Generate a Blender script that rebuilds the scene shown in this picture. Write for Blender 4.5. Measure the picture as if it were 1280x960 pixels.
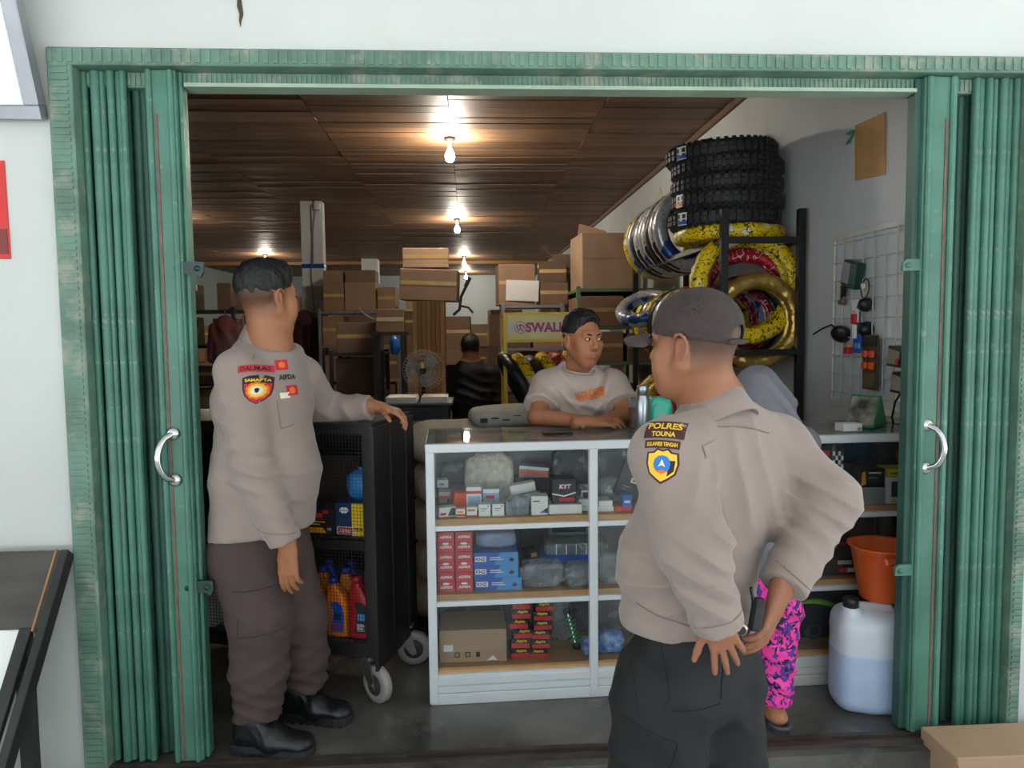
import bpy, bmesh, math, random
import numpy as np
from mathutils import Vector, Matrix
from mathutils.bvhtree import BVHTree

for o in list(bpy.data.objects): bpy.data.objects.remove(o)
scene = bpy.context.scene
COL = scene.collection
random.seed(7); RNG = np.random.default_rng(7)
R = math.radians

# ---------------------------------------------------------------- camera
FPX = 930.0
CAM = np.array([0.0, 0.0, 1.47])
_yw, _pt, _rl = R(3.2), R(4.1), 0.0108
FW = np.array([math.sin(_yw)*math.cos(_pt), math.cos(_yw)*math.cos(_pt), -math.sin(_pt)])
_r0 = np.array([math.cos(_yw), -math.sin(_yw), 0.0]); _u0 = np.cross(_r0, FW)
UP = _u0*math.cos(_rl) + _r0*math.sin(_rl); RT = _r0*math.cos(_rl) - _u0*math.sin(_rl)
cd = bpy.data.cameras.new('camera'); cam = bpy.data.objects.new('camera', cd); COL.objects.link(cam)
cd.sensor_width = 36.0; cd.lens = FPX/1280*36.0; cd.clip_end = 200; cd.clip_start = 0.05
cam.matrix_world = Matrix(((RT[0], UP[0], -FW[0], CAM[0]), (RT[1], UP[1], -FW[1], CAM[1]), (RT[2], UP[2], -FW[2], CAM[2]), (0, 0, 0, 1)))
scene.camera = cam

# ---------------------------------------------------------------- world and exposure
W = bpy.data.worlds.new('overcast_sky'); scene.world = W; W.use_nodes = True
wb = W.node_tree.nodes['Background']; wb.inputs[0].default_value = (0.86, 0.95, 1.0, 1); wb.inputs[1].default_value = 1.0
sd = bpy.data.lights.new('sun_offscreen', 'SUN'); sd.energy = 20.0; sd.angle = R(3); sd.color = (.99, 1., 1.)
sun = bpy.data.objects.new('sun_offscreen', sd); COL.objects.link(sun); sun.rotation_euler = (R(-42), 0, R(-18)); sun.location = (-4, 14, 16)
scene.view_settings.view_transform = 'Standard'; scene.view_settings.look = 'None'
scene.view_settings.exposure = 0.65; scene.view_settings.gamma = 1.0
scene.view_settings.use_curve_mapping = False

# ---------------------------------------------------------------- helpers
def at(px, py, Y):
    d = FW + (px-640)/FPX*RT - (py-480)/FPX*UP
    return CAM + d*Y/d[1]
def atz(px, py, z):
    d = FW + (px-640)/FPX*RT - (py-480)/FPX*UP
    return CAM + d*(z-CAM[2])/d[2]
def atx(px, py, x):
    d = FW + (px-640)/FPX*RT - (py-480)/FPX*UP
    return CAM + d*x/d[0]
def C(r, g, b):
    f = lambda v: (v/255/12.92 if v/255 <= .04045 else ((v/255+.055)/1.055)**2.4)
    return (f(r), f(g), f(b), 1.0)

MATS = {}
def M(name, col=None, rough=.6, metal=0., var=.12, vs=6., bump=0., bs=60., spec=.5, col2=None, emit=None, alpha=None, coat=0., stretch=None, sheen=0.):
    """procedural principled material with object-space noise variation"""
    if name in MATS: return MATS[name]
    m = bpy.data.materials.new(name); m.use_nodes = True; MATS[name] = m
    nt = m.node_tree; N = nt.nodes; L = nt.links; b = N['Principled BSDF']
    b.inputs['Roughness'].default_value = rough; b.inputs['Metallic'].default_value = metal
    b.inputs['Specular IOR Level'].default_value = spec; b.inputs['Coat Weight'].default_value = coat
    if sheen: b.inputs['Sheen Weight'].default_value = sheen
    if emit:
        b.inputs['Emission Color'].default_value = emit[0]; b.inputs['Emission Strength'].default_value = emit[1]
    tc = N.new('ShaderNodeTexCoord'); mp = N.new('ShaderNodeMapping'); L.new(tc.outputs['Object'], mp.inputs[0])
    if stretch: mp.inputs['Scale'].default_value = stretch
    if var or col2:
        nz = N.new('ShaderNodeTexNoise'); nz.inputs['Scale'].default_value = vs; nz.inputs['Detail'].default_value = 5
        L.new(mp.outputs[0], nz.inputs['Vector'])
        rp = N.new('ShaderNodeValToRGB'); L.new(nz.outputs['Fac'], rp.inputs[0])
        c2 = col2 or tuple([c*(1-var) for c in col[:3]]+[1]); c1 = col if col2 else tuple([min(1, c*(1+var*.6)) for c in col[:3]]+[1])
        rp.color_ramp.elements[0].position = .34; rp.color_ramp.elements[1].position = .66
        rp.color_ramp.elements[0].color = c2; rp.color_ramp.elements[1].color = c1
        L.new(rp.outputs[0], b.inputs['Base Color'])
    else: b.inputs['Base Color'].default_value = col
    if bump:
        n2 = N.new('ShaderNodeTexNoise'); n2.inputs['Scale'].default_value = bs; n2.inputs['Detail'].default_value = 4
        L.new(mp.outputs[0], n2.inputs['Vector'])
        bp = N.new('ShaderNodeBump'); bp.inputs['Strength'].default_value = bump; bp.inputs['Distance'].default_value = .01
        L.new(n2.outputs['Fac'], bp.inputs['Height']); L.new(bp.outputs[0], b.inputs['Normal'])
    return m
def glassmat(name, tint=(1, 1, 1, 1), ior=1.45, rough=0.0, gl=1.0, haze=0.0, hc=(.8, .8, .8, 1)):
    """thin pane: clear transmission plus fresnel mirror, optionally a dusty film"""
    if name in MATS: return MATS[name]
    m = bpy.data.materials.new(name); m.use_nodes = True; MATS[name] = m
    nt = m.node_tree; N = nt.nodes; L = nt.links; N.remove(N['Principled BSDF']); out = N['Material Output']
    t = N.new('ShaderNodeBsdfTransparent'); t.inputs[0].default_value = tint
    g = N.new('ShaderNodeBsdfGlossy'); g.inputs['Roughness'].default_value = rough
    f = N.new('ShaderNodeFresnel'); f.inputs[0].default_value = ior
    mu = N.new('ShaderNodeMath'); mu.operation = 'MULTIPLY'; mu.inputs[1].default_value = gl; L.new(f.outputs[0], mu.inputs[0])
    mx = N.new('ShaderNodeMixShader'); L.new(mu.outputs[0], mx.inputs[0]); L.new(t.outputs[0], mx.inputs[1]); L.new(g.outputs[0], mx.inputs[2])
    last = mx
    if haze:
        d = N.new('ShaderNodeBsdfDiffuse'); d.inputs[0].default_value = hc
        tc = N.new('ShaderNodeTexCoord'); nz = N.new('ShaderNodeTexNoise'); nz.inputs['Scale'].default_value = 18; L.new(tc.outputs['Object'], nz.inputs['Vector'])
        mh = N.new('ShaderNodeMath'); mh.operation = 'MULTIPLY'; mh.inputs[1].default_value = haze*2; L.new(nz.outputs['Fac'], mh.inputs[0])
        m2 = N.new('ShaderNodeMixShader'); L.new(mh.outputs[0], m2.inputs[0]); L.new(mx.outputs[0], m2.inputs[1]); L.new(d.outputs[0], m2.inputs[2]); last = m2
    L.new(last.outputs[0], out.inputs[0])
    return m

def rawmesh(name, V, Fq, mats, smooth=False, mi=None):
    me = bpy.data.meshes.new(name)
    me.from_pydata([tuple(map(float, v)) for v in V], [], [tuple(int(i) for i in f) for f in Fq])
    for m in (mats if isinstance(mats, (list, tuple)) else [mats]): me.materials.append(m)
    if mi is not None: me.polygons.foreach_set('material_index', mi)
    if smooth: me.polygons.foreach_set('use_smooth', [True]*len(me.polygons))
    me.update(); return me
def npmesh(name, V, Fq, mats, smooth=True):
    """fast mesh from numpy quads"""
    me = bpy.data.meshes.new(name); n = len(Fq); k = Fq.shape[1]
    me.vertices.add(len(V)); me.vertices.foreach_set('co', np.ascontiguousarray(V, dtype=np.float32).ravel())
    me.loops.add(n*k); me.loops.foreach_set('vertex_index', np.ascontiguousarray(Fq, dtype=np.int32).ravel())
    me.polygons.add(n); me.polygons.foreach_set('loop_start', np.arange(0, n*k, k, dtype=np.int32))
    me.polygons.foreach_set('use_smooth', np.full(n, smooth))
    for m in (mats if isinstance(mats, (list, tuple)) else [mats]): me.materials.append(m)
    me.update(calc_edges=True); me.validate(); return me
def link(name, me, parent=None, loc=(0, 0, 0), rot=(0, 0, 0)):
    o = bpy.data.objects.new(name, me); COL.objects.link(o)
    o.location = tuple(float(v) for v in loc); o.rotation_euler = rot
    if parent is not None: o.parent = parent
    return o
def tag(o, label, cat, group=None):
    o['label'] = label; o['category'] = cat
    if group: o['group'] = group
    return o
def thing(name, label, cat, loc=(0, 0, 0), rz=0., group=None, rot=None):
    o = link(name, None, None, loc, rot or (0, 0, rz)); o.empty_display_size = .05
    return tag(o, label, cat, group)
def struct(o): o['kind'] = 'structure'; return o
def copy_tree(o, parent=None, **kw):
    c = o.copy(); COL.objects.link(c); c.parent = parent
    for ch in [x for x in bpy.data.objects if x.parent == o]: copy_tree(ch, c)
    return c

def rotm(rx=0, ry=0, rz=0):
    return (Matrix.Rotation(rz, 3, 'Z') @ Matrix.Rotation(ry, 3, 'Y') @ Matrix.Rotation(rx, 3, 'X'))
class G:
    """collects shapes for ONE mesh object"""
    def __init__(s): s.v = []; s.f = []; s.m = []; s.sm = []
    def add(s, V, Fq, mi=0, sm=False):
        o = len(s.v); s.v += [tuple(map(float, p)) for p in V]
        for f in Fq: s.f.append(tuple(int(i)+o for i in f)); s.m.append(mi); s.sm.append(sm)
        return s
    def box(s, c, d, rot=None, mi=0, bev=0.):
        x, y, z = d[0]/2, d[1]/2, d[2]/2
        if bev:
            b = min(bev, x*.9, y*.9, z*.9); V = []; F = []
            # chamfered box: 24 verts
            idx = {}
            for sx in (-1, 1):
                for sy in (-1, 1):
                    for sz in (-1, 1):
                        for a in range(3):
                            p = [sx*(x-b), sy*(y-b), sz*(z-b)]; p[a] = (sx*x, sy*y, sz*z)[a]
                            idx[(sx, sy, sz, a)] = len(V); V.append(p)
            q = lambda *k: [idx[i] for i in k]
            F.append(q((1,-1,-1,0),(1,1,-1,0),(1,1,1,0),(1,-1,1,0))); F.append(q((-1,1,-1,0),(-1,-1,-1,0),(-1,-1,1,0),(-1,1,1,0)))
            F.append(q((1,1,-1,1),(-1,1,-1,1),(-1,1,1,1),(1,1,1,1))); F.append(q((-1,-1,-1,1),(1,-1,-1,1),(1,-1,1,1),(-1,-1,1,1)))
            F.append(q((-1,-1,1,2),(1,-1,1,2),(1,1,1,2),(-1,1,1,2))); F.append(q((-1,1,-1,2),(1,1,-1,2),(1,-1,-1,2),(-1,-1,-1,2)))
            for s1 in (-1, 1):
                for s2 in (-1, 1):
                    e = q((s1,s2,-1,0),(s1,s2,1,0),(s1,s2,1,1),(s1,s2,-1,1)); F.append(e if s1*s2 < 0 else e[::-1])
                    e = q((s1,-1,s2,0),(s1,1,s2,0),(s1,1,s2,2),(s1,-1,s2,2)); F.append(e if s1*s2 > 0 else e[::-1])
                    e = q((-1,s1,s2,1),(1,s1,s2,1),(1,s1,s2,2),(-1,s1,s2,2)); F.append(e if s1*s2 < 0 else e[::-1])
            for sx in (-1, 1):
                for sy in (-1, 1):
                    for sz in (-1, 1):
                        t = q((sx,sy,sz,0),(sx,sy,sz,1),(sx,sy,sz,2)); F.append(t if sx*sy*sz > 0 else t[::-1])
        else:
            V = [(a, b, e) for e in (-z, z) for b in (-y, y) for a in (-x, x)]
            F = [(0,2,3,1),(4,5,7,6),(0,1,5,4),(2,6,7,3),(0,4,6,2),(1,3,7,5)]
        if rot is not None: V = [tuple(rot @ Vector(p)) for p in V]
        return s.add([(p[0]+c[0], p[1]+c[1], p[2]+c[2]) for p in V], F, mi)
    def tube(s, pts, r, n=8, mi=0, caps=True, sm=True, closed=False):
        P = [Vector(tuple(map(float, p))) for p in pts]; k = len(P); V = []; F = []
        rr = r if isinstance(r, (list, tuple)) else [r]*k
        t0 = (P[1]-P[0]).normalized(); u = t0.orthogonal().normalized()
        for i in range(k):
            a = P[(i-1) % k] if (closed or i) else P[i]; b = P[(i+1) % k] if (closed or i < k-1) else P[i]
            t = (b-a).normalized(); u = (u - t*u.dot(t)); u = u.normalized() if u.length > 1e-6 else t.orthogonal().normalized(); w = t.cross(u)
            V += [P[i]+(u*math.cos(2*math.pi*j/n)+w*math.sin(2*math.pi*j/n))*rr[i] for j in range(n)]
        for i in range(k if closed else k-1):
            i2 = (i+1) % k
            F += [(i*n+j, i*n+(j+1) % n, i2*n+(j+1) % n, i2*n+j) for j in range(n)]
        s.add(V, F, mi, sm)
        if caps and not closed:
            s.add(V[:n], [tuple(range(n))[::-1]], mi); s.add(V[-n:], [tuple(range(n))], mi)
        return s
    def lathe(s, prof, n=24, c=(0, 0, 0), mi=0, rot=None, sm=True, close=False):
        V = []; F = []; k = len(prof)
        for i in range(n):
            a = 2*math.pi*i/n
            V += [(p[0]*math.cos(a), p[0]*math.sin(a), p[1]) for p in prof]
        for i in range(n):
            i2 = (i+1) % n
            for j in range(k if close else k-1):
                j2 = (j+1) % k; F.append((i*k+j, i2*k+j, i2*k+j2, i*k+j2))
        if rot is not None: V = [tuple(rot @ Vector(p)) for p in V]
        return s.add([(p[0]+c[0], p[1]+c[1], p[2]+c[2]) for p in V], F, mi, sm)
    def prism(s, poly, h, fr=None, mi=0):
        """poly in local xy, extruded 0..h along local z; fr = 4x4 frame"""
        n = len(poly); V = [(p[0], p[1], 0) for p in poly]+[(p[0], p[1], h) for p in poly]
        F = [tuple(range(n))[::-1], tuple(range(n, 2*n))]+[(i, (i+1) % n, n+(i+1) % n, n+i) for i in range(n)]
        if fr is not None: V = [tuple(fr @ Vector(p)) for p in V]
        return s.add(V, F, mi)
    def xf(s, mat):
        s.v = [tuple(mat @ Vector(p)) for p in s.v]; return s
    def mesh(s, name, mats):
        me = bpy.data.meshes.new(name); me.from_pydata(s.v, [], s.f)
        for m in (mats if isinstance(mats, (list, tuple)) else [mats]): me.materials.append(m)
        me.polygons.foreach_set('material_index', s.m); me.polygons.foreach_set('use_smooth', s.sm); me.update(); return me
    def build(s, name, mats, parent=None, loc=(0, 0, 0), rot=(0, 0, 0), org=None):
        if org is not None: s.v = [(p[0]-org[0], p[1]-org[1], p[2]-org[2]) for p in s.v]
        return link(name, s.mesh(name, mats), parent, loc, rot)

# lettering: glyph outlines turned into flat meshes once, while the scene is still empty
TXT = {}
def text_geo(body, off=0., shear=0.):
    k = (body, off, shear)
    if k not in TXT:
        cu = bpy.data.curves.new('lettering', 'FONT'); cu.body = body; cu.align_x = 'CENTER'; cu.align_y = 'CENTER'; cu.offset = off; cu.shear = shear; cu.resolution_u = 3
        o = bpy.data.objects.new('lettering', cu); COL.objects.link(o); bpy.context.view_layer.update()
        me = bpy.data.meshes.new_from_object(o.evaluated_get(bpy.context.evaluated_depsgraph_get()))
        V = np.array([v.co[:] for v in me.vertices]); Fs = [tuple(p.vertices) for p in me.polygons]
        V -= (V.max(0)+V.min(0))/2; w = V[:, 0].max()*2; h = V[:, 1].max()*2
        TXT[k] = (V, Fs, w, h); bpy.data.objects.remove(o); bpy.data.meshes.remove(me); bpy.data.curves.remove(cu)
    return TXT[k]
def put_text(g, body, width, fr, mi=0, off=0.02, shear=0., height=None):
    """flat letters `width` wide in the xy plane of frame fr"""
    V, Fs, w, h = text_geo(body, off, shear); sx = width/w; sy = (height/h) if height else sx
    g.add([tuple(fr @ Vector((p[0]*sx, p[1]*sy, 0))) for p in V], Fs, mi); return g
def frame(o, x, z):
    """4x4 with local x, local z(normal) given"""
    x = Vector(x).normalized(); z = Vector(z).normalized(); y = z.cross(x).normalized(); x = y.cross(z)
    return Matrix(((x[0], y[0], z[0], o[0]), (x[1], y[1], z[1], o[1]), (x[2], y[2], z[2], o[2]), (0, 0, 0, 1)))
# ================================================================= SETTING
XR, XL, YF, YB, HC = 1.94, -6.4, 2.5, 22.0, 3.1
m_ext = M('exterior_plaster', C(198, 201, 198), .85, var=.06, vs=1.6, bump=.12, bs=30)
def stain(m, col, scale, lo, hi, mx):
    nt = m.node_tree; N = nt.nodes; L = nt.links; b = N['Principled BSDF']
    src = b.inputs['Base Color'].links[0].from_socket
    tc = N.new('ShaderNodeTexCoord'); nz = N.new('ShaderNodeTexNoise'); nz.inputs['Scale'].default_value = scale; nz.inputs['Detail'].default_value = 8; nz.inputs['Roughness'].default_value = .65
    L.new(tc.outputs['Object'], nz.inputs['Vector'])
    r = N.new('ShaderNodeMapRange'); r.inputs[1].default_value = lo; r.inputs[2].default_value = hi; r.inputs[4].default_value = mx; L.new(nz.outputs['Fac'], r.inputs[0])
    x = N.new('ShaderNodeMix'); x.data_type = 'RGBA'; L.new(r.outputs[0], x.inputs[0]); L.new(src, x.inputs[6]); x.inputs[7].default_value = col
    L.new(x.outputs[2], b.inputs['Base Color'])
stain(m_ext, C(176, 164, 130), 1.3, .60, .74, .35)
stain(m_ext, C(70, 62, 50), 14, .70, .74, .6)
m_int = M('interior_plaster', C(216, 219, 221), .8, var=.07, vs=1.3, bump=.08, bs=25)
stain(m_int, C(150, 152, 150), 2.2, .58, .72, .35)
m_back = M('back_room_plaster', C(188, 200, 205), .85, var=.05, vs=1.3)
m_floor = M('polished_concrete', C(112, 110, 104), .26, var=.3, vs=2.2, col2=C(62, 61, 58), spec=.6)
stain(m_floor, C(128, 124, 112), 5, .58, .72, .5)
m_pave = M('pavement_concrete', C(196, 197, 196), .9, var=.12, vs=3, bump=.2)
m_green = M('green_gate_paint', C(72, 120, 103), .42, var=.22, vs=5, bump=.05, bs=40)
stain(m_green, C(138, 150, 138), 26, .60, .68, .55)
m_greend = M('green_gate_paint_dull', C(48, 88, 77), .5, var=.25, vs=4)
m_frame = M('green_frame_paint', C(98, 130, 114), .55, var=.25, vs=7)
stain(m_frame, C(150, 152, 138), 11, .52, .64, .7)
m_rust = M('rusty_primer', C(122, 88, 76), .7, var=.25, vs=20)
m_chrome = M('steel_chrome', C(205, 205, 205), .18, 1., var=.04)
m_dkgreen = M('dark_green_enamel', C(22, 52, 46), .35, var=.2)
def wood_mat(name, a, b, rough=.55, sc=(1.2, 22, 6)):
    if name in MATS: return MATS[name]
    m = M(name, a, rough, var=.2, vs=2.2, col2=b, stretch=sc, bump=.06, bs=18)
    nt = m.node_tree; N = nt.nodes; L = nt.links; bs = N['Principled BSDF']; src = bs.inputs['Base Color'].links[0].from_socket
    oi = N.new('ShaderNodeObjectInfo'); mr = N.new('ShaderNodeMapRange'); L.new(oi.outputs['Random'], mr.inputs[0]); mr.inputs[3].default_value = .62; mr.inputs[4].default_value = 1.25
    hs = N.new('ShaderNodeHueSaturation'); L.new(mr.outputs[0], hs.inputs['Value']); L.new(src, hs.inputs['Color']); L.new(hs.outputs[0], bs.inputs['Base Color'])
    return m
m_ceil = wood_mat('ceiling_wood', C(142, 108, 80), C(106, 78, 56))
m_ceil2 = wood_mat('ceiling_wood_far', C(142, 108, 80), C(104, 78, 56), sc=(1.2, 8, 6))

g = G(); g.box(((XL+XR)/2, (2.40+YB)/2, -.1), (XR-XL+.4, YB-2.40, .2)); struct(g.build('floor', m_floor))
g = G(); g.box((0, -17.6, -.25), (60, 40., .2)); struct(g.build('ground', m_pave))
g = G(); g.box((-1.5, .55, 3.42), (16, 3.9, .16)); struct(g.build('added_porch_roof', M('added_porch_slab', C(214, 214, 208), .85, var=.05)))  # unseen porch roof, added to shade the facade and even out the daylight
g = G()
for x_ in (-7.5, 4.6): g.box((x_, -1.2, 1.6), (.22, .22, 3.52))
struct(g.build('added_porch_posts', m_ext))  # posts of the added porch roof, out of view
g = G(); FX0, FX1, FZ = -1.313, 1.95, 2.372
for x0, x1, z0, z1 in ((-9, FX0, -.15, 5), (FX1, 5.5, -.15, 5), (FX0, FX1, FZ, 5)):
    g.box(((x0+x1)/2, YF+.08, (z0+z1)/2), (x1-x0, .16, z1-z0))
struct(g.build('wall_front', m_ext))
g = G(); g.box((XR+.08, (YF+.16+YB)/2, 1.6), (.16, YB-YF-.16, 3.4)); struct(g.build('wall_right', m_int))
g = G(); g.box((XL-.08, (YF+.16+YB)/2, 1.6), (.16, YB-YF-.16, 3.4)); struct(g.build('wall_left', m_back))
g = G(); g.box(((XL+XR)/2, YB+.08, 1.6), (XR-XL+.32, .16, 3.4)); struct(g.build('wall_back', m_back))
# ceiling: backing board with wooden strips, each near strip its own piece
g = G(); g.box(((XL+XR)/2, (YF+.16+YB)/2, HC+.06), (XR-XL, YB-YF-.16, .08)); ceil = struct(g.build('ceiling', M('ceiling_batten_board', C(60, 42, 28), .8)))
PW = .145; cols = [XL, -5.0, -3.6, -2.35, -1.15, -.13, 1.0, XR]
pm = {}
rows = int((11.0-4.4)/PW); rr = random.Random(3)
near = 0
for i in range(rows):
    y = 4.4+(i+.5)*PW
    for k in range(len(cols)-1):
        if k < 2 and y < 8: continue
        if y > 8.6 and k < 1: continue
        xo = cols[k]+(0 if k in (0,) else 0); wd = cols[k+1]-cols[k]
        key = k
        if key not in pm:
            h = G(); h.box((0, 0, 0), (wd-.006, PW-.006, .02)); pm[key] = h.mesh('plank', m_ceil)
        p = link('plank', pm[key], ceil, ((cols[k]+cols[k+1])/2, y, HC+.012+rr.uniform(-.004, .004)), (rr.uniform(-.02, .02), 0, 0))
        near += 1
g = G()
for i in range(int((4.4-2.66)/PW)):
    for k in range(len(cols)-1):
        g.box(((cols[k]+cols[k+1])/2, 2.68+(i+.5)*PW, HC+.012), (cols[k+1]-cols[k]-.006, PW-.006, .02))
i = 0; y = 4.4+rows*PW
while y < YB:
    for k in range(len(cols)-1):
        g.box(((cols[k]+cols[k+1])/2, y+PW/2, HC+.012+rr.uniform(-.004, .004)), (cols[k+1]-cols[k]-.006, PW-.006, .02), rotm(rr.uniform(-.03, .03)))
    y += PW
o = g.build('plank_rows', m_ceil2, ceil); o['kind'] = 'stuff'
g = G(); g.box(((XL+XR)/2, 17.5, HC-.03), (XR-XL, .08, .08)); struct(g.build('trim_1', M('trim_wood', C(150, 110, 66), .6, stretch=(1, 10, 10))))
# cornice strip on the right wall and a beam line
g = G(); g.box((XR-.015, 12.3, HC-.02), (.03, 19, .05)); struct(g.build('trim_2', M('cornice_wood', C(120, 92, 66), .7)))

# columns of the old party wall
m_colw = M('column_plaster', C(214, 214, 210), .8, var=.1, vs=3)
def column(x, y, w, d, label, tape=False):
    t = link('column', None, None, (x, y, 0)); t['kind'] = 'structure'
    h = G(); h.box((0, 0, HC/2), (w, d, HC), bev=.01); h.build('shaft', m_colw, t)
    return t
c1 = column(-1.94, 9.55, .27, .16, 'a')
h = G()
for dz, rx in ((2.30, 0),): h.box((0, 0, dz), (.28, .17, .055), bev=.004)
h.build('tape_band', M('blue_tape', C(28, 70, 150), .4), c1)
h = G(); h.box((.0, -.085, 1.1), (.28, .012, 1.9)); h.build('plastic_sheet', M('grey_plastic_sheet', C(170, 166, 160), .25, var=.3, vs=5, bump=.4, bs=12), c1)
h = G(); h.tube([(.0, -.1, 3.05), (.01, -.105, 2.6), (-.02, -.1, 2.2), (.03, -.105, 1.5), (.0, -.105, .6)], .008, 6); h.tube([(.06, -.1, 3.0), (.02, -.105, 2.75), (.01, -.105, 2.3)], .008, 6)
h.build('cable', M('grey_cable', C(120, 112, 104), .6), c1)
h = G(); h.lathe([(0, -.06), (.04, -.06), (.045, .0), (.04, .05), (0, .05)], 12, (.08, -.12, 3.04)); h.build('junction_box', M('junction_white', C(220, 220, 215), .5), c1)
column(-2.2, 17.0, .36, .36, 'b')

# ---- steel frame of the folding gate
ft = link('door_1', None, None, (0, YF, 0)); ft['kind'] = 'structure'
def ribbed(name, x0, x1, z0, z1, y0, y1, horizontal, pitch=.021):
    """pressed steel channel with small embossed ribs"""
    h = G(); h.box(((x0+x1)/2, (y0+y1)/2-YF, (z0+z1)/2), (x1-x0, y1-y0, z1-z0), bev=.004)
    L = (x1-x0) if horizontal else (z1-z0); n = int(L/pitch)
    for i in range(n):
        q = (i+.5)*L/n
        if horizontal: h.box((x0+q, y0-YF-.001, (z0+z1)/2), (pitch*.5, .006, (z1-z0)*.72))
        else: h.box(((x0+x1)/2, y0-YF-.001, z0+q), ((x1-x0)*.7, .006, pitch*.5))
    return h.build(name, m_frame, ft)
ribbed('side_channel', FX0, FX0+.075, -.02, FZ, 2.475, 2.66, False)
ribbed('side_channel', FX1-.045, FX1, -.02, FZ, 2.475, 2.66, False)
ribbed('top_channel', FX0, FX1, 2.318, FZ, 2.472, 2.66, True, .03)
ribbed('hanging_rail', FX0+.075, FX1-.05, 2.268, 2.318, 2.535, 2.60, True, .016)
h = G(); h.box((.312, .052, 2.272), (2.44, .075, .012)); h.build('rail_lip', M('pale_worn_paint', C(150, 170, 150), .5), ft)
h = G(); h.box((.3, -.05, .004), (3.2, .02, .02)); h.box((.3, .0, .004), (3.2, .02, .02)); h.box((.3, -.025, -.002), (3.2, .06, .012)); h.build('floor_track', M('worn_track_steel', C(86, 76, 70), .5, .5, var=.3, vs=9), ft)

def picket(x, w, d, y, m, par):
    """pressed half-round steel picket"""
    h = G(); P = []
    for k in range(9):
        a = math.pi*k/8; P.append((-w/2*math.cos(a), -d*math.sin(a)**.8))
    P += [(w/2-.002, 0), (w/2-.002, .004), (-w/2+.002, .004)]
    P = P[::-1]
    V = [(p[0], p[1], z) for z in (.015, 2.315) for p in P]; n = len(P)
    h.add(V, [(i, (i+1) % n, n+(i+1) % n, n+i) for i in range(n)], 0, True); h.add(V, [tuple(range(n))[::-1], tuple(range(n, 2*n))])
    o = h.build('picket', m, par, (x, y-YF, 0)); return o
def gate(name, label, ribs, rec, stile, edge, brackets, handle, sgn):
    t = thing(name, label, 'gate', (0, YF, 0), 0, 'folding gate leaves')
    X = lambda p, y=480: at(p, y, 2.53)[0]
    for i, p in enumerate(ribs):
        picket(X(p), .024+.006*(i % 3 == 1), .018, 2.53+.012*(i % 2), m_green, t)
    lo, hi = sorted((X(ribs[0]), X(ribs[-1])))
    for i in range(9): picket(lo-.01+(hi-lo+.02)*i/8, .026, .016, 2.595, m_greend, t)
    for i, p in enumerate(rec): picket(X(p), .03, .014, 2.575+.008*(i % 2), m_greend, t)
    a, b = X(stile[0]), X(stile[1]); c = (a+b)/2; w = abs(b-a)
    h = G(); h.box((c, .03, 1.165), (w, .06, 2.3), bev=.004)
    for q in (-.36, .34): h.box((c+q*w, -.004, 1.165), (w*.18, .016, 2.3), bev=.005)
    h.build('leading_stile', m_green, t)
    h = G(); h.box((c+sgn*w*.16, .0, 1.1), (.007, .006, 2.15)); h.build('worn_strip', m_rust, t)
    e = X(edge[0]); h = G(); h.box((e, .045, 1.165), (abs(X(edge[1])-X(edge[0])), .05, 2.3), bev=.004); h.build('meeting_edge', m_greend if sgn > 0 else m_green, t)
    for (px, py, up) in brackets:
        q = at(px, py, 2.515); h = G(); h.prism([(-.045, -.018), (.03, -.018), (.045, -.03), (.055, -.012), (.055, .02), (.03, .022), (-.03, .022), (-.045, .01)], .012, frame((q[0], q[1]-YF, q[2]), (1, 0, 0), (0, -1, 0)))
        for xx in (-.028, .036): h.lathe([(0, .02), (.009, .018), (.011, .0)], 10, (q[0]+xx, q[1]-YF+.0, q[2]), rot=rotm(R(90)))
        h.build('latch_plate', m_dkgreen if sgn < 0 else m_green, t)
    q0 = at(*handle[0], 2.50); q1 = at(*handle[1], 2.50); off = handle[2]*.035
    z0, z1 = q1[2], q0[2]; xx = q0[0]
    h = G(); pts = []
    for k in range(13):
        s = k/12; bl = math.sin(math.pi*s)**.45
        pts.append((xx+off*bl, -.004-.045*bl, z1+(z0-z1)*s))
    h.tube(pts, .0105, 10)
    for z in (z0, z1): h.lathe([(0, .014), (.014, .014), (.022, .006), (.024, -.006)], 16, (xx, -.0, z), rot=rotm(R(90)))
    h.build('pull_handle', m_chrome, t)
    return t
gate('folding_gate', 'green steel folding gate leaf beside the red poster, folded open behind the older officer'.replace('older ', ''), (103, 108, 115, 123, 138, 145, 157, 166, 172), (180, 188, 196), (202, 239), (241.5, 246.5),
     ((234, 336, 1), (247, 733, 1)), ((217, 542), (219, 600), -1), -1)
gate('folding_gate', 'green steel folding gate leaf beside the jerrycan, folded open against the right wall'.replace('right wall', 'wall with wire grid'), (1207, 1215, 1223, 1232, 1241, 1250, 1257), (1186, 1193, 1200), (1140, 1180), (1137, 1129),
     ((1142, 332, 1), (1132, 712, 1)), ((1158, 531), (1156, 585), 1), 1)

# paint chip in the plaster above the opening
wf = bpy.data.objects['wall_front']; c_ = at(300, 14, 2.498)
g = G(); g.prism([(-.006, .05), (.004, .05), (.008, .01), (.010, -.01), (.003, -.03), (.0, -.05), (-.004, -.03), (-.002, -.01), (-.009, .015)], .003, frame((c_[0], 2.5, c_[2]), (1, 0, 0), (0, -1, 0))); g.build('paint_chip', M('exposed_render', C(70, 60, 50), .9), wf)
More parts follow.
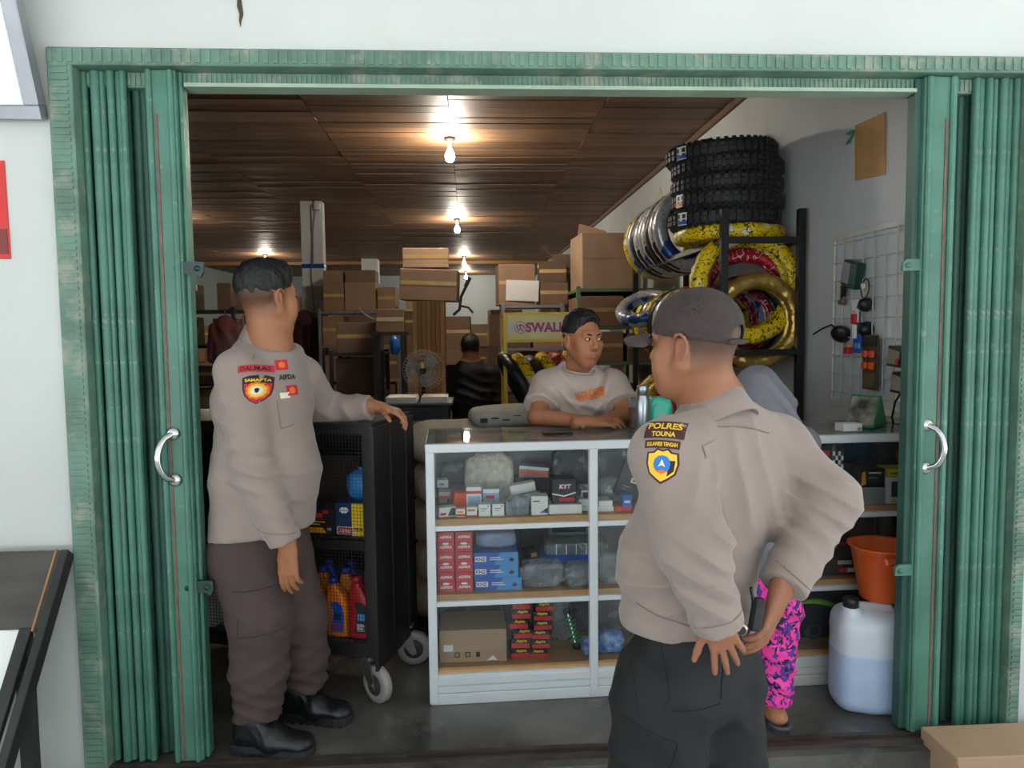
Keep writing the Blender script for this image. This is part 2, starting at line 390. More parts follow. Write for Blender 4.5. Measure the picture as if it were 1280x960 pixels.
# ---- bulbs along the ceiling
m_bulb = M('lit_bulb_glass', C(255, 250, 238), .3, var=0, emit=((1., .93, .82, 1), 40.))
m_lampb = M('lamp_holder', C(40, 38, 36), .5)
def bulb(x, y, pw, label):
    t = thing('ceiling_bulb', label, 'light bulb', (x, y, HC), 0, 'bare bulbs along the ceiling')
    h = G(); h.lathe([(0, 0), (.05, 0), (.05, -.02), (.025, -.03), (.022, -.09), (0, -.09)], 16); h.build('lamp_holder', m_lampb, t)
    h = G(); h.lathe([(.016, -.085), (.02, -.1), (.036, -.13), (.042, -.155), (.036, -.185), (.02, -.2), (0, -.204)], 16); h.build('glass_bulb', m_bulb, t)
    ld = bpy.data.lights.new('bulb_light', 'POINT'); ld.energy = pw*1.7; ld.color = (1., .9, .74); ld.shadow_soft_size = .056
    lo = bpy.data.objects.new('bulb_light', ld); COL.objects.link(lo); lo.parent = t; lo.location = (0, 0, -.158)
for x, y, pw, lb in ((-.145, 6.43, 62, 'bare bulb shining on the plank ceiling closest to the gate opening'), (-.16, 11.0, 48, 'bare bulb in the middle of the ceiling beyond the column'), (-.1, 16.4, 45, 'bare bulb above the gap between stacked cartons'), (-.08, 20.6, 45, 'last bare bulb by the back wall of the shop'), (-4.2, 15.8, 48, 'bare bulb shining above the head of the officer at the cart'), (-4.2, 10.6, 40, 'bare bulb of the left aisle lighting the ceiling beside the gate leaf')):
    bulb(x, y, pw, lb)
# ================================================================= SHOP FURNITURE
m_alu = M('white_aluminium', C(204, 208, 211), .4, .0, var=.05, vs=3)
m_aluw = M('worn_white_base', C(205, 206, 200), .55, var=.1, vs=4); stain(m_aluw, C(150, 110, 60), 3.5, .6, .7, .7)
m_shelfw = M('shelf_plywood', C(196, 150, 96), .6, var=.15, vs=5, stretch=(1, 8, 8))
m_glass = glassmat('case_glass', (.97, .985, .98, 1), 1.45, 0., .9, .012, (.85, .88, .9, 1))
m_glasst = glassmat('case_top_glass', (.86, .93, .91, 1), 1.45, .03, 1., .13, (.78, .85, .86, 1))
m_greyback = M('grey_sliding_board', C(128, 128, 130), .5, var=.15, vs=3)
ZC = dict(top=1.038, s1=.737, s2=.436, b=.142)
RZC = math.atan(.03)
def display_case(label, x0, L, posts, base_m):
    y0 = 2.842+.03*(x0+.18); D = .46
    t = thing('display_case', label, 'display case', (x0, y0, 0), RZC, 'glass display cases')
    e = .034
    for px in posts:
        g = G(); g.box((px, e/2, .52), (e, e, 1.03), bev=.003); g.build('frame_post', m_alu, t)
    for px in (e/2, L-e/2):
        g = G(); g.box((px, D-e/2, .52), (e, e, 1.03), bev=.003); g.build('frame_post', m_alu, t)
    for nm, c, d in (('top_rail', (L/2, .016, 1.021), (L, .036, .034)), ('top_rail', (L/2, D-.016, 1.021), (L, .036, .034)),
                     ('top_rail', (.016, D/2, 1.021), (.036, D-.06, .034)), ('top_rail', (L-.016, D/2, 1.021), (.036, D-.06, .034))):
        g = G(); g.box(c, d, bev=.003); g.build(nm, m_alu, t)
    for z in (ZC['s1'], ZC['s2'], ZC['b']):
        g = G(); g.box((L/2, D/2, z-.011), (L-.05, D-.05, .022)); g.build('shelf', m_shelfw, t)
        g = G(); g.box((L/2, .019, z-.032), (L-.02, .024, .02), bev=.002); g.build('shelf_rail', m_alu, t)
    for z, hh in ((.094, .034), (.06, .03), (.022, .044)):
        g = G(); g.box((L/2, .012+.004*(hh == .03), z), (L-.012, .02, hh), bev=.003); g.build('base_panel', base_m, t)
    g = G(); g.box((L/2, D-.012, .08), (L, .02, .16)); g.build('base_panel', base_m, t)
    ps = sorted(posts)
    for a, b in zip(ps[:-1], ps[1:]):
        g = G(); g.box(((a+b)/2, .022, .57), (b-a-.03, .005, .87)); g.build('front_pane', m_glass, t)
    for px in (.012, L-.012):
        g = G(); g.box((px, D/2, .57), (.005, D-.06, .87)); g.build('side_pane', m_glass, t)
    g = G(); g.box((L/2, D/2, 1.036), (L-.01, D-.01, .007)); g.build('top_pane', m_glasst, t)
    for k in range(2):
        g = G(); g.box((L*(.26+.48*k), D-.02-.012*k, .57), (L*.52, .006, .86)); g.build('sliding_back', m_greyback, t)
    return t
XA = -.178; display_case('long white framed glass display case holding red and blue part boxes, beside the black cart', XA, 1.27, (.017, .655, 1.253), m_alu)
display_case('older glass display case with rust stained base, behind the jerrycan', 1.115, .80, (.017, .783), m_aluw)
def zc_of(p): return float(np.dot(np.array(p)-CAM, FW))

# ---- generic box-shaped goods with flat print
CREAM = M('print_white', C(235, 235, 232), .5, var=.04); INK = M('print_black', C(24, 24, 26), .5, var=0)
PR = {'w': CREAM, 'k': INK, 'r': M('print_red', C(205, 36, 44), .45, var=.05), 'o': M('print_orange', C(238, 92, 40), .45, var=.05), 'b': M('print_blue', C(28, 92, 190), .45, var=.06), 'y': M('print_yellow', C(246, 206, 28), .45, var=.05),
      'n': M('print_navy', C(22, 60, 108), .45, var=.05), 'g': M('print_grey', C(150, 152, 156), .5, var=.06), 'c': M('print_cyan', C(70, 150, 215), .4, var=.06), 'l': M('print_ltblue', C(160, 185, 214), .45, var=.06), 'd': M('print_dark', C(46, 46, 52), .45, var=.1),
      'e': M('print_green', C(40, 130, 80), .45, var=.05), 'a': M('print_amber', C(240, 160, 40), .45, var=.05), 'm': M('print_crimson', C(196, 44, 62), .42, var=.08), 'u': M('print_tan', C(186, 140, 92), .6, var=.1)}
BOXM = {}
def item(name, label, cat, px0, px1, hpx, Y, z, d, m, prints=(), rz=0., group=None, py=620, roll=0., bev=.0015):
    a = at(px0, py, Y); b = at(px1, py, Y); zc = zc_of((a+b)/2)
    w = abs(px1-px0)*zc/FPX; hh = hpx*zc/FPX; c = (a+b)/2
    return goods(name, label, cat, (c[0], Y+d/2, z), w, d, hh, m, prints, rz, group, roll, bev)
def goods(name, label, cat, loc, w, d, hh, m, prints=(), rz=0., group=None, roll=0., bev=.0015):
    """box standing on loc; prints on its front (-y) face: ('r',u0,v0,u1,v1,col) ('t',text,u,v,wfrac,col,shear) ('p',pts,col)"""
    mm = PR[m] if isinstance(m, str) else m
    k = (round(w, 4), round(d, 4), round(hh, 4), mm.name)
    if k not in BOXM:
        g = G(); g.box((0, 0, hh/2), (w, d, hh), bev=bev); BOXM[k] = g.mesh(name, mm)
    lift = abs(math.sin(roll))*w/2
    o = link(name, BOXM[k], None, (loc[0], loc[1], loc[2]+lift), (0, roll, rz)); tag(o, label, cat, group)
    if prints: print_on(o, w, d, hh, prints)
    return o
PRM = {}
def print_on(o, w, d, hh, prints, nm='printed_label'):
    key = (round(w, 4), round(d, 4), round(hh, 4), repr(prints))
    if key not in PRM:
        g = G(); mats = []; 
        def mi(c):
            if PR[c] not in mats: mats.append(PR[c])
            return mats.index(PR[c])
        for i, p in enumerate(prints):
            y = -d/2-.0006-.0003*i
            if p[0] == 'r':
                q = [(p[1], p[2]), (p[3], p[2]), (p[3], p[4]), (p[1], p[4])]
                g.add([((u-.5)*w, y, v*hh) for u, v in q], [(0, 1, 2, 3)], mi(p[5]))
            elif p[0] == 'p':
                g.add([((u-.5)*w, y, v*hh) for u, v in p[1]], [tuple(range(len(p[1])))], mi(p[2]))
            elif p[0] == 'e':
                g.add([((p[1]-.5+p[3]*math.cos(a*math.pi/8))*w, y, (p[2]+p[4]*math.sin(a*math.pi/8))*hh) for a in range(16)], [tuple(range(16))], mi(p[5]))
            else:
                put_text(g, p[1], p[4]*w, frame(((p[2]-.5)*w, y, p[3]*hh), (1, 0, 0), (0, -1, 0)), mi(p[5]), .03, p[6] if len(p) > 6 else 0.)
        PRM[key] = (g.mesh(nm, mats))
    return link(nm, PRM[key], o)

# ---- black cage cart
CX, CY, CR, CW, CD = -.385, 2.865, R(-16), 1.0, .43
m_blk = M('black_paint', C(34, 32, 32), .38, var=.4, vs=5, col2=C(20, 19, 20)); stain(m_blk, C(96, 88, 80), 9, .60, .70, .5)
m_blks = M('black_board', C(34, 31, 31), .4, var=.35, vs=3, stretch=(8, 8, 1)); stain(m_blks, C(70, 64, 60), 6, .58, .7, .4)
m_wire = M('dark_wire', C(60, 58, 56), .5, .6)
m_zinc = M('zinc_steel', C(170, 168, 162), .35, .9, var=.15, vs=15)
m_rub = M('grey_rubber', C(58, 58, 58), .6)
ct = thing('cage_cart', 'black wheeled cage cart with wire mesh front and solid side', 'cart', (CX, CY, 0), CR)
ZT, ZM, ZB = 1.115, .655, .19
for x in (-.02, -CW+.02):
    for y in (.02, CD-.02):
        g = G(); g.box((x, y, (ZT+ZB)/2), (.04, .04, ZT-ZB), bev=.003); g.build('corner_post', m_blk, ct)
for nm, c, d in [('top_rail', (-CW/2, .02, ZT-.02), (CW-.08, .04, .04)), ('top_rail', (-CW/2, CD-.02, ZT-.02), (CW-.08, .04, .04)), ('bottom_rail', (-CW/2, .02, ZB+.03), (CW-.06, .045, .06)), ('bottom_rail', (-CW/2, CD-.02, ZB+.03), (CW-.06, .04, .06)), ('middle_rail', (-CW/2, .022, ZM-.02), (CW-.08, .03, .04))]:
    g = G(); g.box(c, d, bev=.003); g.build(nm, m_blk, ct)
g = G(); g.box((-CW/2, CD/2, ZB+.05), (CW-.05, CD-.05, .02)); g.build('shelf', m_shelfw, ct)
g = G(); g.box((-CW/2, CD/2, ZM), (CW-.05, CD-.05, .02)); g.build('shelf', m_blks, ct)
g = G(); g.box((-CW/2, CD/2, ZT-.002), (CW, CD, .014), bev=.002); g.build('top_board', m_blks, ct)
g = G(); g.box((-CW+.006, CD/2, (ZT+ZB)/2), (.01, CD-.06, ZT-ZB-.02)); g.build('side_board', m_blks, ct)
g = G(); g.box((.004, CD/2, (ZT+ZB)/2-.03), (.014, CD+.01, ZT-ZB+.04)); 
for yy in (.17, .34): g.box((.012, yy, (ZT+ZB)/2), (.008, .02, ZT-ZB))
g.build('side_board', m_blks, ct)
g = G(); g.box((-CW/2, CD-.006, (ZT+ZB)/2), (CW-.06, .008, ZT-ZB-.02)); g.build('back_board', m_blks, ct)
g = G(); pit = .0135
for z0, z1 in ((ZB+.055, ZM-.03), (ZM+.0, ZT-.03)):
    n = int((CW-.06)/pit)
    for i in range(n+1): g.box((-CW+.03+i*pit, -.002, (z0+z1)/2), (.0013, .0013, z1-z0))
    for i in range(int((z1-z0)/pit)+1): g.box((-CW/2, -.0035, z0+i*pit), (CW-.05, .0013, .0013))
o = g.build('wire_mesh', m_wire, ct); o['kind'] = 'stuff'
for i, (x, y, a) in enumerate(((-.05, .05, -.5), (-.03, CD-.06, .2), (-CW+.06, .06, .1), (-CW+.06, CD-.06, .3))):
    cs = link('caster', None, ct, (x, y, 0), (0, 0, a)); g = G()
    g.box((0, 0, .182), (.09, .075, .012), bev=.003); g.lathe([(0, .178), (.03, .178), (.03, .16), (0, .16)], 14)
    for s in (-1, 1): g.prism([(-.03, .165), (.035, .165), (.06, .06), (.045, .05), (.03, .06), (-.03, .14)], .004, frame((0, s*.026+.002, 0), (1, 0, 0), (0, -1, 0)))
    g.tube([(.046, -.034, .075), (.046, .034, .075)], .008, 8); g.build('fork', m_zinc, cs)
    g = G(); g.lathe([(.0, -.018), (.045, -.018), (.05, -.02), (.07, -.018), (.075, -.012), (.075, .012), (.07, .018), (.05, .02), (.045, .018), (0, .018)], 24, (.046, 0, .0755), rot=rotm(R(90)))
    w_ = g.build('wheel', M('wheel_rubber', C(150, 148, 142), .55, var=.1), cs)
    g = G(); g.lathe([(0, -.0205), (.04, -.0205), (.043, -.019)], 20, (.046, 0, .0755), rot=rotm(R(90))); g.lathe([(0, .0205), (.04, .0205), (.043, .019)], 20, (.046, 0, .0755), rot=rotm(R(90))); g.build('hub', m_rub, cs)
def cartp(lx, ly, z): 
    v = rotm(0, 0, CR) @ Vector((lx, ly, 0)); return (CX+v.x, CY+v.y, z)
# goods on the cart
zs = ZM+.0105
goods('battery_box', 'navy and yellow boxed car part on the cart shelf', 'box', cartp(-.115, .12, zs), .125, .16, .13, 'n', (('r', .56, 0, 1, 1, 'y'), ('e', .3, .78, .16, .1, 'w'), ('r', .05, .03, .62, .27, 'w'), ('r', .08, .05, .58, .24, 'r'), ('t', 'ASPIRA', .33, .14, .42, 'w', .2), ('r', .6, .17, .92, .24, 'k'), ('t', 'BATTERY', .75, .205, .26, 'y')), CR)
goods('battery_box', 'black battery carton with red and amber bands on the cart shelf', 'box', cartp(-.245, .12, zs), .115, .16, .105, 'k', (('r', 0, .62, .6, .8, 'r'), ('r', .1, .46, .7, .49, 'y'), ('r', .1, .36, .5, .39, 'y'), ('p', ((0, .05), (.75, .05), (.6, .25), (0, .25)), 'a'), ('e', .72, .86, .12, .08, 'r'), ('t', 'GS', .85, .2, .15, 'w')), CR)
goods('battery_box', 'black battery carton farthest along the cart shelf behind the officer', 'box', cartp(-.40, .13, zs), .14, .16, .11, 'k', (('r', 0, .5, .8, .7, 'r'), ('r', 0, .1, .9, .3, 'a')), CR)
g = G(); rr = random.Random(2); prof = [(0, 0), (.04, .0), (.058, .025), (.064, .06), (.058, .095), (.03, .115), (0, .12)]
g.lathe(prof, 26)
g.v = [(x*(1+.04*math.sin(7*math.atan2(y, x)+z*30)), y*(1+.05*math.sin(5*math.atan2(y, x))), z) for x, y, z in g.v]
b_ = g.build('plastic_bundle', M('blue_plastic_bag', C(52, 148, 222), .35, var=.2, vs=20, bump=.5, bs=30), None, cartp(-.10, .13, zs+.1305)); tag(b_, 'round bundle in blue plastic on top of the navy and yellow box', 'bag')
h = G(); h.lathe([(0, .115), (.012, .118), (.02, .13), (.005, .127)], 10); h.build('knot', M('blue_plastic_bag'), b_)
for k, (lx, w, hh, c, lb) in enumerate(((-.30, .26, .28, 'd', 'dark carton at the back of the cart, upper level, behind the black battery cartons'), (-.62, .3, .3, 'd', 'dark carton on the upper level of the cart behind the officer'))):
    goods('carton', lb, 'carton', cartp(lx, .32, zs), w, .14, hh, M('dark_card', C(62, 48, 40), .7, var=.2), (), CR)
m_red = M('bottle_red', C(200, 26, 36), .3, var=.06); m_orn = M('bottle_orange', C(240, 128, 30), .3, var=.06); m_blu = M('bottle_blue', C(30, 70, 190), .3, var=.06)
def oil_bottle(loc, m, mc, hh, label, lab):
    t = thing('oil_bottle', label, 'bottle', loc, CR, 'engine oil bottles in the cart')
    w, d = .044, .03
    def ring(sx, sy, cx, z, n=20): return [(cx+sx*math.copysign(abs(math.cos(2*math.pi*i/n))**.5, math.cos(2*math.pi*i/n)), sy*math.copysign(abs(math.sin(2*math.pi*i/n))**.5, math.sin(2*math.pi*i/n)), z) for i in range(n)]
    st = [(w*.9, d*.9, 0, 0), (w, d, 0, .006), (w, d, 0, hh*.55), (w*.93, d, -.003, hh*.68), (w*.62, d*.8, -.014, hh*.8), (.019, .018, -.02, hh*.86), (.018, .018, -.02, hh*.9)]
    V = []; F = []; n = 20
    for s in st: V += ring(*s)
    for i in range(len(st)-1): F += [(i*n+j, i*n+(j+1) % n, (i+1)*n+(j+1) % n, (i+1)*n+j) for j in range(n)]
    F.append(tuple(range(n))[::-1]); F.append(tuple(range((len(st)-1)*n, len(st)*n)))
    h = G(); h.add(V, F[:-2], 0, True); h.add(V, F[-2:], 0); h.build('body', m, t)
    h = G(); h.lathe([(0, hh*1.0), (.017, hh*.995), (.019, hh*.98), (.019, hh*.9), (0, hh*.9)], 16, (-.02, 0, 0)); h.build('cap', mc, t)
    h = G(); pts = [(-.02, .1), (.034, .1), (.036, .4), (.03, .55), (.01, .62), (-.02, .6), (-.008, .45), (-.012, .3)]
    h.add([(x, -d-.001, z*hh) for x, z in pts], [tuple(range(len(pts)))], 0)
    h.add([(-.004+.03*u, -d-.0016, (.3+.12*v)*hh) for u, v in ((0, 0), (1, 0), (1, 1), (0, 1))], [(0, 1, 2, 3)], 1)
    for q in range(5): h.add([(-.008+.034*u, -d-.0018, (.13+.026*q+.013*v)*hh) for u, v in ((0, 0), (1-.1*(q % 3), 0), (1-.1*(q % 3), 1), (0, 1))], [(0, 1, 2, 3)], 2)
    h.build('paper_label', [PR[lab], PR['c' if lab == 'd' else 'n'], CREAM if lab == 'd' else PR['r']], t)
zb = ZB+.0605
oil_bottle(cartp(-.085, .06, zb), m_red, m_red, .245, 'red oil bottle with dark label at the mesh corner of the cart', 'd')
oil_bottle(cartp(-.185, .06, zb), m_orn, m_blu, .235, 'orange oil bottle with blue cap beside the red bottle', 'b')
oil_bottle(cartp(-.285, .06, zb), m_orn, m_blu, .235, 'orange oil bottle with blue cap partly behind the officer knee', 'b')
for k in range(3): oil_bottle(cartp(-.07-.1*k, .145, zb), m_red if k == 0 else m_orn, m_red if k == 0 else m_blu, .25, ('red oil bottle in the second row of the cart', 'orange oil bottle in the second row, behind the one next to the red bottle', 'orange oil bottle in the second row of the cart, near the officer knee')[k], 'd' if k == 0 else 'b')
for k in range(3): oil_bottle(cartp(-.09-.1*k, .235, zb), m_orn if k == 0 else m_blu, m_blu, .25, ('orange oil bottle in the third row of the cart', 'blue oil bottle in the third row behind the orange bottles', 'blue oil bottle in the third row, near the officer knee')[k], 'b')
goods('carton', 'white carton with red print behind the cart mesh beside the gate leaf', 'carton', cartp(-.83, .1, zb), .2, .16, .18, 'w', (('t', 'TOP 1', .35, .8, .3, 'r'),), CR)
goods('carton', 'red and white carton lying on the white carton behind the mesh', 'carton', cartp(-.83, .1, zb+.1805), .17, .14, .04, 'm', (), CR)

# ---- cardboard cartons
CARD = [M('cardboard_%d' % i, c, .8, var=.1, vs=4, bump=.05, bs=20) for i, c in enumerate((C(160, 128, 102), C(144, 113, 88), C(126, 100, 80), C(180, 148, 120), C(104, 84, 68)))]
TAPE = M('packing_tape', C(200, 166, 108), .2, var=.1, vs=10); TAPEW = M('white_tape', C(222, 220, 212), .3, var=.1)
CMESH = {}
TONE = ('mid brown', 'brown', 'dull brown', 'pale brown', 'dark brown')
LVL = ('floor level', 'second level', 'third level', 'fourth level', 'fifth level', 'top level', 'top level')
def carton(loc, w, d, hh, label, group=None, rz=0., k=0, tape=True, flaps=False, name='carton', roll=0., prints=()):
    key = (round(w, 2), round(d, 2), round(hh, 2), k)
    w, d, hh = key[:3]
    if key not in CMESH:
        g = G(); g.box((0, 0, hh/2), (w, d, hh), bev=.004)
        tg = G(); pl = [(-w/2-.001, hh*.76), (-w/2-.001, hh+.001), (w/2+.001, hh+.001), (w/2+.001, hh*.76)]
        tg.add([(x_, y_, z_) for x_, z_ in pl for y_ in (-.025, .025)], [(2*i_, 2*i_+1, 2*i_+3, 2*i_+2) for i_ in range(3)])
        t2 = G(); t2.box((0, -d/2-.0007, hh*.55), (w*.98, .0015, .035))
        CMESH[key] = (g.mesh('carton', CARD[k]), tg.mesh('tape', TAPE), t2.mesh('tape', TAPE))
    o = link(name, CMESH[key][0], None, loc, (0, roll, rz)); tag(o, label, 'carton', group)
    if tape: link('tape', CMESH[key][1], o); link('tape', CMESH[key][2], o)
    if flaps:
        for s in (-1, 1):
            g = G(); g.box((s*(w/2+.05), 0, hh+.03), (.14, d*.94, .006), rotm(0, -s*.9)); g.build('flap', CARD[k], o)
    if prints: print_on(o, w, d, hh, prints)
    return o

# ---- metal shelves
def shelf_unit(name, label, x, y, w, d, levels, hh, m, mb, rz=0.):
    t = thing(name, label, 'shelf', (x, y, 0), rz)
    for sx in (-1, 1):
        for sy in (-1, 1):
            g = G(); g.box((sx*(w/2-.018), sy*(d/2-.018), hh/2), (.036, .036, hh), bev=.002); g.build('post', m, t)
    for z in levels:
        g = G(); g.box((0, 0, z-.015), (w-.004, d-.004, .03), bev=.002); g.build('shelf_board', mb, t)
    return t
m_gsh = M('grey_shelf_steel', C(140, 140, 142), .45, .4, var=.1); m_dsh = M('dark_shelf_board', C(56, 52, 50), .6, var=.2); m_grn = M('pale_green_steel', C(104, 128, 98), .5, var=.15, vs=8)
def fill(x, y, w, d, levels, hmax, label, group, seed, top=0., kmix=(0, 1, 2, 4), rz=0., facing=-1, skip=0.):
    """rows of cartons standing on each level of a shelf; x,y centre"""
    q = random.Random(seed)
    for li, z in enumerate(levels):
        space = (levels[li+1]-z-.05) if li < len(levels)-1 else (top or hmax)
        along_y = d > w; L = d if along_y else w; p = -L/2+.02
        while p < L/2-.14:
            bw = q.choice((.2, .26, .32, .38)); bw = min(bw, L/2-p-.01)
            if bw < .12: break
            bh = round(min(space, q.choice((.18, .22, .28, .34))), 2); dd = round((w if along_y else d)*q.uniform(.7, .94), 2)
            if q.random() >= skip:
                c = p+bw/2; ox, oy = (0, c) if along_y else (c, 0)
                ca, sa = math.cos(rz), math.sin(rz); X, Y = x+ox*ca-oy*sa, y+ox*sa+oy*ca
                kk = q.choice(kmix)
                r_ = rz+q.uniform(-.03, .03); tp = q.random() < .5; carton((X, Y, z), (dd if along_y else bw-.015), (bw-.015 if along_y else dd), bh, TONE[kk]+(' taped ' if tp else ' plain ')+label+', '+LVL[li], group, r_, kk, tape=tp)
                z2 = z+bh
                if space-bh > .12 and q.random() < .65:
                    bh2 = round(min(space-bh-.02, q.choice((.12, .16, .2))), 2); r_ = rz+q.uniform(-.05, .05); k2 = q.choice(kmix); tp = q.random() < .4; carton((X, Y, z2), (dd if along_y else bw-.03), (bw-.03 if along_y else dd), bh2, TONE[k2]+(' taped ' if tp else ' plain ')+'upper '+label+', '+LVL[li], group, r_, k2, tape=tp)
            p += bw
# grey shelf beyond the column
lv = [.12, .52, .92, 1.32, 1.72]
shelf_unit('metal_shelf', 'grey metal shelf of cartons just beyond the white column', -1.30, 9.1, .95, .45, lv, 1.75, m_gsh, m_gsh)
fill(-1.30, 9.1, .9, .45, lv, .3, 'carton on the grey shelf beyond the column', 'cartons beyond the column', 11, top=.5)
shelf_unit('metal_shelf', 'dark metal shelf of cartons in the left aisle behind the cart', -3.35, 8.2, 1.8, .5, [.15, .55, .95, 1.35, 1.72], 1.75, m_dsh, m_dsh)
fill(-3.35, 8.2, 1.75, .5, [.15, .55, .95, 1.35, 1.72], .3, 'carton on the dark left aisle shelf', 'cartons in the left aisle', 12, top=.4, kmix=(1, 2, 4), skip=.2)
shelf_unit('metal_shelf', 'low dark shelf with pale board close behind the cart', -1.75, 4.9, 1.2, .45, [.2, .55], .9, m_dsh, m_dsh)
h = G(); h.box((-1.75, 4.86, .915), (1.3, .6, .03), bev=.003); h.box((-1.75, 4.86, .95), (1.0, .4, .04), bev=.003)
tag(h.build('board', M('pale_board', C(150, 148, 142), .5, var=.1)), 'pale board lying on the low dark shelf behind the cart', 'board')
fill(-1.75, 4.9, 1.15, .45, [.2, .55], .3, 'carton on the low dark shelf', 'cartons on the low shelf', 13, top=.28, kmix=(4,))
shelf_unit('metal_shelf', 'tall dark shelf of small parts left of the fan cabinet', -1.05, 7.2, .5, .5, [.1, .5, .9, 1.28], 1.3, m_dsh, m_dsh)
fill(-1.05, 7.2, .48, .5, [.1, .5, .9, 1.28], .3, 'carton on the parts shelf left of the fan', 'cartons left of the fan', 14, top=.3, kmix=(4, 2))
carton((-.70, 6.7, 1.47), .24, .3, .20, 'brown carton with white tape on the ledge left of the slat crate', None, .05, 1)
h = G(); h.box((-.71, 6.7, 1.455), (.3, .34, .03)); h.box((-.83, 6.7, .72), (.03, .3, 1.45)); h.box((-.59, 6.7, .72), (.03, .3, 1.45)); tag(h.build('plank_stand', m_dsh), 'dark plank stand left of the slat crate carrying a carton', 'stand')
# aisle stacks further back
def stack(x, y, n, seed, label, group, w=.5, d=.45):
    q = random.Random(seed); z = 0
    for i in range(n):
        hh = q.choice((.28, .34, .4, .3)); ww = w*q.uniform(.8, 1.05)
        x_ = x+q.uniform(-.03, .03); r_ = q.uniform(-.08, .08); k_ = q.choice((0, 1, 2, 4, 1)); tp = q.random() < .5; carton((x_, y, z), ww, d, hh, TONE[k_]+(' taped ' if tp else ' plain ')+label+', '+('bottom of its stack', 'second from the floor', 'third from the floor', 'fourth from the floor', 'fifth from the floor', 'sixth from the floor')[i], group, r_, k_, tape=tp); z += round(hh, 2)
for i, (x, y, n) in enumerate(((-.62, 9.2, 5), (-.60, 10.4, 5), (-.75, 12, 6), (-.85, 14, 5), (-1.5, 11.5, 6), (-2.4, 12.5, 6), (-1.9, 15, 6), (-3.2, 12.2, 6), (-4.4, 12, 5), (-5.4, 12.4, 5))):
    stack(x, y, n, 40+i, 'carton in the stacks behind the slat crate', 'carton stacks of the left rows', .55 if x > -1 else .8)
for i, (x, y, n) in enumerate(((.55, 8.7, 4), (.50, 9.9, 5), (.52, 11.2, 5), (.48, 13, 5), (1.2, 10.2, 6), (1.3, 11.6, 6), (1.2, 13.5, 6), (.30, 15.5, 4))):
    stack(x, y, n, 60+i, 'carton in the stacks beyond the yellow rack', 'carton stacks of the right rows', .5)
# grey shelf right behind the yellow rack
lv = [.1, .5, .92, 1.30, 1.72]
shelf_unit('metal_shelf', 'grey metal shelf of cartons right behind the yellow tyre rack', .62, 7.5, .62, .42, lv, 1.74, m_gsh, m_gsh)
fill(.62, 7.5, .58, .42, lv[:-1], .3, 'carton on the shelf behind the yellow rack', 'cartons behind the yellow rack', 21)
carton((.46, 7.5, 1.72), .36, .36, .40, 'tall carton with a white paper on top of the grey shelf', None, .05, 0)
h = G(); h.box((0, 0, 0), (.32, .004, .2)); o = h.build('paper_sheet', CREAM, None, (.52, 7.305, 1.86), (.05, .04, 0)); tag(o, 'white paper sheet on the front of the tall carton', 'paper')
carton((.83, 7.5, 1.72), .28, .36, .22, 'lower carton of the pair beside the papered carton', None, .03, 2); carton((.83, 7.5, 1.94), .27, .34, .20, 'dark topped upper carton beside the papered carton', None, -.04, 4)
# pale green shelf against the right wall
lv = [.1, .62, 1.18, 1.50, 1.84]
shelf_unit('metal_shelf', 'pale green shelf stacked with large cartons behind the tyre rack', 1.42, 7.7, .92, 2.1, lv, 1.86, m_grn, m_grn)
ORD_ = ('first', 'second', 'third')
for lev, kk, sd in ((1.18, 'x', 1), (1.50, 'y', 2), (.62, 'z', 3)):
    for i in range(3):
        carton((1.18, 6.9+.65*i, lev), .40, .5, .27, 'aisle side carton on the %s level of the green shelf, %s from its gate end' % ({.62: 'second', 1.18: 'third', 1.5: 'fourth'}[lev], ORD_[i]), 'cartons on the green shelf', 0, (1, 0, 2)[i], tape=True)
        carton((1.62, 6.9+.65*i, lev), .40, .5, .25, 'wall side carton on the %s level of the green shelf, %s from its gate end' % ({.62: 'second', 1.18: 'third', 1.5: 'fourth'}[lev], ORD_[i]), 'cartons on the green shelf', 0, (2, 4, 1)[i], tape=True)
cb = carton((1.27, 6.98, 1.84), .54, .54, .50, 'largest cardboard carton on top of the pale green shelf', None, .06, 3, tape=False)
h = G(); h.box((-.05, .30, .56), (.28, .006, .16), rotm(-.5, .25)); h.build('flap', CARD[3], cb)
h = G(); h.box((0, -.2735, .27), (.54, .002, .004)); h.build('seam', CARD[4], cb)
carton((.98, 7.75, 1.84), .28, .3, .4, 'narrow carton with open flaps left of the largest carton', None, .1, 2, flaps=True)
carton((1.55, 8.2, 1.84), .5, .5, .35, 'carton behind the largest carton on the green shelf', None, 0, 1)

# ---- slat crate, desk cabinet, fan
t = thing('slat_crate', 'tall crate of upright wooden slats behind the fan', 'crate', (-.36, 6.75, 0))
m_slat = wood_mat('slat_wood', C(196, 146, 92), C(168, 120, 72), .65, (8, 8, 1.2))
h = G(); h.box((0, 0, .87), (.26, .26, 1.72)); h.build('core', M('crate_core', C(110, 78, 50), .7), t)
sm = G(); sm.box((0, 0, .87), (.036, .012, 1.74), bev=.002); sme = sm.mesh('slat', m_slat)
for i in range(7): link('slat', sme, t, (-.12+.04*i, -.137, 0))
for i in range(7):
    link('slat', sme, t, (.137, -.12+.04*i, 0), (0, 0, R(90))); 
for z in (.3, 1.25):
    h = G(); h.box((0, -.147, z), (.29, .012, .05), bev=.002); h.build('batten', m_slat, t)
carton((-.35, 6.73, 1.742), .50, .36, .27, 'big taped carton lying across the slat crate', None, -.05, 0, roll=.04)
carton((-.38, 6.76, 2.03), .40, .32, .17, 'flatter carton on top of the big taped carton', None, .02, 3)
ds = thing('desk_cabinet', 'dark blue grey cabinet under the fan with stacked papers', 'cabinet', (-.40, 5.95, 0))
m_cab = M('blue_grey_cabinet', C(48, 54, 64), .45, var=.12)
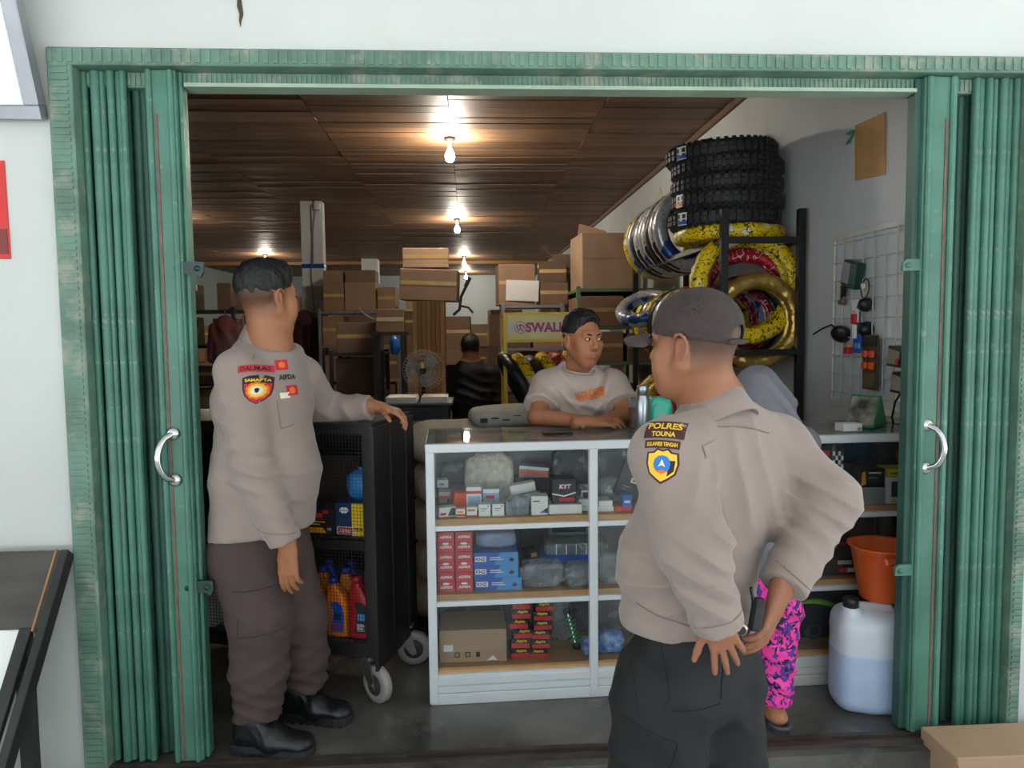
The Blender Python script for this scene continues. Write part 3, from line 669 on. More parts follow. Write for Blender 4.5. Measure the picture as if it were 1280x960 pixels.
h = G(); h.box((0, 0, .45), (.46, .5, .9), bev=.006); h.build('body', m_cab, ds)
h = G(); h.box((0, 0, .912), (.52, .56, .024), bev=.004); h.build('top', M('cabinet_top', C(70, 66, 62), .4), ds)
for i in range(3):
    h = G(); h.box((0, -.256, .17+.28*i), (.42, .012, .25), bev=.003); dd = h.build('drawer', m_cab, ds)
    h = G(); h.box((0, -.268, .22+.28*i), (.1, .012, .018), bev=.003); h.build('handle', m_gsh, dd)
for i, (dx, w, lb) in enumerate(((-.13, .23, 'stack of white papers at the left of the cabinet top'), (.12, .2, 'stack of white papers at the right of the cabinet top'))):
    h = G()
    for k in range(5): h.box((random.uniform(-.006, .006), random.uniform(-.006, .006), .005+.009*k), (w, .3, .008))
    tag(h.build('paper_stack', CREAM, None, (-.40+dx, 5.86, .924)), lb, 'papers')
fn = thing('table_fan', 'grey caged table fan with yellow hub standing on the cabinet', 'fan', (-.38, 6.06, .924))
m_fan = M('fan_grey', C(168, 164, 158), .4); m_fang = glassmat('fan_blade_plastic', (.6, .6, .61, 1), 1.4, .2, .8, .4, (.62, .62, .64, 1))
h = G(); h.lathe([(0, 0), (.09, 0), (.09, .015), (.03, .03), (.018, .05), (.015, .12), (0, .12)], 20); h.build('base', M('fan_black', C(36, 36, 38), .4), fn)
h = G(); h.lathe([(0, -.09), (.04, -.085), (.055, -.03), (.055, .02), (0, .02)], 18, (0, .03, .235), rot=rotm(R(90))); h.build('motor', m_fan, fn)
h = G()
for rr_ in (.165, .13, .095, .06):
    for yy in (-.075,): h.tube([(rr_*math.cos(a*math.pi/16), yy+.055*(rr_/.165)**4, .235+rr_*math.sin(a*math.pi/16)) for a in range(32)], .0022, 5, closed=True)
for a in range(40):
    ca, sa = math.cos(a*math.pi/20), math.sin(a*math.pi/20)
    h.tube([(.03*ca, -.075, .235+.03*sa), (.1*ca, -.073, .235+.1*sa), (.15*ca, -.05, .235+.15*sa), (.168*ca, -.02, .235+.168*sa), (.15*ca, .02, .235+.15*sa), (.06*ca, .03, .235+.06*sa)], .0012, 4)
h.build('cage', m_fan, fn)
for k in range(3):
    h = G(); pts = []
    for i in range(9):
        a = -0.1+1.5*i/8; rr_ = .03+.115*math.sin(min(1, i/5)*math.pi/2); pts.append((rr_*math.cos(a), rr_*math.sin(a)))
    pts = [(0.02, -.01)]+pts+[(.0, .03)]
    h.prism(pts, .003, frame((0, -.03, .235), (math.cos(k*2.094), 0, math.sin(k*2.094)), (.15, -1, .1))); h.build('blade', m_fang, fn)
h = G(); h.lathe([(0, .03), (.02, .028), (.03, .0), (0, 0)], 16, (0, -.06, .235), rot=rotm(R(90))); h.build('hub', PR['k'], fn)
h = G(); h.prism([(-.012, -.0), (.014, .01), (.006, .055), (-.016, .06)], .003, frame((0, -.085, .245), (1, 0, 0), (0, -1, 0))); h.build('badge', PR['y'], fn)
h = G(); h.lathe([(0, 0), (.03, .01), (.045, .06), (.04, .13), (.012, .17), (0, .17)], 14); h.v = [(x*(1+.15*math.sin(3*math.atan2(y, x)+z*20)), y, z) for x, y, z in h.v]
o = h.build('plastic_bag', M('blue_bag', C(20, 104, 178), .35, bump=.5, bs=25), None, (-.65, 6.50, 1.27)); tag(o, 'small blue plastic bag hanging on the ledge of the plank stand', 'bag')

# ---- sacks behind the counter
def sack(loc, w, d, hh, m, label, rz=0., seed=0, name='sack', group=None):
    n, k = 28, 14; V = []; F = []; q = random.Random(seed)
    f = lambda c, e: math.copysign(abs(c)**e, c)
    ph = [q.uniform(0, 6) for _ in range(4)]
    for j in range(k+1):
        v = -math.pi/2+math.pi*j/k
        for i in range(n):
            u = 2*math.pi*i/n
            x = w/2*f(math.cos(v), .45)*f(math.cos(u), .45); y = d/2*f(math.cos(v), .45)*f(math.sin(u), .45); z = hh/2*f(math.sin(v), .7)
            s = 1+.03*math.sin(5*u+ph[0]+3*v)+.02*math.sin(9*u+ph[1])
            V.append((x*s, y*s, max(z*(1+.08*math.sin(x*14+ph[2])*math.cos(y*12+ph[3])), -hh/2)+hh/2))
    for j in range(k): F += [(j*n+i, j*n+(i+1) % n, (j+1)*n+(i+1) % n, (j+1)*n+i) for i in range(n)]
    g = G(); g.add(V, F, 0, True); o = g.build(name, m, None, loc, (0, 0, rz)); return tag(o, label, 'sack', group)
m_sack = M('woven_sack', C(186, 172, 156), .75, var=.12, vs=5, bump=.3, bs=40)
z = 0
for i, lb in enumerate(('bottom', 'second', 'third', 'fourth', 'fifth')):
    sack((-.02+.02*(i % 2), 3.86, z), .62, .46, .215, m_sack, lb+' sack of the pale stack between cart and display case', .05*(i-2), i, group='stacked sacks'); z += .198
ns = sack((.20, 3.80, z-.005), .42, .36, .10, M('printed_sack', C(172, 164, 154), .7, var=.1, bump=.3, bs=40), 'grey printed sack lying on top beside the shopkeeper arm', .12, 9)
h = G(); 
for i in range(4): h.box((-.16+.055*i, -.178, .05+.01*(i % 2)), (.036, .012, .006+.016*(i % 3 == 0)))
put_text(h, 'JKI', .08, frame((.12, -.188, .05), (1, 0, 0), (0, -1, .1)), 0, .03); h.build('printed_label', INK, ns)

# ---- rubber
m_rubber = M('tyre_rubber', C(46, 47, 51), .58, var=.15, vs=9, bump=.1, bs=60)
def wrapmat(name, base, c2, c3, scale, metal=0., rough=.35, lo=.12, hi=.2, bands=0.):
    m = M(name, base, rough, metal, var=.12, vs=12, bump=.35, bs=35); nt = m.node_tree; N = nt.nodes; L = nt.links; b = N['Principled BSDF']
    src = b.inputs['Base Color'].links[0].from_socket
    tc = N.new('ShaderNodeTexCoord'); vo = N.new('ShaderNodeTexVoronoi'); vo.inputs['Scale'].default_value = scale; L.new(tc.outputs['Object'], vo.inputs['Vector'])
    r = N.new('ShaderNodeMapRange'); r.inputs[1].default_value = hi; r.inputs[2].default_value = lo; L.new(vo.outputs['Distance'], r.inputs[0])
    x = N.new('ShaderNodeMix'); x.data_type = 'RGBA'; L.new(r.outputs[0], x.inputs[0]); L.new(src, x.inputs[6]); x.inputs[7].default_value = c2
    v2 = N.new('ShaderNodeTexVoronoi'); v2.inputs['Scale'].default_value = scale*.45; L.new(tc.outputs['Object'], v2.inputs['Vector'])
    sp = N.new('ShaderNodeSeparateColor'); L.new(v2.outputs['Color'], sp.inputs[0])
    r2 = N.new('ShaderNodeMapRange'); r2.inputs[1].default_value = .72+bands; r2.inputs[2].default_value = .76+bands; L.new(sp.outputs[0], r2.inputs[0])
    y = N.new('ShaderNodeMix'); y.data_type = 'RGBA'; L.new(r2.outputs[0], y.inputs[0]); L.new(x.outputs[2], y.inputs[6]); y.inputs[7].default_value = c3
    L.new(y.outputs[2], b.inputs['Base Color']); return m
W_Y = wrapmat('yellow_tyre_wrap', C(240, 205, 24), C(46, 40, 18), C(236, 226, 190), 46, lo=.20, hi=.27, bands=.16)
def squiggle(m, col, scale, wid):
    nt = m.node_tree; N = nt.nodes; L = nt.links; b = N['Principled BSDF']; src = b.inputs['Base Color'].links[0].from_socket
    tc = N.new('ShaderNodeTexCoord'); nz = N.new('ShaderNodeTexNoise'); nz.inputs['Scale'].default_value = scale; nz.inputs['Detail'].default_value = 1.; L.new(tc.outputs['Object'], nz.inputs['Vector'])
    a = N.new('ShaderNodeMath'); a.operation = 'SUBTRACT'; a.inputs[1].default_value = .5; L.new(nz.outputs['Fac'], a.inputs[0]); c = N.new('ShaderNodeMath'); c.operation = 'ABSOLUTE'; L.new(a.outputs[0], c.inputs[0])
    r = N.new('ShaderNodeMapRange'); r.inputs[1].default_value = wid*1.4; r.inputs[2].default_value = wid; L.new(c.outputs[0], r.inputs[0])
    x = N.new('ShaderNodeMix'); x.data_type = 'RGBA'; L.new(r.outputs[0], x.inputs[0]); L.new(src, x.inputs[6]); x.inputs[7].default_value = col; L.new(x.outputs[2], b.inputs['Base Color'])
squiggle(W_Y, C(52, 44, 20), 24, .016)
W_R = wrapmat('red_tyre_wrap', C(190, 24, 44), C(232, 190, 196), C(150, 14, 34), 34, lo=.16, hi=.24)
squiggle(W_R, C(236, 206, 208), 15, .011)
W_S = wrapmat('silver_tyre_wrap', C(190, 192, 196), C(90, 94, 104), C(44, 80, 150), 30, .35, .3, bands=.13)
W_W = wrapmat('white_tyre_wrap', C(206, 206, 208), C(186, 60, 70), C(50, 52, 58), 24, .2, .3, bands=.05)
W_G = M('gold_foil_wrap', C(206, 168, 92), .28, .75, var=.2, vs=14, bump=.7, bs=28)
W_K = M('black_tyre_wrap', C(38, 40, 44), .4, var=.3, vs=8, bump=.4, bs=30)
TY = {}
def tyre_mesh(kind, OD, w, m):
    key = (kind, OD, w, m.name)
    if key in TY: return TY[key]
    g = G(); R_ = OD/2; h = w/2; n = 72
    prof = [(R_-w*.95, -h*.55), (R_-w*.72, -h*.92), (R_-w*.4, -h), (R_-w*.16, -h*.86), (R_-.02*w, -h*.45), (R_, 0), (R_-.02*w, h*.45), (R_-w*.16, h*.86), (R_-w*.4, h), (R_-w*.72, h*.92), (R_-w*.95, h*.55), (R_-w*.85, h*.45), (R_-w*.3, h*.2), (R_-w*.3, -h*.2), (R_-w*.85, -h*.45)]
    if kind == 'knob': prof = [(R_-.012-(R_-a)*.98 if a > R_-w*.2 else a, b) for a, b in prof]; prof = [(min(a, R_-.012), b) for a, b in prof]
    g.lathe(prof, n, close=True)
    if kind == 'wrap':
        q = random.Random(int(OD*1000+w*100)); k = len(prof)
        ph = [q.uniform(-1, 1) for _ in range(n)]
        g.v = [(x*(1+.011*ph[i//k]), y*(1+.011*ph[i//k]), z*(1+.10*ph[i//k])) for i, (x, y, z) in enumerate(g.v)]
    me = g.mesh('tyre', m); tk = None
    if kind == 'knob':
        g = G(); N_ = 44
        for i in range(N_):
            a = 2*math.pi*i/N_
            for j, (zz, tl, bw) in enumerate(((-h*.82, .75, .022), (-h*.3, .0, .026), (h*.3, .0, .026), (h*.82, -.75, .022))):
                aa = a+(math.pi/N_ if j in (1, 2) else 0); rr = R_-.007-(.016 if tl else 0)
                g.box((rr*math.cos(aa), rr*math.sin(aa), zz), (.022, bw, .024), rotm(0, 0, aa) @ rotm(0, tl, 0))
        tk = g.mesh('tread_blocks', m)
    TY[key] = (me, tk); return TY[key]
def tyre(kind, loc, OD, w, m, label, group, rot=(0, 0, 0), sticker=None):
    me, tk = tyre_mesh(kind, OD, w, m); o = link('tyre', me, None, loc, rot); tag(o, label, 'tyre', group)
    if tk: p = link('tread_blocks', tk, o); p['kind'] = 'stuff'
    if sticker is not None:
        a = sticker; g = G(); R_ = OD/2+.004; n = 8; V = []
        for i in range(n+1):
            b = a+.11*(i/n*2-1); V += [(R_*math.cos(b), R_*math.sin(b), -w*.36), (R_*math.cos(b), R_*math.sin(b), w*.36)]
        g.add(V, [(2*i, 2*i+2, 2*i+3, 2*i+1) for i in range(n)], 0, True)
        V2 = [(x*1.002, y*1.002, z*.9 if i % 2 else z*.2+w*.1) for i, (x, y, z) in enumerate(V)]
        g.add([(x*1.003, y*1.003, (-.3 if i % 2 == 0 else -.12)*w) for i, (x, y, z) in enumerate(V)], [(2*i, 2*i+2, 2*i+3, 2*i+1) for i in range(n)], 1, True)
        g.build('paper_sticker', [CREAM, PR['o' if int(a*10) % 2 else 'b']], o)
    return o
# ---- black tyre rack along the right wall
rk = thing('tyre_rack', 'black angle steel rack full of tyres against the wall', 'rack', (1.66, 5.3, 0))
m_rack = M('rack_black', C(30, 30, 33), .4, var=.2)
RY0, RY1, RX0, RX1 = 4.17, 6.42, 1.44, 1.885
LEV = [.62, 1.33, 1.966]
for y in (RY0, RY1):
    for x in (RX0, RX1):
        g = G(); g.box((x-1.66, y-5.3, 1.07), (.042, .042, 2.14), bev=.002); g.build('post', m_rack, rk)
for z in LEV:
    for y in (RY0, RY1):
        g = G(); g.box((0, y-5.3, z-.0), (RX1-RX0, .035, .035), bev=.002); g.build('cross_bar', m_rack, rk)
    for x in (RX0, RX1):
        g = G(); g.box((x-1.66, 0, z), (.035, RY1-RY0, .035), bev=.002); g.build('side_rail', m_rack, rk)
# lying stack on top
zz = LEV[2]+.018
TX, TYY = 1.585, 4.53
tyre('wrap', (TX, TYY-.01, zz+.046), .66, .09, W_Y, 'yellow wrapped tyre lying under the black knobby tyres', 'yellow wrapped tyres')
zz += .092
names = ('lowest knobby black tyre of the stack, with a white sticker', 'second knobby black tyre from the bottom of the stack, with a blue sticker', 'middle knobby black tyre of the stack', 'fourth knobby black tyre of the stack, just under the topmost', 'topmost knobby black tyre of the stack, with a paper sticker')
for i in range(5):
    dx = (-.025, .0, -.005, .0, -.035)[i]
    tyre('knob', (TX+dx, TYY+.008*i, zz+.05), .66, .104, m_rubber, names[i], 'knobby tyres stacked on the rack', (R(2-1.0*i), R((-1, 1, -.5, 1, -3.)[i]), .3*i), (3.6, 3.1, None, None, 2.45)[i]); zz += .099
tyre('knob', (1.65, 5.05, 2.49), .52, .11, m_rubber, 'knobby black tyre standing behind the stacked tyres', 'knobby tyres stacked on the rack', (R(80), R(8), .1))
# upright rows cradled between the rails
ORD = ('first', 'second', 'third', 'fourth', 'fifth', 'sixth', 'seventh', 'eighth', 'ninth', 'tenth', 'eleventh', 'twelfth', 'thirteenth', 'fourteenth')
def row(z, ys, mats, OD, w, what, xc=1.62, tilt=0.):
    for i, (y, m) in enumerate(zip(ys, mats)):
        tyre('wrap', (xc, y, z+math.sqrt((OD/2-w*.3)**2-.20**2)+.03), OD, w, m, what(m, i), 'wrapped tyres standing on the rack', (R(90+tilt), 0, 0), None)
cn = {W_Y.name: 'yellow printed', W_R.name: 'red', W_S.name: 'silver', W_W.name: 'white and red', W_G.name: 'gold foil', W_K.name: 'black'}
row(LEV[2], [5.28, 5.40, 5.52, 5.64, 5.77, 5.90, 6.03, 6.16, 6.28], [W_S, W_W, W_K, W_W, W_S, W_W, W_K, W_S, W_Y], .62, .105, lambda m, i: cn[m.name]+' wrapped tyre, '+ORD[i]+' from the gate end of the rack top row')
row(LEV[1], [4.25, 4.40, 4.52, 4.66, 4.80, 4.95, 5.10, 5.26, 5.42, 5.58, 5.74, 5.9, 6.06, 6.22], [W_G, W_K, W_R, W_S, W_R, W_Y, W_K, W_R, W_Y, W_S, W_K, W_Y, W_S, W_Y], .56, .10, lambda m, i: cn[m.name]+' wrapped tyre, '+ORD[i]+' from the gate end of the rack middle row', 1.66)
row(LEV[0], [4.3, 4.46, 4.62, 4.8, 5.0, 5.2, 5.5, 5.8, 6.1], [W_Y, W_R, W_Y, W_K, W_R, W_Y, W_R, W_Y, W_Y], .60, .11, lambda m, i: cn[m.name]+' wrapped tyre, '+ORD[i]+' from the gate end of the rack bottom row', 1.64)
tyre('wrap', (1.63, 4.33, 1.715), .68, .11, W_Y, 'large yellow wrapped tyre arching behind the gold one', 'yellow wrapped tyres', (R(86), R(0), .05))
tyre('wrap', (1.68, 4.47, 1.66), .60, .09, W_R, 'red banded wrapped tyre arching above the gold one', 'red wrapped tyres', (R(84), R(0), -.08))
tyre('wrap', (1.40, 5.95, 1.64), .46, .11, W_S, 'silver wrapped tyre with red stripe sticking out of the rack', 'silver wrapped tyres', (R(25), R(-22), 0))

# ---- yellow tyre display with header board
yr = thing('tyre_display_rack', 'yellow tyre display rack with lettered header board behind the shopkeeper', 'rack', (.60, 5.55, 0))
m_yel = M('yellow_enamel', C(244, 200, 34), .4, var=.08); m_yelp = M('pale_yellow_board', C(252, 236, 150), .45, var=.08, vs=4)
x0, x1 = at(631, 400, 5.55)[0]-.60, at(741, 400, 5.55)[0]-.60; zt = at(631, 391, 5.55)[2]; zb_ = at(631, 428, 5.55)[2]
for x in (x0, x1):
    for y in (0, .4):
        g = G(); g.box((x, y, zt/2), (.03, .03, zt), bev=.003); g.build('post', m_yel, yr)
for z in (.12, .78, zb_+.01, zt-.01):
    for y in (0, .4):
        g = G(); g.box(((x0+x1)/2, y, z), (x1-x0, .024, .024), bev=.003); g.build('cross_bar', m_yel, yr)
    for x in (x0, x1):
        g = G(); g.box((x, .2, z), (.024, .4, .024), bev=.003); g.build('cross_bar', m_yel, yr)
g = G(); g.box(((x0+x1)/2, -.004, (zt+zb_)/2), (x1-x0-.03, .014, zt-zb_-.02), bev=.002); hb = g.build('header_board', m_yelp, yr)
g = G(); g.box(((x0+x1)/2, -.0125, (zt+zb_)/2), (x1-x0-.06, .002, (zt-zb_)*.36)); g.build('white_band', CREAM, hb)
g = G(); put_text(g, 'SWALLOW', .47, frame(((x0+x1)/2+.06, -.015, (zt+zb_)/2), (1, 0, 0), (0, -1, 0)), 0, .045, 0, .075)
c0 = x0+.115; zc0 = (zt+zb_)/2
for ra, rb in ((.046, .041), ):
    V = [(c0+r_*math.cos(a*math.pi/12), -.015, zc0+r_*math.sin(a*math.pi/12)) for a in range(24) for r_ in (ra, rb)]
    g.add(V, [(2*i, (2*i+2) % 48, (2*i+3) % 48, 2*i+1) for i in range(24)], 0)
for p, q in (((0, .028), (0, -.005)), ((0, -.005), (-.02, -.03)), ((0, -.005), (.02, -.03)), ((-.024, .014), (.024, .014)), ((-.024, .014), (-.026, -.012)), ((.024, .014), (.026, -.012))):
    d_ = Vector((q[0]-p[0], q[1]-p[1])).normalized().orthogonal()*.0045
    g.add([(c0+a+d_.x*s, -.0152, zc0+b+d_.y*s) for (a, b), s in ((p, 1), (p, -1), (q, -1), (q, 1))], [(0, 1, 2, 3)], 0)
g.build('lettering', M('swallow_red', C(196, 74, 96), .5, var=.03), hb)
g = G(); g.box(((x0+x1)/2, .36, .9), (x1-x0, .01, .1)); 
for i, (lx, lz, ty, rz_, m, lb) in enumerate(((.10, 1.08, R(62), R(78), W_K, 'black wrapped tyre leaning at the yellow rack post'), (.19, 1.06, R(66), R(80), W_Y, 'yellow wrapped tyre leaning next to the black one in the yellow rack'), (.27, 1.04, R(68), R(80), W_K, 'black wrapped tyre leaning between yellow ones in the yellow rack'), (.36, 1.06, R(70), R(82), W_Y, 'yellow wrapped tyre in the middle of the yellow rack'), (.44, 1.06, R(75), R(84), W_R, 'red wrapped tyre in the yellow rack behind the shopkeeper'), (.52, 1.06, R(80), R(84), W_Y, 'yellow wrapped tyre at the far post of the yellow rack'))):
    tyre('wrap', (.60+x0+lx, 5.62, lz-.02), .56, .085, m, lb, 'tyres in the yellow rack', (0, ty, .12))

# ---- wire grid on the right wall and things hanging there
gx = XR-.012
gp = thing('wire_grid_panel', 'white wire grid panel in a frame on the right wall'.replace('right wall', 'wall beside the gate leaf'), 'wire grid', (gx, 3.4, 1.07))
m_gw = M('grid_white', C(196, 198, 196), .5, var=.08); m_gf = M('grid_frame_white', C(214, 212, 204), .6, var=.1)
gy0, gy1, gz0, gz1 = 2.72-3.4, 3.87-3.4, 0., .865
for c, d in (((0, gy1, (gz0+gz1)/2), (.012, .03, gz1-gz0)), ((0, (gy0+gy1)/2, gz1), (.012, gy1-gy0, .03)), ((0, (gy0+gy1)/2, gz0), (.012, gy1-gy0, .03))):
    g = G(); g.box(c, d, bev=.002); g.build('frame_strip', m_gf, gp)
for i in range(9):
    g = G(); z_ = .06+.096*i; g.tube([(-.006, gy0, z_), (-.006, gy1-.02, z_)], .003, 6); g.build('wire', m_gw, gp)
for i in range(11):
    g = G(); y_ = gy0+.05+.098*i; g.tube([(-.011, y_, .01), (-.011, y_, gz1-.01)], .003, 6); g.build('wire', m_gw, gp)
def onwall(px, py, off=.03): return atx(px, py, gx-off)
NX, NY = (-1, 0, 0), (0, -1, 0)   # outward normal of the wall; image-right along the wall is -y
def hang(name, label, cat, px, py, off=.03):
    p = onwall(px, py, off); return thing(name, label, cat, p, 0, 'parts hanging on the wire grid'), p
def hook(t, dx=.03): g = G(); g.tube([(.028, 0, .0), (.0, 0, .0), (-.012, 0, .01)], .002, 5); g.build('hook', m_zinc, t)
mk = M('black_plastic', C(30, 30, 33), .4, var=.1); mdg = M('dark_green_plastic', C(30, 66, 58), .4)
t, p = hang('rectifier_pack', 'dark green boxed part in a clear bag hanging high on the grid', 'spare part', 1066, 343)
g = G(); g.box((0, 0, 0), (.05, .13, .13), rotm(.25), bev=.006); g.build('body', mdg, t); g = G(); g.box((-.027, .02, .01), (.004, .07, .10), rotm(.25)); g.build('paper_label', PR['g'], t); g = G(); g.box((0, .075, -.03), (.02, .012, .16), rotm(.2)); g.build('bracket', mk, t); hook(t)
t, p = hang('metal_bracket', 'small rusty bracket hanging under the green boxed part', 'spare part', 1053, 369); g = G(); g.box((0, 0, 0), (.012, .03, .10), bev=.002); g.box((-.005, .0, -.035), (.02, .04, .02), bev=.003); g.build('body', M('brown_bracket', C(120, 104, 92), .5), t); hook(t)
t, p = hang('cable_coil', 'coiled black cable with a pale lamp hanging on the grid', 'spare part', 1084, 358)
g = G(); g.tube([(-.01+.004*math.sin(a), .035*math.cos(a), .045*math.sin(a)-.01) for a in [i*.3 for i in range(40)]], .003, 6); g.build('cable', mk, t); g = G(); g.lathe([(0, .012), (.016, .01), (.018, 0), (0, 0)], 14, (-.015, 0, .0), rot=rotm(0, R(-90))); g.build('lamp', M('pale_lamp', C(226, 214, 180), .3), t); hook(t)
t, p = hang('horn_unit', 'black moulded horn unit on the grid below the cable coil', 'spare part', 1082, 381); g = G(); g.lathe([(0, -.02), (.03, -.02), (.036, 0), (.02, .03), (0, .035)], 14, rot=rotm(0, R(-70), .3)); g.box((.0, .03, -.01), (.03, .05, .03), rotm(.4), bev=.004); g.build('body', mk, t); hook(t)
t, p = hang('blister_pack', 'red and white blister pack hanging on the grid', 'spare part', 1069, 391); g = G(); g.box((0, 0, 0), (.008, .06, .13), bev=.002); g.build('card', CREAM, t); g = G(); g.box((-.008, -.005, -.03), (.012, .05, .05), bev=.004); g.build('bulb_pack', PR['r'], t); hook(t)
t, p = hang('blister_pack', 'blue and white blister pack hanging on the grid below the red one', 'spare part', 1072, 422); g = G(); g.box((0, 0, 0), (.008, .075, .15), bev=.002); g.build('card', PR['b'], t); g = G(); g.box((-.01, .012, .03), (.014, .03, .07), bev=.004); g.build('tube', PR['w'], t); g = G(); g.box((-.01, -.02, -.04), (.014, .05, .03), bev=.004); g.build('sticker', PR['c'], t); hook(t)
t, p = hang('horn_unit', 'black horn unit beside the blue blister pack', 'spare part', 1080, 411); g = G(); g.lathe([(0, -.03), (.034, -.03), (.04, -.01), (.025, .02), (0, .025)], 16, rot=rotm(0, R(-80), .2)); g.build('body', mk, t); hook(t)
t, p = hang('rear_mirror', 'black rear view mirror with bent stem on the grid', 'mirror', 1051, 418)
g = G(); g.lathe([(0, -.02), (.03, -.018), (.05, -.002), (.05, .004), (0, .006)], 20, rot=rotm(0, R(60), .8)); g.build('shell', mk, t); g = G(); g.tube([(0, .02, .02), (-.02, .06, .05), (-.04, .12, .03), (-.05, .2, .0)], .005, 8); g.build('stem', mk, t); hook(t)
t, p = hang('relay', 'small red and yellow relay hanging under the mirror', 'spare part', 1060, 438); g = G(); g.box((0, 0, 0), (.03, .045, .035), bev=.004); g.build('body', PR['r'], t); g = G(); g.box((0, 0, .025), (.028, .05, .018), bev=.003); g.build('cap', M('relay_top', C(190, 170, 120), .5), t); hook(t)
t, p = hang('carded_parts', 'brown card with four orange parts hanging low on the grid', 'spare part', 1088, 453)
g = G(); g.box((0, 0, 0), (.006, .13, .26), bev=.002); g.build('card', M('brown_card', C(84, 66, 50), .6), t)
for iy in (-1, 1):
    for iz in (.02, -.035):
        g = G(); g.box((-.012, iy*.03, iz+.02), (.018, .042, .035), bev=.006); g.build('orange_part', PR['o'], t)
g = G(); g.box((-.006, 0, -.085), (.006, .1, .07)); g.build('printed_label', M('olive_print', C(96, 92, 60), .5), t); g = G(); g.box((-.006, 0, .1), (.006, .12, .05)); g.build('printed_band', INK, t)
hook(t)
for (px, py, lb, s) in ((1126, 445, 'black work lamp with clear lens hanging by the gate leaf', 1.), (1131, 478, 'lower black work lamp with cable hanging by the gate leaf', 1.)):
    t, p = hang('work_lamp', lb, 'lamp', px, py, .06)
    g = G(); g.prism([(-.06, -.045), (.05, -.05), (.065, .03), (-.045, .045)], .06, frame((.03, 0, 0), (0, -1, 0), NX)); g.build('housing', mk, t)
    g = G(); g.prism([(-.045, -.033), (.035, -.036), (.048, .02), (-.033, .033)], .006, frame((-.031, 0, 0), (0, -1, 0), NX)); g.build('lens', M('lamp_lens', C(150, 145, 138), .15), t)
    g = G(); g.tube([(0, .02, -.04), (-.005, .06, -.09), (0, .09, -.16), (.01, .085, -.22)] if py > 450 else [(0, -.03, .04), (0, -.05, .09), (.02, -.06, .16)], .005, 6); g.build('cable', mk, t)
    if py < 450: g = G(); g.lathe([(0, .004), (.013, .003), (.013, 0), (0, 0)], 12, (-.037, -.035, -.02), rot=rotm(0, R(-90))); g.build('sticker', PR['r'], t)
    hook(t)
# cardboard patch, paper diamond
P4 = [atx(*q, XR-.004) for q in ((1070, 157), (1107, 140), (1107, 218), (1070, 226))]
g = G(); g.add([(p_[0]-dx, p_[1], p_[2]) for dx in (0, .006) for p_ in P4], [(0, 1, 2, 3), (7, 6, 5, 4), (0, 4, 5, 1), (1, 5, 6, 2), (2, 6, 7, 3), (3, 7, 4, 0)]); o = g.build('cardboard_patch', M('cardboard_patch', C(204, 158, 106), .8, var=.12, vs=8), None, (0, 0, 0)); tag(o, 'rectangular piece of brown cardboard fixed high on the pale wall', 'cardboard')
g = G(); q = random.Random(4)
p0 = atx(1069, 163, XR-.006)
for i in range(16): g.tube([p0, (p0[0]-.004, p0[1]+q.uniform(.03, .09), p0[2]+q.uniform(-.06, .02))], .0025, 4)
g.build('green_raffia', M('green_raffia', C(90, 160, 110), .5), o)
P4 = [atx(*q_, XR-.004) for q_ in ((825, 234), (829, 248), (825, 263), (820, 248))]
g = G(); g.add([(p_[0]-dx, p_[1], p_[2]) for dx in (0, .003) for p_ in P4], [(0, 1, 2, 3), (7, 6, 5, 4), (0, 4, 5, 1), (1, 5, 6, 2), (2, 6, 7, 3), (3, 7, 4, 0)]); tag(g.build('paper_diamond', M('pale_green_paper', C(206, 222, 200), .6)), 'pale green paper diamond on the wall above the cartons', 'paper')
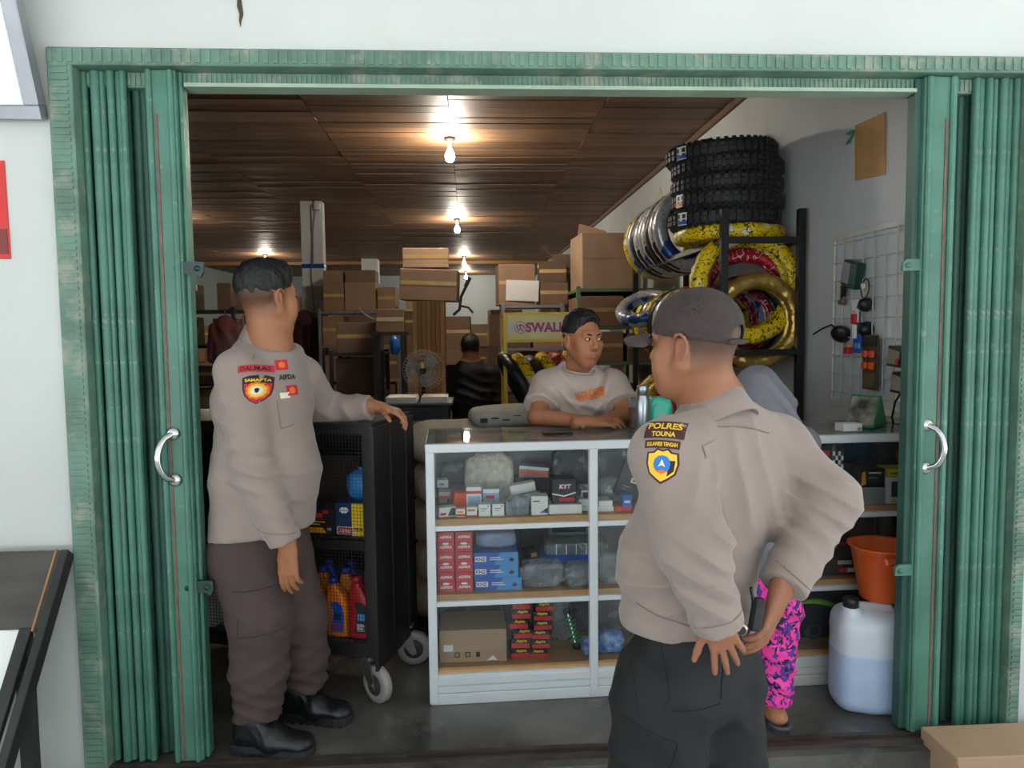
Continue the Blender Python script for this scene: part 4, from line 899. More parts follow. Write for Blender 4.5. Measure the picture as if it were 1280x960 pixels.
# ================================================================= PEOPLE: smooth implicit surfaces turned into meshes
def nrm(v): v = np.asarray(v, float); return v/np.linalg.norm(v)
class Field:
    """signed distance samples on a regular grid; parts are blended in, then turned into one continuous surface"""
    def __init__(s, lo, hi, h):
        s.h = h; s.lo = np.asarray(lo, float); s.n = (np.ceil((np.asarray(hi)-s.lo)/h)+1).astype(int)
        s.ax = [(s.lo[i]+h*np.arange(s.n[i])).astype(np.float32) for i in range(3)]
        s.F = np.full(tuple(s.n), .05, np.float32)
    def twin(s):
        o = Field.__new__(Field); o.h, o.lo, o.n, o.ax = s.h, s.lo, s.n, s.ax; o.F = np.full(tuple(s.n), .05, np.float32); return o
    def reg(s, lo, hi, pad):
        sl = []
        for i in range(3):
            a = int(max(0, math.floor((lo[i]-pad-s.lo[i])/s.h))); b = int(min(s.n[i], math.ceil((hi[i]+pad-s.lo[i])/s.h)+1))
            if b <= a: return None, None
            sl.append(slice(a, b))
        P = np.meshgrid(*[s.ax[i][sl[i]] for i in range(3)], indexing='ij', sparse=True)
        return tuple(sl), P
    def blend(s, sl, d, k, op='u'):
        A = s.F[sl]
        if op == 'u':
            t = np.clip(.5+.5*(A-d)/k, 0, 1); s.F[sl] = A*(1-t)+d*t-k*t*(1-t)
        else:   # carve
            t = np.clip(.5-.5*(A+d)/k, 0, 1); s.F[sl] = A*(1-t)-d*t+k*t*(1-t)
    def seg(s, a, b, r0, r1, k=.02, side=None, e=1., op='u'):
        a = np.asarray(a, float); b = np.asarray(b, float); R_ = max(r0, r1)*max(1, e)
        sl, P = s.reg(np.minimum(a, b)-R_, np.maximum(a, b)+R_, k+.02)
        if sl is None: return s
        ab = b-a; L2 = max(float(ab@ab), 1e-9)
        q = [P[i]-a[i] for i in range(3)]
        t = np.clip((q[0]*ab[0]+q[1]*ab[1]+q[2]*ab[2])/L2, 0, 1)
        w = [q[i]-t*ab[i] for i in range(3)]
        if side is not None:
            sv = nrm(side); c = w[0]*sv[0]+w[1]*sv[1]+w[2]*sv[2]
            w = [w[i]-c*sv[i]*(1-1/e) for i in range(3)]
        d = np.sqrt(w[0]**2+w[1]**2+w[2]**2)-(r0+(r1-r0)*t); s.blend(sl, d, k, op); return s
    def chain(s, pts, rad, k=.02, side=None, e=1.):
        for i in range(len(pts)-1): s.seg(pts[i], pts[i+1], rad[i], rad[i+1], k, side, e)
        return s
    def ell(s, c, r, Rm=None, k=.02, op='u'):
        c = np.asarray(c, float); R_ = max(r); sl, P = s.reg(c-R_, c+R_, k+.02)
        if sl is None: return s
        q = [P[i]-c[i] for i in range(3)]
        if Rm is not None: q = [q[0]*Rm[0, j]+q[1]*Rm[1, j]+q[2]*Rm[2, j] for j in range(3)]
        k0 = np.sqrt((q[0]/r[0])**2+(q[1]/r[1])**2+(q[2]/r[2])**2)
        k1 = np.sqrt((q[0]/r[0]**2)**2+(q[1]/r[1]**2)**2+(q[2]/r[2]**2)**2)+1e-6
        s.blend(sl, k0*(k0-1)/k1, k, op); return s
    def loft(s, sts, side, k=.02):
        """stacked elliptical sections: (centre, half width along side, half depth)"""
        for (c0, w0, d0), (c1, w1, d1) in zip(sts[:-1], sts[1:]):
            s.seg(c0, c1, d0, d1, k, side, (w0/d0+w1/d1)/2)
        return s
    def cut(s, p, n, lo=None, hi=None):
        n = nrm(n)
        if lo is None: sl, P = s.reg(s.lo, s.lo+s.n*s.h, 0)
        else: sl, P = s.reg(np.asarray(lo), np.asarray(hi), 0)
        if sl is None: return s
        s.F[sl] = np.maximum(s.F[sl], (P[0]-p[0])*n[0]+(P[1]-p[1])*n[1]+(P[2]-p[2])*n[2]); return s
    def merge(s, o, k): s.blend((slice(None),)*3, o.F, k); return s
    def fold(s, c, r, dr, wl, amp, ph=0., bend=6.):
        c = np.asarray(c, float); dr = nrm(dr); sl, P = s.reg(c-2*r, c+2*r, 0)
        if sl is None: return s
        q = [P[i]-c[i] for i in range(3)]; g = np.exp(-(q[0]**2+q[1]**2+q[2]**2)/r**2)
        u = q[0]*dr[0]+q[1]*dr[1]+q[2]*dr[2]
        wv = .25*np.sin(bend*3*(q[0]+q[1]*.7)+ph)+.25*np.sin(bend*2.3*(q[2]-q[1])+ph*2)
        tt = math.pi*(u/wl+wv*.5)+ph; s.F[sl] -= 1.5*amp*g*(1-2*np.abs(np.sin(tt))**.75); return s
    def noise(s, amp, f, seed=0):
        q = np.random.default_rng(seed); X, Y, Z = np.meshgrid(*s.ax, indexing='ij', sparse=True)
        for i in range(4):
            d = q.normal(size=3); d /= np.linalg.norm(d); ff = f*(1+.5*i)
            s.F += amp/(1+i*.6)*np.sin(ff*(X*d[0]+Y*d[1]+Z*d[2])+q.uniform(0, 6))*np.sin(ff*.6*(X*d[1]+Y*d[2]-Z*d[0])+q.uniform(0, 6))
        return s
    def surface(s):
        F = s.F; F[0] = F[-1] = .05; F[:, 0] = F[:, -1] = .05; F[:, :, 0] = F[:, :, -1] = .05
        S = F < 0; c = np.zeros(tuple(np.array(F.shape)-1), np.uint8)
        for i in (0, 1):
            for j in (0, 1):
                for k in (0, 1): c += S[i:S.shape[0]-1+i, j:S.shape[1]-1+j, k:S.shape[2]-1+k]
        act = (c > 0) & (c < 8); I, J, K = np.nonzero(act); ids = np.full(c.shape, -1, np.int32); ids[I, J, K] = np.arange(len(I))
        acc = np.zeros((len(I), 3)); cnt = np.zeros(len(I)); cs = [(a, b, d) for a in (0, 1) for b in (0, 1) for d in (0, 1)]
        for p in cs:
            for q in cs:
                if sum(q) == sum(p)+1 and all(q[i] >= p[i] for i in range(3)):
                    fa = F[I+p[0], J+p[1], K+p[2]]; fb = F[I+q[0], J+q[1], K+q[2]]; m = (fa < 0) != (fb < 0)
                    t = np.where(m, fa/np.where(m, fa-fb, 1), 0)
                    for i in range(3): acc[:, i] += np.where(m, p[i]+(q[i]-p[i])*t, 0)
                    cnt += m
        V = s.lo+s.h*(np.stack([I, J, K], 1)+acc/cnt[:, None]); Fs = []
        for ax in range(3):
            o1, o2 = (ax+1) % 3, (ax+2) % 3
            A = np.take(S, np.arange(S.shape[ax]-1), ax); B = np.take(S, np.arange(1, S.shape[ax]), ax)
            E = np.stack(np.nonzero(A != B), 1); ok = (E[:, o1] >= 1) & (E[:, o2] >= 1) & (E[:, o1] < c.shape[o1]) & (E[:, o2] < c.shape[o2]); E = E[ok]
            ins = A[E[:, 0], E[:, 1], E[:, 2]]
            def cell(d1, d2):
                q = E.copy(); q[:, o1] -= d1; q[:, o2] -= d2; return ids[q[:, 0], q[:, 1], q[:, 2]]
            Q = np.stack([cell(1, 1), cell(0, 1), cell(0, 0), cell(1, 0)], 1); Q[~ins] = Q[~ins][:, ::-1]; Fs.append(Q)
        Q = np.concatenate(Fs); Q = Q[(Q >= 0).all(1)]
        return V, Q
    def build(s, name, mat, parent, org, color=None, relax=1):
        V, Q = s.surface()
        for _ in range(relax):   # light Laplacian pass
            a = np.zeros_like(V); n = np.zeros(len(V))
            for i in range(4):
                np.add.at(a, Q[:, i], V[Q[:, (i+1) % 4]]+V[Q[:, (i-1) % 4]]); np.add.at(n, Q[:, i], 2)
            V = V*.5+.5*a/np.maximum(n, 1)[:, None]
        me = npmesh(name, V-np.asarray(org), Q, mat)
        if color is not None:
            col = me.color_attributes.new('tone', 'FLOAT_COLOR', 'POINT'); cc = np.ones((len(V), 4), np.float32); cc[:, :3] = color(V); col.data.foreach_set('color', cc.ravel())
        o = link(name, me, parent); o_bvh = BVHTree.FromPolygons([tuple(v) for v in V], [tuple(q) for q in Q.tolist()])
        return o, o_bvh

def skin_mat(name, rough=.5):
    if name in MATS: return MATS[name]
    m = M(name, C(190, 130, 95), rough, var=.06, vs=30, bump=.06, bs=120, spec=.35)
    nt = m.node_tree; b = nt.nodes['Principled BSDF']; a = nt.nodes.new('ShaderNodeVertexColor'); a.layer_name = 'tone'
    src = b.inputs['Base Color'].links[0].from_socket
    # noise only modulates the painted complexion slightly
    mx = nt.nodes.new('ShaderNodeMix'); mx.data_type = 'RGBA'; mx.blend_type = 'MIX'; mx.inputs[0].default_value = .12
    nt.links.new(a.outputs['Color'], mx.inputs[6]); nt.links.new(src, mx.inputs[7]); nt.links.new(mx.outputs[2], b.inputs['Base Color'])
    b.inputs['Subsurface Weight'].default_value = .08; b.inputs['Subsurface Radius'].default_value = (.012, .005, .003); b.inputs['Subsurface Scale'].default_value = .5
    return m
SKIN = skin_mat('skin')
HAIR = M('black_hair', C(12, 11, 12), .6, var=.3, vs=60, bump=.5, bs=140, stretch=(1, 1, .35))
def lin(*c): return np.array(C(*c)[:3])

class Head:
    """head frame: x to the person's left ear, y forward, z up"""
    def __init__(s, c, f, tilt=0., scale=1., roll=0.):
        f = nrm((f[0], f[1], 0)); up = np.array([0, 0, 1.]); 
        fw = nrm(f*math.cos(tilt)+up*math.sin(tilt)); lf = nrm(np.cross(up, f)); u = nrm(np.cross(fw, -lf)); u = -nrm(np.cross(lf, fw)) if u[2] < 0 else u
        lf2 = lf*math.cos(roll)+u*math.sin(roll); u2 = u*math.cos(roll)-lf*math.sin(roll)
        s.c = np.asarray(c, float); s.R = np.stack([lf2, fw, u2], 1); s.k = scale
    def __call__(s, p): return s.c+s.R@(np.asarray(p, float)*s.k)
    def loc(s, V): return ((V-s.c)@s.R)/s.k
def sculpt_head(S, H, face=True, stout=0.):
    k_ = H.k; E = lambda c, r, k=.012, op='u': S.ell(H(c), tuple(x*k_ for x in r), H.R, k*k_, op)
    G_ = lambda a, b, r0, r1, k=.012, op='u': S.seg(H(a), H(b), r0*k_, r1*k_, k*k_, None, 1., op)
    E((0, -.012, .034), (.077, .097, .086), .02); E((0, .028, -.03), (.063+stout*.6, .066, .083), .03); E((0, .058, -.099), (.028+stout, .024, .022), .03)
    for s in (-1, 1):
        G_((s*(.055+stout), -.002, -.045), (s*(.026+stout), .052, -.098), .02, .018, .03)
        E((s*.046, .060, -.018), (.026, .024, .018), .03)
        E((s*.038, .058, -.055), (.026+stout, .026, .026), .03)
        E((s*.077, -.008, -.006), (.010, .017, .030), .006); E((s*.087, -.004, -.004), (.007, .011, .019), .005, 'c')
        er = [(s*(.0845+.007*math.sin(a)**2+(.004 if math.cos(a) < 0 else 0)), -.009+.019*math.cos(a), -.002+.031*math.sin(a)) for a in [math.pi*(-.55-1.25*i/9+2.) for i in range(10)]]
        for a_, b_ in zip(er[:-1], er[1:]): G_(a_, b_, .0042, .0042, .004)
        E((s*.079, .0, -.034), (.007, .008, .010), .006)
    if face:
        G_((-.036, .080, .030), (.036, .080, .030), .013, .013, .02)
        for s in (-1, 1): E((s*.031, .099, .007), (.019, .013, .012), .012, 'c')
        G_((0, .091, .020), (0, .113, -.024), .0075, .0120, .010)
        for s in (-1, 1): E((s*.0135, .098, -.030), (.0095, .011, .008), .006)
        E((0, .084, -.058), (.030, .016, .022), .015)
        E((0, .097, -.0565), (.023, .009, .0062), .004); E((0, .094, -.0715), (.020, .0095, .0072), .004)
        G_((-.021, .104, -.064), (.021, .104, -.064), .0018, .0018, .004, 'c')
        for s in (-1, 1):
            E((s*.031, .086, .0085), (.0165, .0115, .0115), .003)
def face_parts(H, parent, org):
    """eyes and brows as small pieces on the head"""
    fr = lambda p: H(p)-org
    for s in (-1, 1):
        g = G(); g.lathe([(0, .0115), (.0045, .0108), (.0085, .0078), (.0112, .003), (.0115, 0)], 16); g.v = [tuple(fr((s*.031+x*1.15, .0872+z*1.05, .0078+y*.52))) for x, y, z in g.v]; e = g.build('eye', M('eye_white', C(222, 212, 204), .25, var=0), parent)
        g = G(); g.lathe([(0, .0122), (.003, .0121), (.0052, .0112)], 14); g.v = [tuple(fr((s*.031+.0015+x, .0877+z*1.05, .0080+y*.9))) for x, y, z in g.v]; g.build('iris', M('dark_iris', C(28, 20, 18), .15, var=0), e)
        g = G(); g.tube([fr((s*(.031+.0135*math.cos(a)), .0962-.006*abs(math.cos(a))**2, .0085+.0072*math.sin(a))) for a in [math.pi*i/8 for i in range(9)]], .0021, 6); g.build('eyelid', M('eyelid_skin', C(120, 76, 56), .5, var=.05), parent)
        g = G(); g.tube([fr((s*x, y, z)) for x, y, z in ((.014, .0965, .0245), (.024, .0965, .0285), (.036, .091, .0300), (.047, .0815, .0265))], [.0026, .0036, .0032, .0014], 6); g.build('eyebrow', HAIR, parent)
def hand(S, W, d, n, thumb, curl=(.3, .35, .4, .45), spread=.06, sc=1., tcurl=.3, tdir=(.62, .75, .1)):
    """W wrist, d finger direction, n palm normal; thumb = +1/-1 side along d x n"""
    d = nrm(d); n = nrm(np.asarray(n)-d*np.dot(n, d)); l = np.cross(d, n)*thumb; W = np.asarray(W, float)
    B = [W+sc*(d*a+l*b) for a, b in ((.088, .029), (.092, .010), (.088, -.009), (.080, -.027))]
    for b in B: S.seg(W+l*np.dot(b-W, l)*.55+d*.01, b, .0175*sc, .0115*sc, .012, n, .85)
    S.seg(W-d*.06, W+d*.02, .027*sc, .022*sc, .015, l, 1.15)
    S.ell(W+sc*(d*.045+l*.018+n*.006), (.02*sc,)*3, None, .012)
    for i, (b, L) in enumerate(zip(B, (.070, .078, .073, .057))):
        p = b; a = 0; dd = nrm(d+l*spread*(1.5-i)); segs = (.46, .31, .25); rr = (.0095, .0088, .0080, .0068)
        for j in range(3):
            a += curl[i]*(.8, 1.1, .7)[j]; v = dd*math.cos(a)+n*math.sin(a); q = p+v*L*segs[j]*sc*1.05
            S.seg(p, q, rr[j]*sc, rr[j+1]*sc, .003); p = q
    p = W+sc*(d*.028+l*.024+n*.004); v = nrm(d*tdir[0]+l*tdir[1]+n*tdir[2])
    for j, L in enumerate((.040, .032, .026)):
        v2 = nrm(v+(d*.5+n*.5)*tcurl*j); q = p+v2*L*sc; S.seg(p, q, (.0135, .0105, .0095)[j]*sc, (.0105, .0095, .0075)[j]*sc, .005 if j else .01); p = q
def hair_tone(H, base, stub, zfade, zfull, lips=True, yfront=.045):
    """complexion: cropped sides where the hair is shaved to the scalp, lips, ear tint"""
    b = lin(*base); st = lin(*stub); lp = lin(160, 98, 84)
    def f(V):
        L = H.loc(V); c = np.tile(b, (len(V), 1))
        inh = (np.abs(L[:, 0]) < .12) & (L[:, 2] > -.09) & (np.linalg.norm(L, axis=1) < .17)
        back = np.clip((yfront-L[:, 1])/.03, 0, 1); up = np.clip((L[:, 2]-zfade-.5*np.clip(L[:, 1]+.02, 0, 1))/(zfull-zfade), 0, 1)
        ear = (np.abs(L[:, 0]) > .0755) & (L[:, 2] < .03) & (L[:, 1] > -.034) & (L[:, 1] < .012)
        w = np.where(inh & ~ear, back*up, 0)*.95; c = c*(1-w[:, None])+st*w[:, None]
        if lips:
            m = (np.abs(L[:, 0]) < .0215) & (L[:, 1] > .090) & (L[:, 2] < -.0525) & (L[:, 2] > -.077); c[m] = lp
        return c
    return f

# flat cloth badges laid onto a curved garment
def drape(bvh, o, n, pts, off=.0015, xdir=None):
    """drop 2-D points (metres) along -n onto the garment"""
    n = nrm(n); x = nrm(np.asarray(xdir, float)-n*np.dot(xdir, n)); y = np.cross(n, x); out = []
    last = None
    for p in pts:
        q = np.asarray(o)+x*p[0]+y*p[1]+n*.12; h = bvh.ray_cast(Vector(q), Vector(-n), .3)
        if h[0] is None: w = np.asarray(o)+x*p[0]+y*p[1]
        else: w = np.array(h[0])+n*off
        out.append(w)
    return out
def badge(name, mat, parent, org, bvh, o, n, xdir, outline, off=.0018, rings=4):
    """star-shaped cloth badge; outline about (0,0)"""
    P = []; 
    for i, p in enumerate(outline):
        q = outline[(i+1) % len(outline)]; m = max(1, int(math.dist(p, q)/.012))
        P += [(p[0]+(q[0]-p[0])*j/m, p[1]+(q[1]-p[1])*j/m) for j in range(m)]
    n_ = len(P); pts = [(0, 0)]+[(p[0]*r/rings, p[1]*r/rings) for r in range(1, rings+1) for p in P]
    V = drape(bvh, o, n, pts, off, xdir); F = [(0, 1+i, 1+(i+1) % n_) for i in range(n_)]
    for r in range(rings-1):
        a, b = 1+r*n_, 1+(r+1)*n_; F += [(a+i, b+i, b+(i+1) % n_, a+(i+1) % n_) for i in range(n_)]
    g = G(); g.add([v-org for v in V], F, 0, True); return g.build(name, mat, parent)
def badge_text(name, mat, parent, org, bvh, o, n, xdir, body, width, at2=(0, 0), off=.0032, arc=0., height=None):
    V, Fs, w, h = text_geo(body, .03, 0.); s = width/w; sy = height/h if height else s
    pts = [(at2[0]+p[0]*s, at2[1]+p[1]*sy-arc*(p[0]*s)**2) for p in V]
    W_ = drape(bvh, o, n, pts, off, xdir); g = G(); g.add([v-org for v in W_], Fs, 0); return g.build(name, mat, parent)
def arcband(name, mat, parent, org, bvh, o, n, xdir, w, h, arc, at2=(0, 0), off=.0018):
    n_ = 10; pts = []
    for i in range(n_+1):
        x = (i/n_-.5)*w
        for k in range(4): pts.append((at2[0]+x, at2[1]+(k/3-.5)*h-arc*x*x))
    V = drape(bvh, o, n, pts, off, xdir); g = G()
    g.add([v-org for v in V], [(i*4+k, (i+1)*4+k, (i+1)*4+k+1, i*4+k+1) for i in range(n_) for k in range(3)], 0, True); return g.build(name, mat, parent)
def stitch(name, mat, parent, org, bvh, pts, n, r=.0018, off=.001):
    """seam line laid on the cloth through world points"""
    P = []
    for a, b in zip(pts[:-1], pts[1:]):
        m = max(2, int(np.linalg.norm(np.asarray(b)-a)/.012))
        P += [np.asarray(a)+(np.asarray(b)-a)*i/m for i in range(m)]
    P.append(np.asarray(pts[-1])); out = []
    for p in P:
        q = p+nrm(n)*.15; h = bvh.ray_cast(Vector(q), Vector(-nrm(n)), .32)
        if h[0] is not None: out.append(np.array(h[0])+nrm(n)*off-org)
    if len(out) > 1:
        g = G(); g.tube(out, r, 5); return g.build(name, mat, parent)
m_shirt = M('police_shirt_cloth', C(145, 129, 122), .8, var=.05, vs=7, bump=.12, bs=300, sheen=.2)
m_seam = M('shirt_seam', C(130, 115, 109), .85, var=.05)
m_trou = M('brown_trouser_cloth', C(70, 56, 53), .85, var=.08, vs=6, bump=.12, bs=250)
m_trouk = M('black_trouser_cloth', C(17, 17, 20), .75, var=.12, vs=6, bump=.12, bs=250)
m_boot = M('black_boot_leather', C(24, 25, 28), .32, var=.2, vs=20, bump=.2, bs=60)
m_sole = M('boot_sole_rubber', C(38, 38, 40), .6, var=.1)
A = lambda px, py, Y: at(px, py, Y)
def bounds(pts, pad): P = np.array(pts); return P.min(0)-pad, P.max(0)+pad
def collar(name, mat, parent, org, base, up, f, r, h=.045, open_=.5, lean=.25, e=.85):
    """stand-and-fall shirt collar: sloped band round the neck, open at the throat"""
    up = nrm(up); f = nrm(np.asarray(f)-up*np.dot(f, up)); l = np.cross(up, f); V = []; n = 30
    for i in range(n+1):
        a = math.pi*(open_*.25)+2*math.pi*(1-open_*.25)*i/n   # angle from front
        dr = f*math.cos(a)+l*math.sin(a)*e
        dip = -.022*(1+math.cos(a))
        for rr, z in ((r, 0), (r*.93, h), (r*.99, h+.004), (r*1.26, -.030), (r*1.22, -.034), (r*1.0, -.01)):
            V.append(np.asarray(base)+dr*rr+up*(z+dip)-org)
    g = G(); k = 6; g.add(V, [(i*k+j, (i+1)*k+j, (i+1)*k+(j+1) % k, i*k+(j+1) % k) for i in range(n) for j in range(k)], 0, True)
    return g.build(name, mat, parent)
_bm = {}
def boot(parent, org, heel, toe, name='boot'):
    """laced leather boot, 0.29 m long; local x forward"""
    if not _bm:
        S = Field((-.08, -.075, -.005), (.27, .075, .27), .005)
        S.seg((-.012, 0, .05), (.10, 0, .048), .042, .044, .03, (0, 1, 0), .95); S.seg((.10, 0, .045), (.195, .004, .040), .044, .034, .03, (0, 1, 0), 1.3)
        S.ell((.195, .004, .038), (.045, .046, .032), None, .02); S.seg((-.006, 0, .08), (.0, 0, .24), .046, .052, .03); S.seg((.03, 0, .11), (.085, 0, .075), .04, .035, .03)
        S.cut((0, 0, .018), (0, 0, -1)); S.cut((0, 0, .245), (0, 0, 1)); S.fold((.07, 0, .09), .05, (1, 0, .6), .03, .0022)
        V, Q = S.surface(); _bm['u'] = npmesh('boot_upper', V, Q, m_boot)
        out = [(-.062, -.02), (-.05, -.037), (.0, -.042), (.06, -.038), (.13, -.048), (.19, -.050), (.23, -.036), (.245, -.005), (.24, .025), (.21, .046), (.16, .053), (.1, .045), (.05, .036), (0, .04), (-.045, .036), (-.06, .02)]
        g = G(); g.prism(out, .03, Matrix.Translation((0, 0, .004)))
        for i in range(9): g.box((-.04+.032*i, 0, .005), (.016, .092, .01))
        _bm['s'] = g.mesh('boot_sole', m_sole)
        g = G()
        for i in range(5):
            x, z = .118-.02*i, .088+.024*i
            for s in (-1, 1): g.tube([(x, s*.026, z-.006), (x+.008, 0, z+.008), (x-.014, -s*.026, z+.014)], .0028, 5)
        for s in (-1, 1): g.tube([(.05, 0, .2), (.075, s*.02, .215), (.09, s*.03, .19), (.07, s*.015, .18), (.055, 0, .198)], .0024, 5)
        _bm['l'] = g.mesh('boot_laces', M('lace_black', C(20, 20, 22), .7))
    d = np.asarray(toe)-heel; a = math.atan2(d[1], d[0]); r = link(name, _bm['u'], parent, np.asarray(heel)-org, (0, 0, a))
    link('sole', _bm['s'], r); link('laces', _bm['l'], r); return r

# ---------------------------------------------------------------- officer with his hand on the cart
org = np.array([*A(330, 930, 2.66)[:2], 0.])
p1 = thing('person', 'person in grey brown police uniform and boots, hand on the black cart', 'person', org)
fb = nrm((.84, -.54, 0)); lf = np.cross((0, 0, 1.), fb)      # body facing, body left
H = Head(A(333, 373, 2.67), (.62, .78), .06, 1.02)
neck, chest, belly, pel = A(337, 428, 2.68), A(330, 500, 2.68), A(330, 590, 2.68), A(325, 672, 2.68)
RS, RE, RW = A(300, 464, 2.56), A(318, 588, 2.50), A(357, 678, 2.50)
LS, LE, LW = A(378, 466, 2.82), A(404, 512, 3.00), A(464, 509, 2.93)
S = Field(*bounds([H.c+[0, 0, .15], H.c-[.1, .1, 0], RS, RE, RW-[0, 0, .2], LW+[.18, 0, -.1], LE, pel], .10), .0045)
sculpt_head(S, H, True, .004)
S.seg(H((0, -.022, -.05)), neck+[0, 0, -.03], .058, .064, .02); S.seg(neck, belly, .08, .1, .03); S.seg(belly, pel, .1, .1, .03)
S.chain([neck-[0, 0, .05], RS, RE, RW], [.05, .05, .04, .027], .02); S.chain([neck-[0, 0, .05], LS, LE, LW], [.05, .05, .04, .027], .02)
hand(S, RW+nrm(RW-RE)*.02, (-.02, .02, -1), (.35, .93, 0), -1, (.22, .28, .34, .42), .02, 1.02, .3, (.85, .35, .35))
hand(S, LW+nrm(LW-LE)*.03, (.93, -.25, -.22), (-.25, .1, -.95), -1, (.5, .6, .7, .75), .05, .95)
b1, _ = S.build('body', SKIN, p1, org, hair_tone(H, (152, 101, 72), (30, 26, 26), -.07, .0, True, .045), relax=1)
S = Field(H.c-.14, H.c+.16, .005)   # hair: longer crown, shaved sides
S.ell(H((0, -.014, .048)), (.0812, .1010, .0830), H.R, .01); S.ell(H((0, -.010, .066)), (.076, .094, .072), H.R, .02); S.ell(H((0, .045, .085)), (.062, .054, .046), H.R, .03)
S.noise(.0022, 150, 3); S.noise(.0012, 320, 5); S.cut(H((0, .088, .05)), H.R[:, 1]-H.R[:, 2]*.3)
S.build('hair', HAIR, p1, org)
T = Field(*bounds([neck+[0, 0, .03], RS, RE, RW, LS, LE, LW, pel-[0, 0, .05], belly+fb*.2, belly-fb*.2], .12), .0065)
hem = A(325, 664, 2.68)
T.loft([(neck-[0, 0, .02], .075, .07), (neck-[0, 0, .06]+fb*-.01, .165, .10), (chest+fb*.0, .185, .135), (belly+fb*.015, .19, .165), (pel-[0, 0, .08]+fb*.0, .20, .165)], lf, .03)
T.ell(belly+fb*.07+[0, 0, .03], (.13, .13, .15), None, .05)
T.cut(hem, np.array([0, 0, -1.])+fb*.12); T.cut(neck+[0, 0, -.004], np.array([0, 0, 1.])+fb*.35, neck-.12, neck+.2)
U = T.twin(); U.chain([RS-[0, 0, .01], RE, RW], [.078, .072, .056], .03); U.ell(RS, (.082, .082, .075), None, .03); U.cut(RW, RW-RE); T.merge(U, .022)
U = T.twin(); U.chain([LS-[0, 0, .01], LE, LW], [.075, .068, .05], .03); U.cut(LW, LW-LE); T.merge(U, .03)
T.fold(RE+[0, -.03, .02], .10, (.2, 0, 1), .06, .005, .4); T.fold(RS-[.02, 0, .16], .08, (.5, 0, 1), .07, .004, 1); T.fold(belly+fb*.12, .14, (.35, 0, 1), .09, .005, 2); T.fold(belly-fb*.15, .14, (-.5, 0, 1), .08, .008, .8); T.fold((LE+LW)/2, .12, (1, 0, .5), .08, .004); T.fold(RW+[0, 0, .08], .07, (.3, 0, 1), .045, .004, 2)
T.noise(.0012, 40, 2)
s1_, B1 = T.build('uniform_shirt', m_shirt, p1, org)
collar('collar', m_shirt, p1, org, A(332, 423, 2.675), nrm(np.array([0, 0, 1.])+fb*.36), fb, .079, .05)
S = Field(*bounds([pel+[0, 0, .12], A(322, 915, 2.57), A(385, 880, 2.78), A(270, 720, 2.6), A(400, 700, 2.8)], .14), .008)
RK, RA, LK, LA = A(326, 775, 2.57), A(322, 900, 2.57), A(372, 772, 2.76), A(381, 868, 2.78)
RH, LH = A(306, 695, 2.62), A(347, 695, 2.74)
S.loft([(pel+[0, 0, .05], .185, .15), (pel-[0, 0, .06], .19, .155)], lf, .03)
for Hh, K_, An in ((RH, RK, RA), (LH, LK, LA)): S.chain([Hh, K_, (K_+An)/2, An], [.125, .108, .098, .082], .03)
S.cut(RA+[0, 0, .018], (0, 0, -1), RA-[.14, .14, .2], RA+[.14, .14, .06]); S.cut(LA+[0, 0, .03], (0, 0, -1), LA-[.075, .14, .2], LA+[.14, .14, .07])
for An, K_ in ((RA, RK), (LA, LK)):
    S.fold(An+[0, 0, .06], .11, (.25, .1, 1), .045, .007, 1); S.fold((K_+An)/2, .12, (-.4, 0, 1), .07, .006, 2); S.fold(K_+[0, 0, .03], .12, (.5, 0, 1), .08, .005)
S.fold(pel-[.08, 0, .06], .12, (.5, .1, 1), .09, .006); S.noise(.0012, 45, 5)
tr, BT = S.build('uniform_trousers', m_trou, p1, org)
boot(p1, org, [*A(312, 938, 2.585)[:2], 0], [*A(390, 940, 2.53)[:2], 0]); boot(p1, org, [*A(366, 905, 2.80)[:2], 0], [*A(450, 905, 2.73)[:2], 0])
nv = (-.05, -1, .05); xd = (1, 0, 0)
m_bred = M('badge_red', C(190, 36, 50), .7, var=.05); m_bor = M('badge_orange', C(236, 110, 36), .7, var=.05); m_bye = M('badge_yellow', C(240, 196, 60), .7, var=.05); m_bbk = M('badge_black', C(30, 26, 26), .7, var=.05); m_bwh = M('badge_cream', C(236, 226, 206), .7, var=.05)
bo = A(312, 460, 2.46); arcband('shoulder_tab', m_bred, p1, org, B1, bo, nv, xd, .088, .024, 2.6); badge_text('shoulder_lettering', m_bbk, p1, org, B1, bo, nv, xd, 'DALMAS', .072, (0, 0), .0034, 2.6, .014)
bo = A(316, 487, 2.46); sh = [(x*.9, y) for x, y in [(-.040, .036), (-.02, .043), (0, .045), (.02, .043), (.040, .036), (.040, .0), (.034, -.02), (.018, -.036), (0, -.046), (-.018, -.036), (-.034, -.02), (-.040, .0)]]
badge('arm_badge', m_bbk, p1, org, B1, bo, nv, xd, [(x*1.06, y*1.05) for x, y in sh]); badge('arm_badge_field', m_bred, p1, org, B1, bo, nv, xd, [(x*.93, min(y, .02)*.95-.001) for x, y in sh], .0028)
for rr_, mm, of in ((.027, m_bor, .0036), (.021, m_bye, .0044), (.014, m_bwh, .0052)): badge('arm_badge_sun', mm, p1, org, B1, bo-[0, 0, .004], nv, xd, [(rr_*(1+.1*(i % 2))*math.cos(i*math.pi/10), rr_*(1+.1*(i % 2))*math.sin(i*math.pi/10)) for i in range(20)], of)
badge('arm_badge_emblem', m_bbk, p1, org, B1, bo-[0, 0, .003], nv, xd, [(-.006, .005), (0, .008), (.006, .005), (.004, -.006), (0, -.009), (-.004, -.006)], .006)
badge_text('arm_badge_lettering', m_bye, p1, org, B1, bo, nv, xd, 'SAMAPTA', .062, (0, .031), .0042, 1.5, .010)
nv2 = nrm(fb+np.array([-.15, -.35, .1])); xd2 = nrm(-lf)*-1
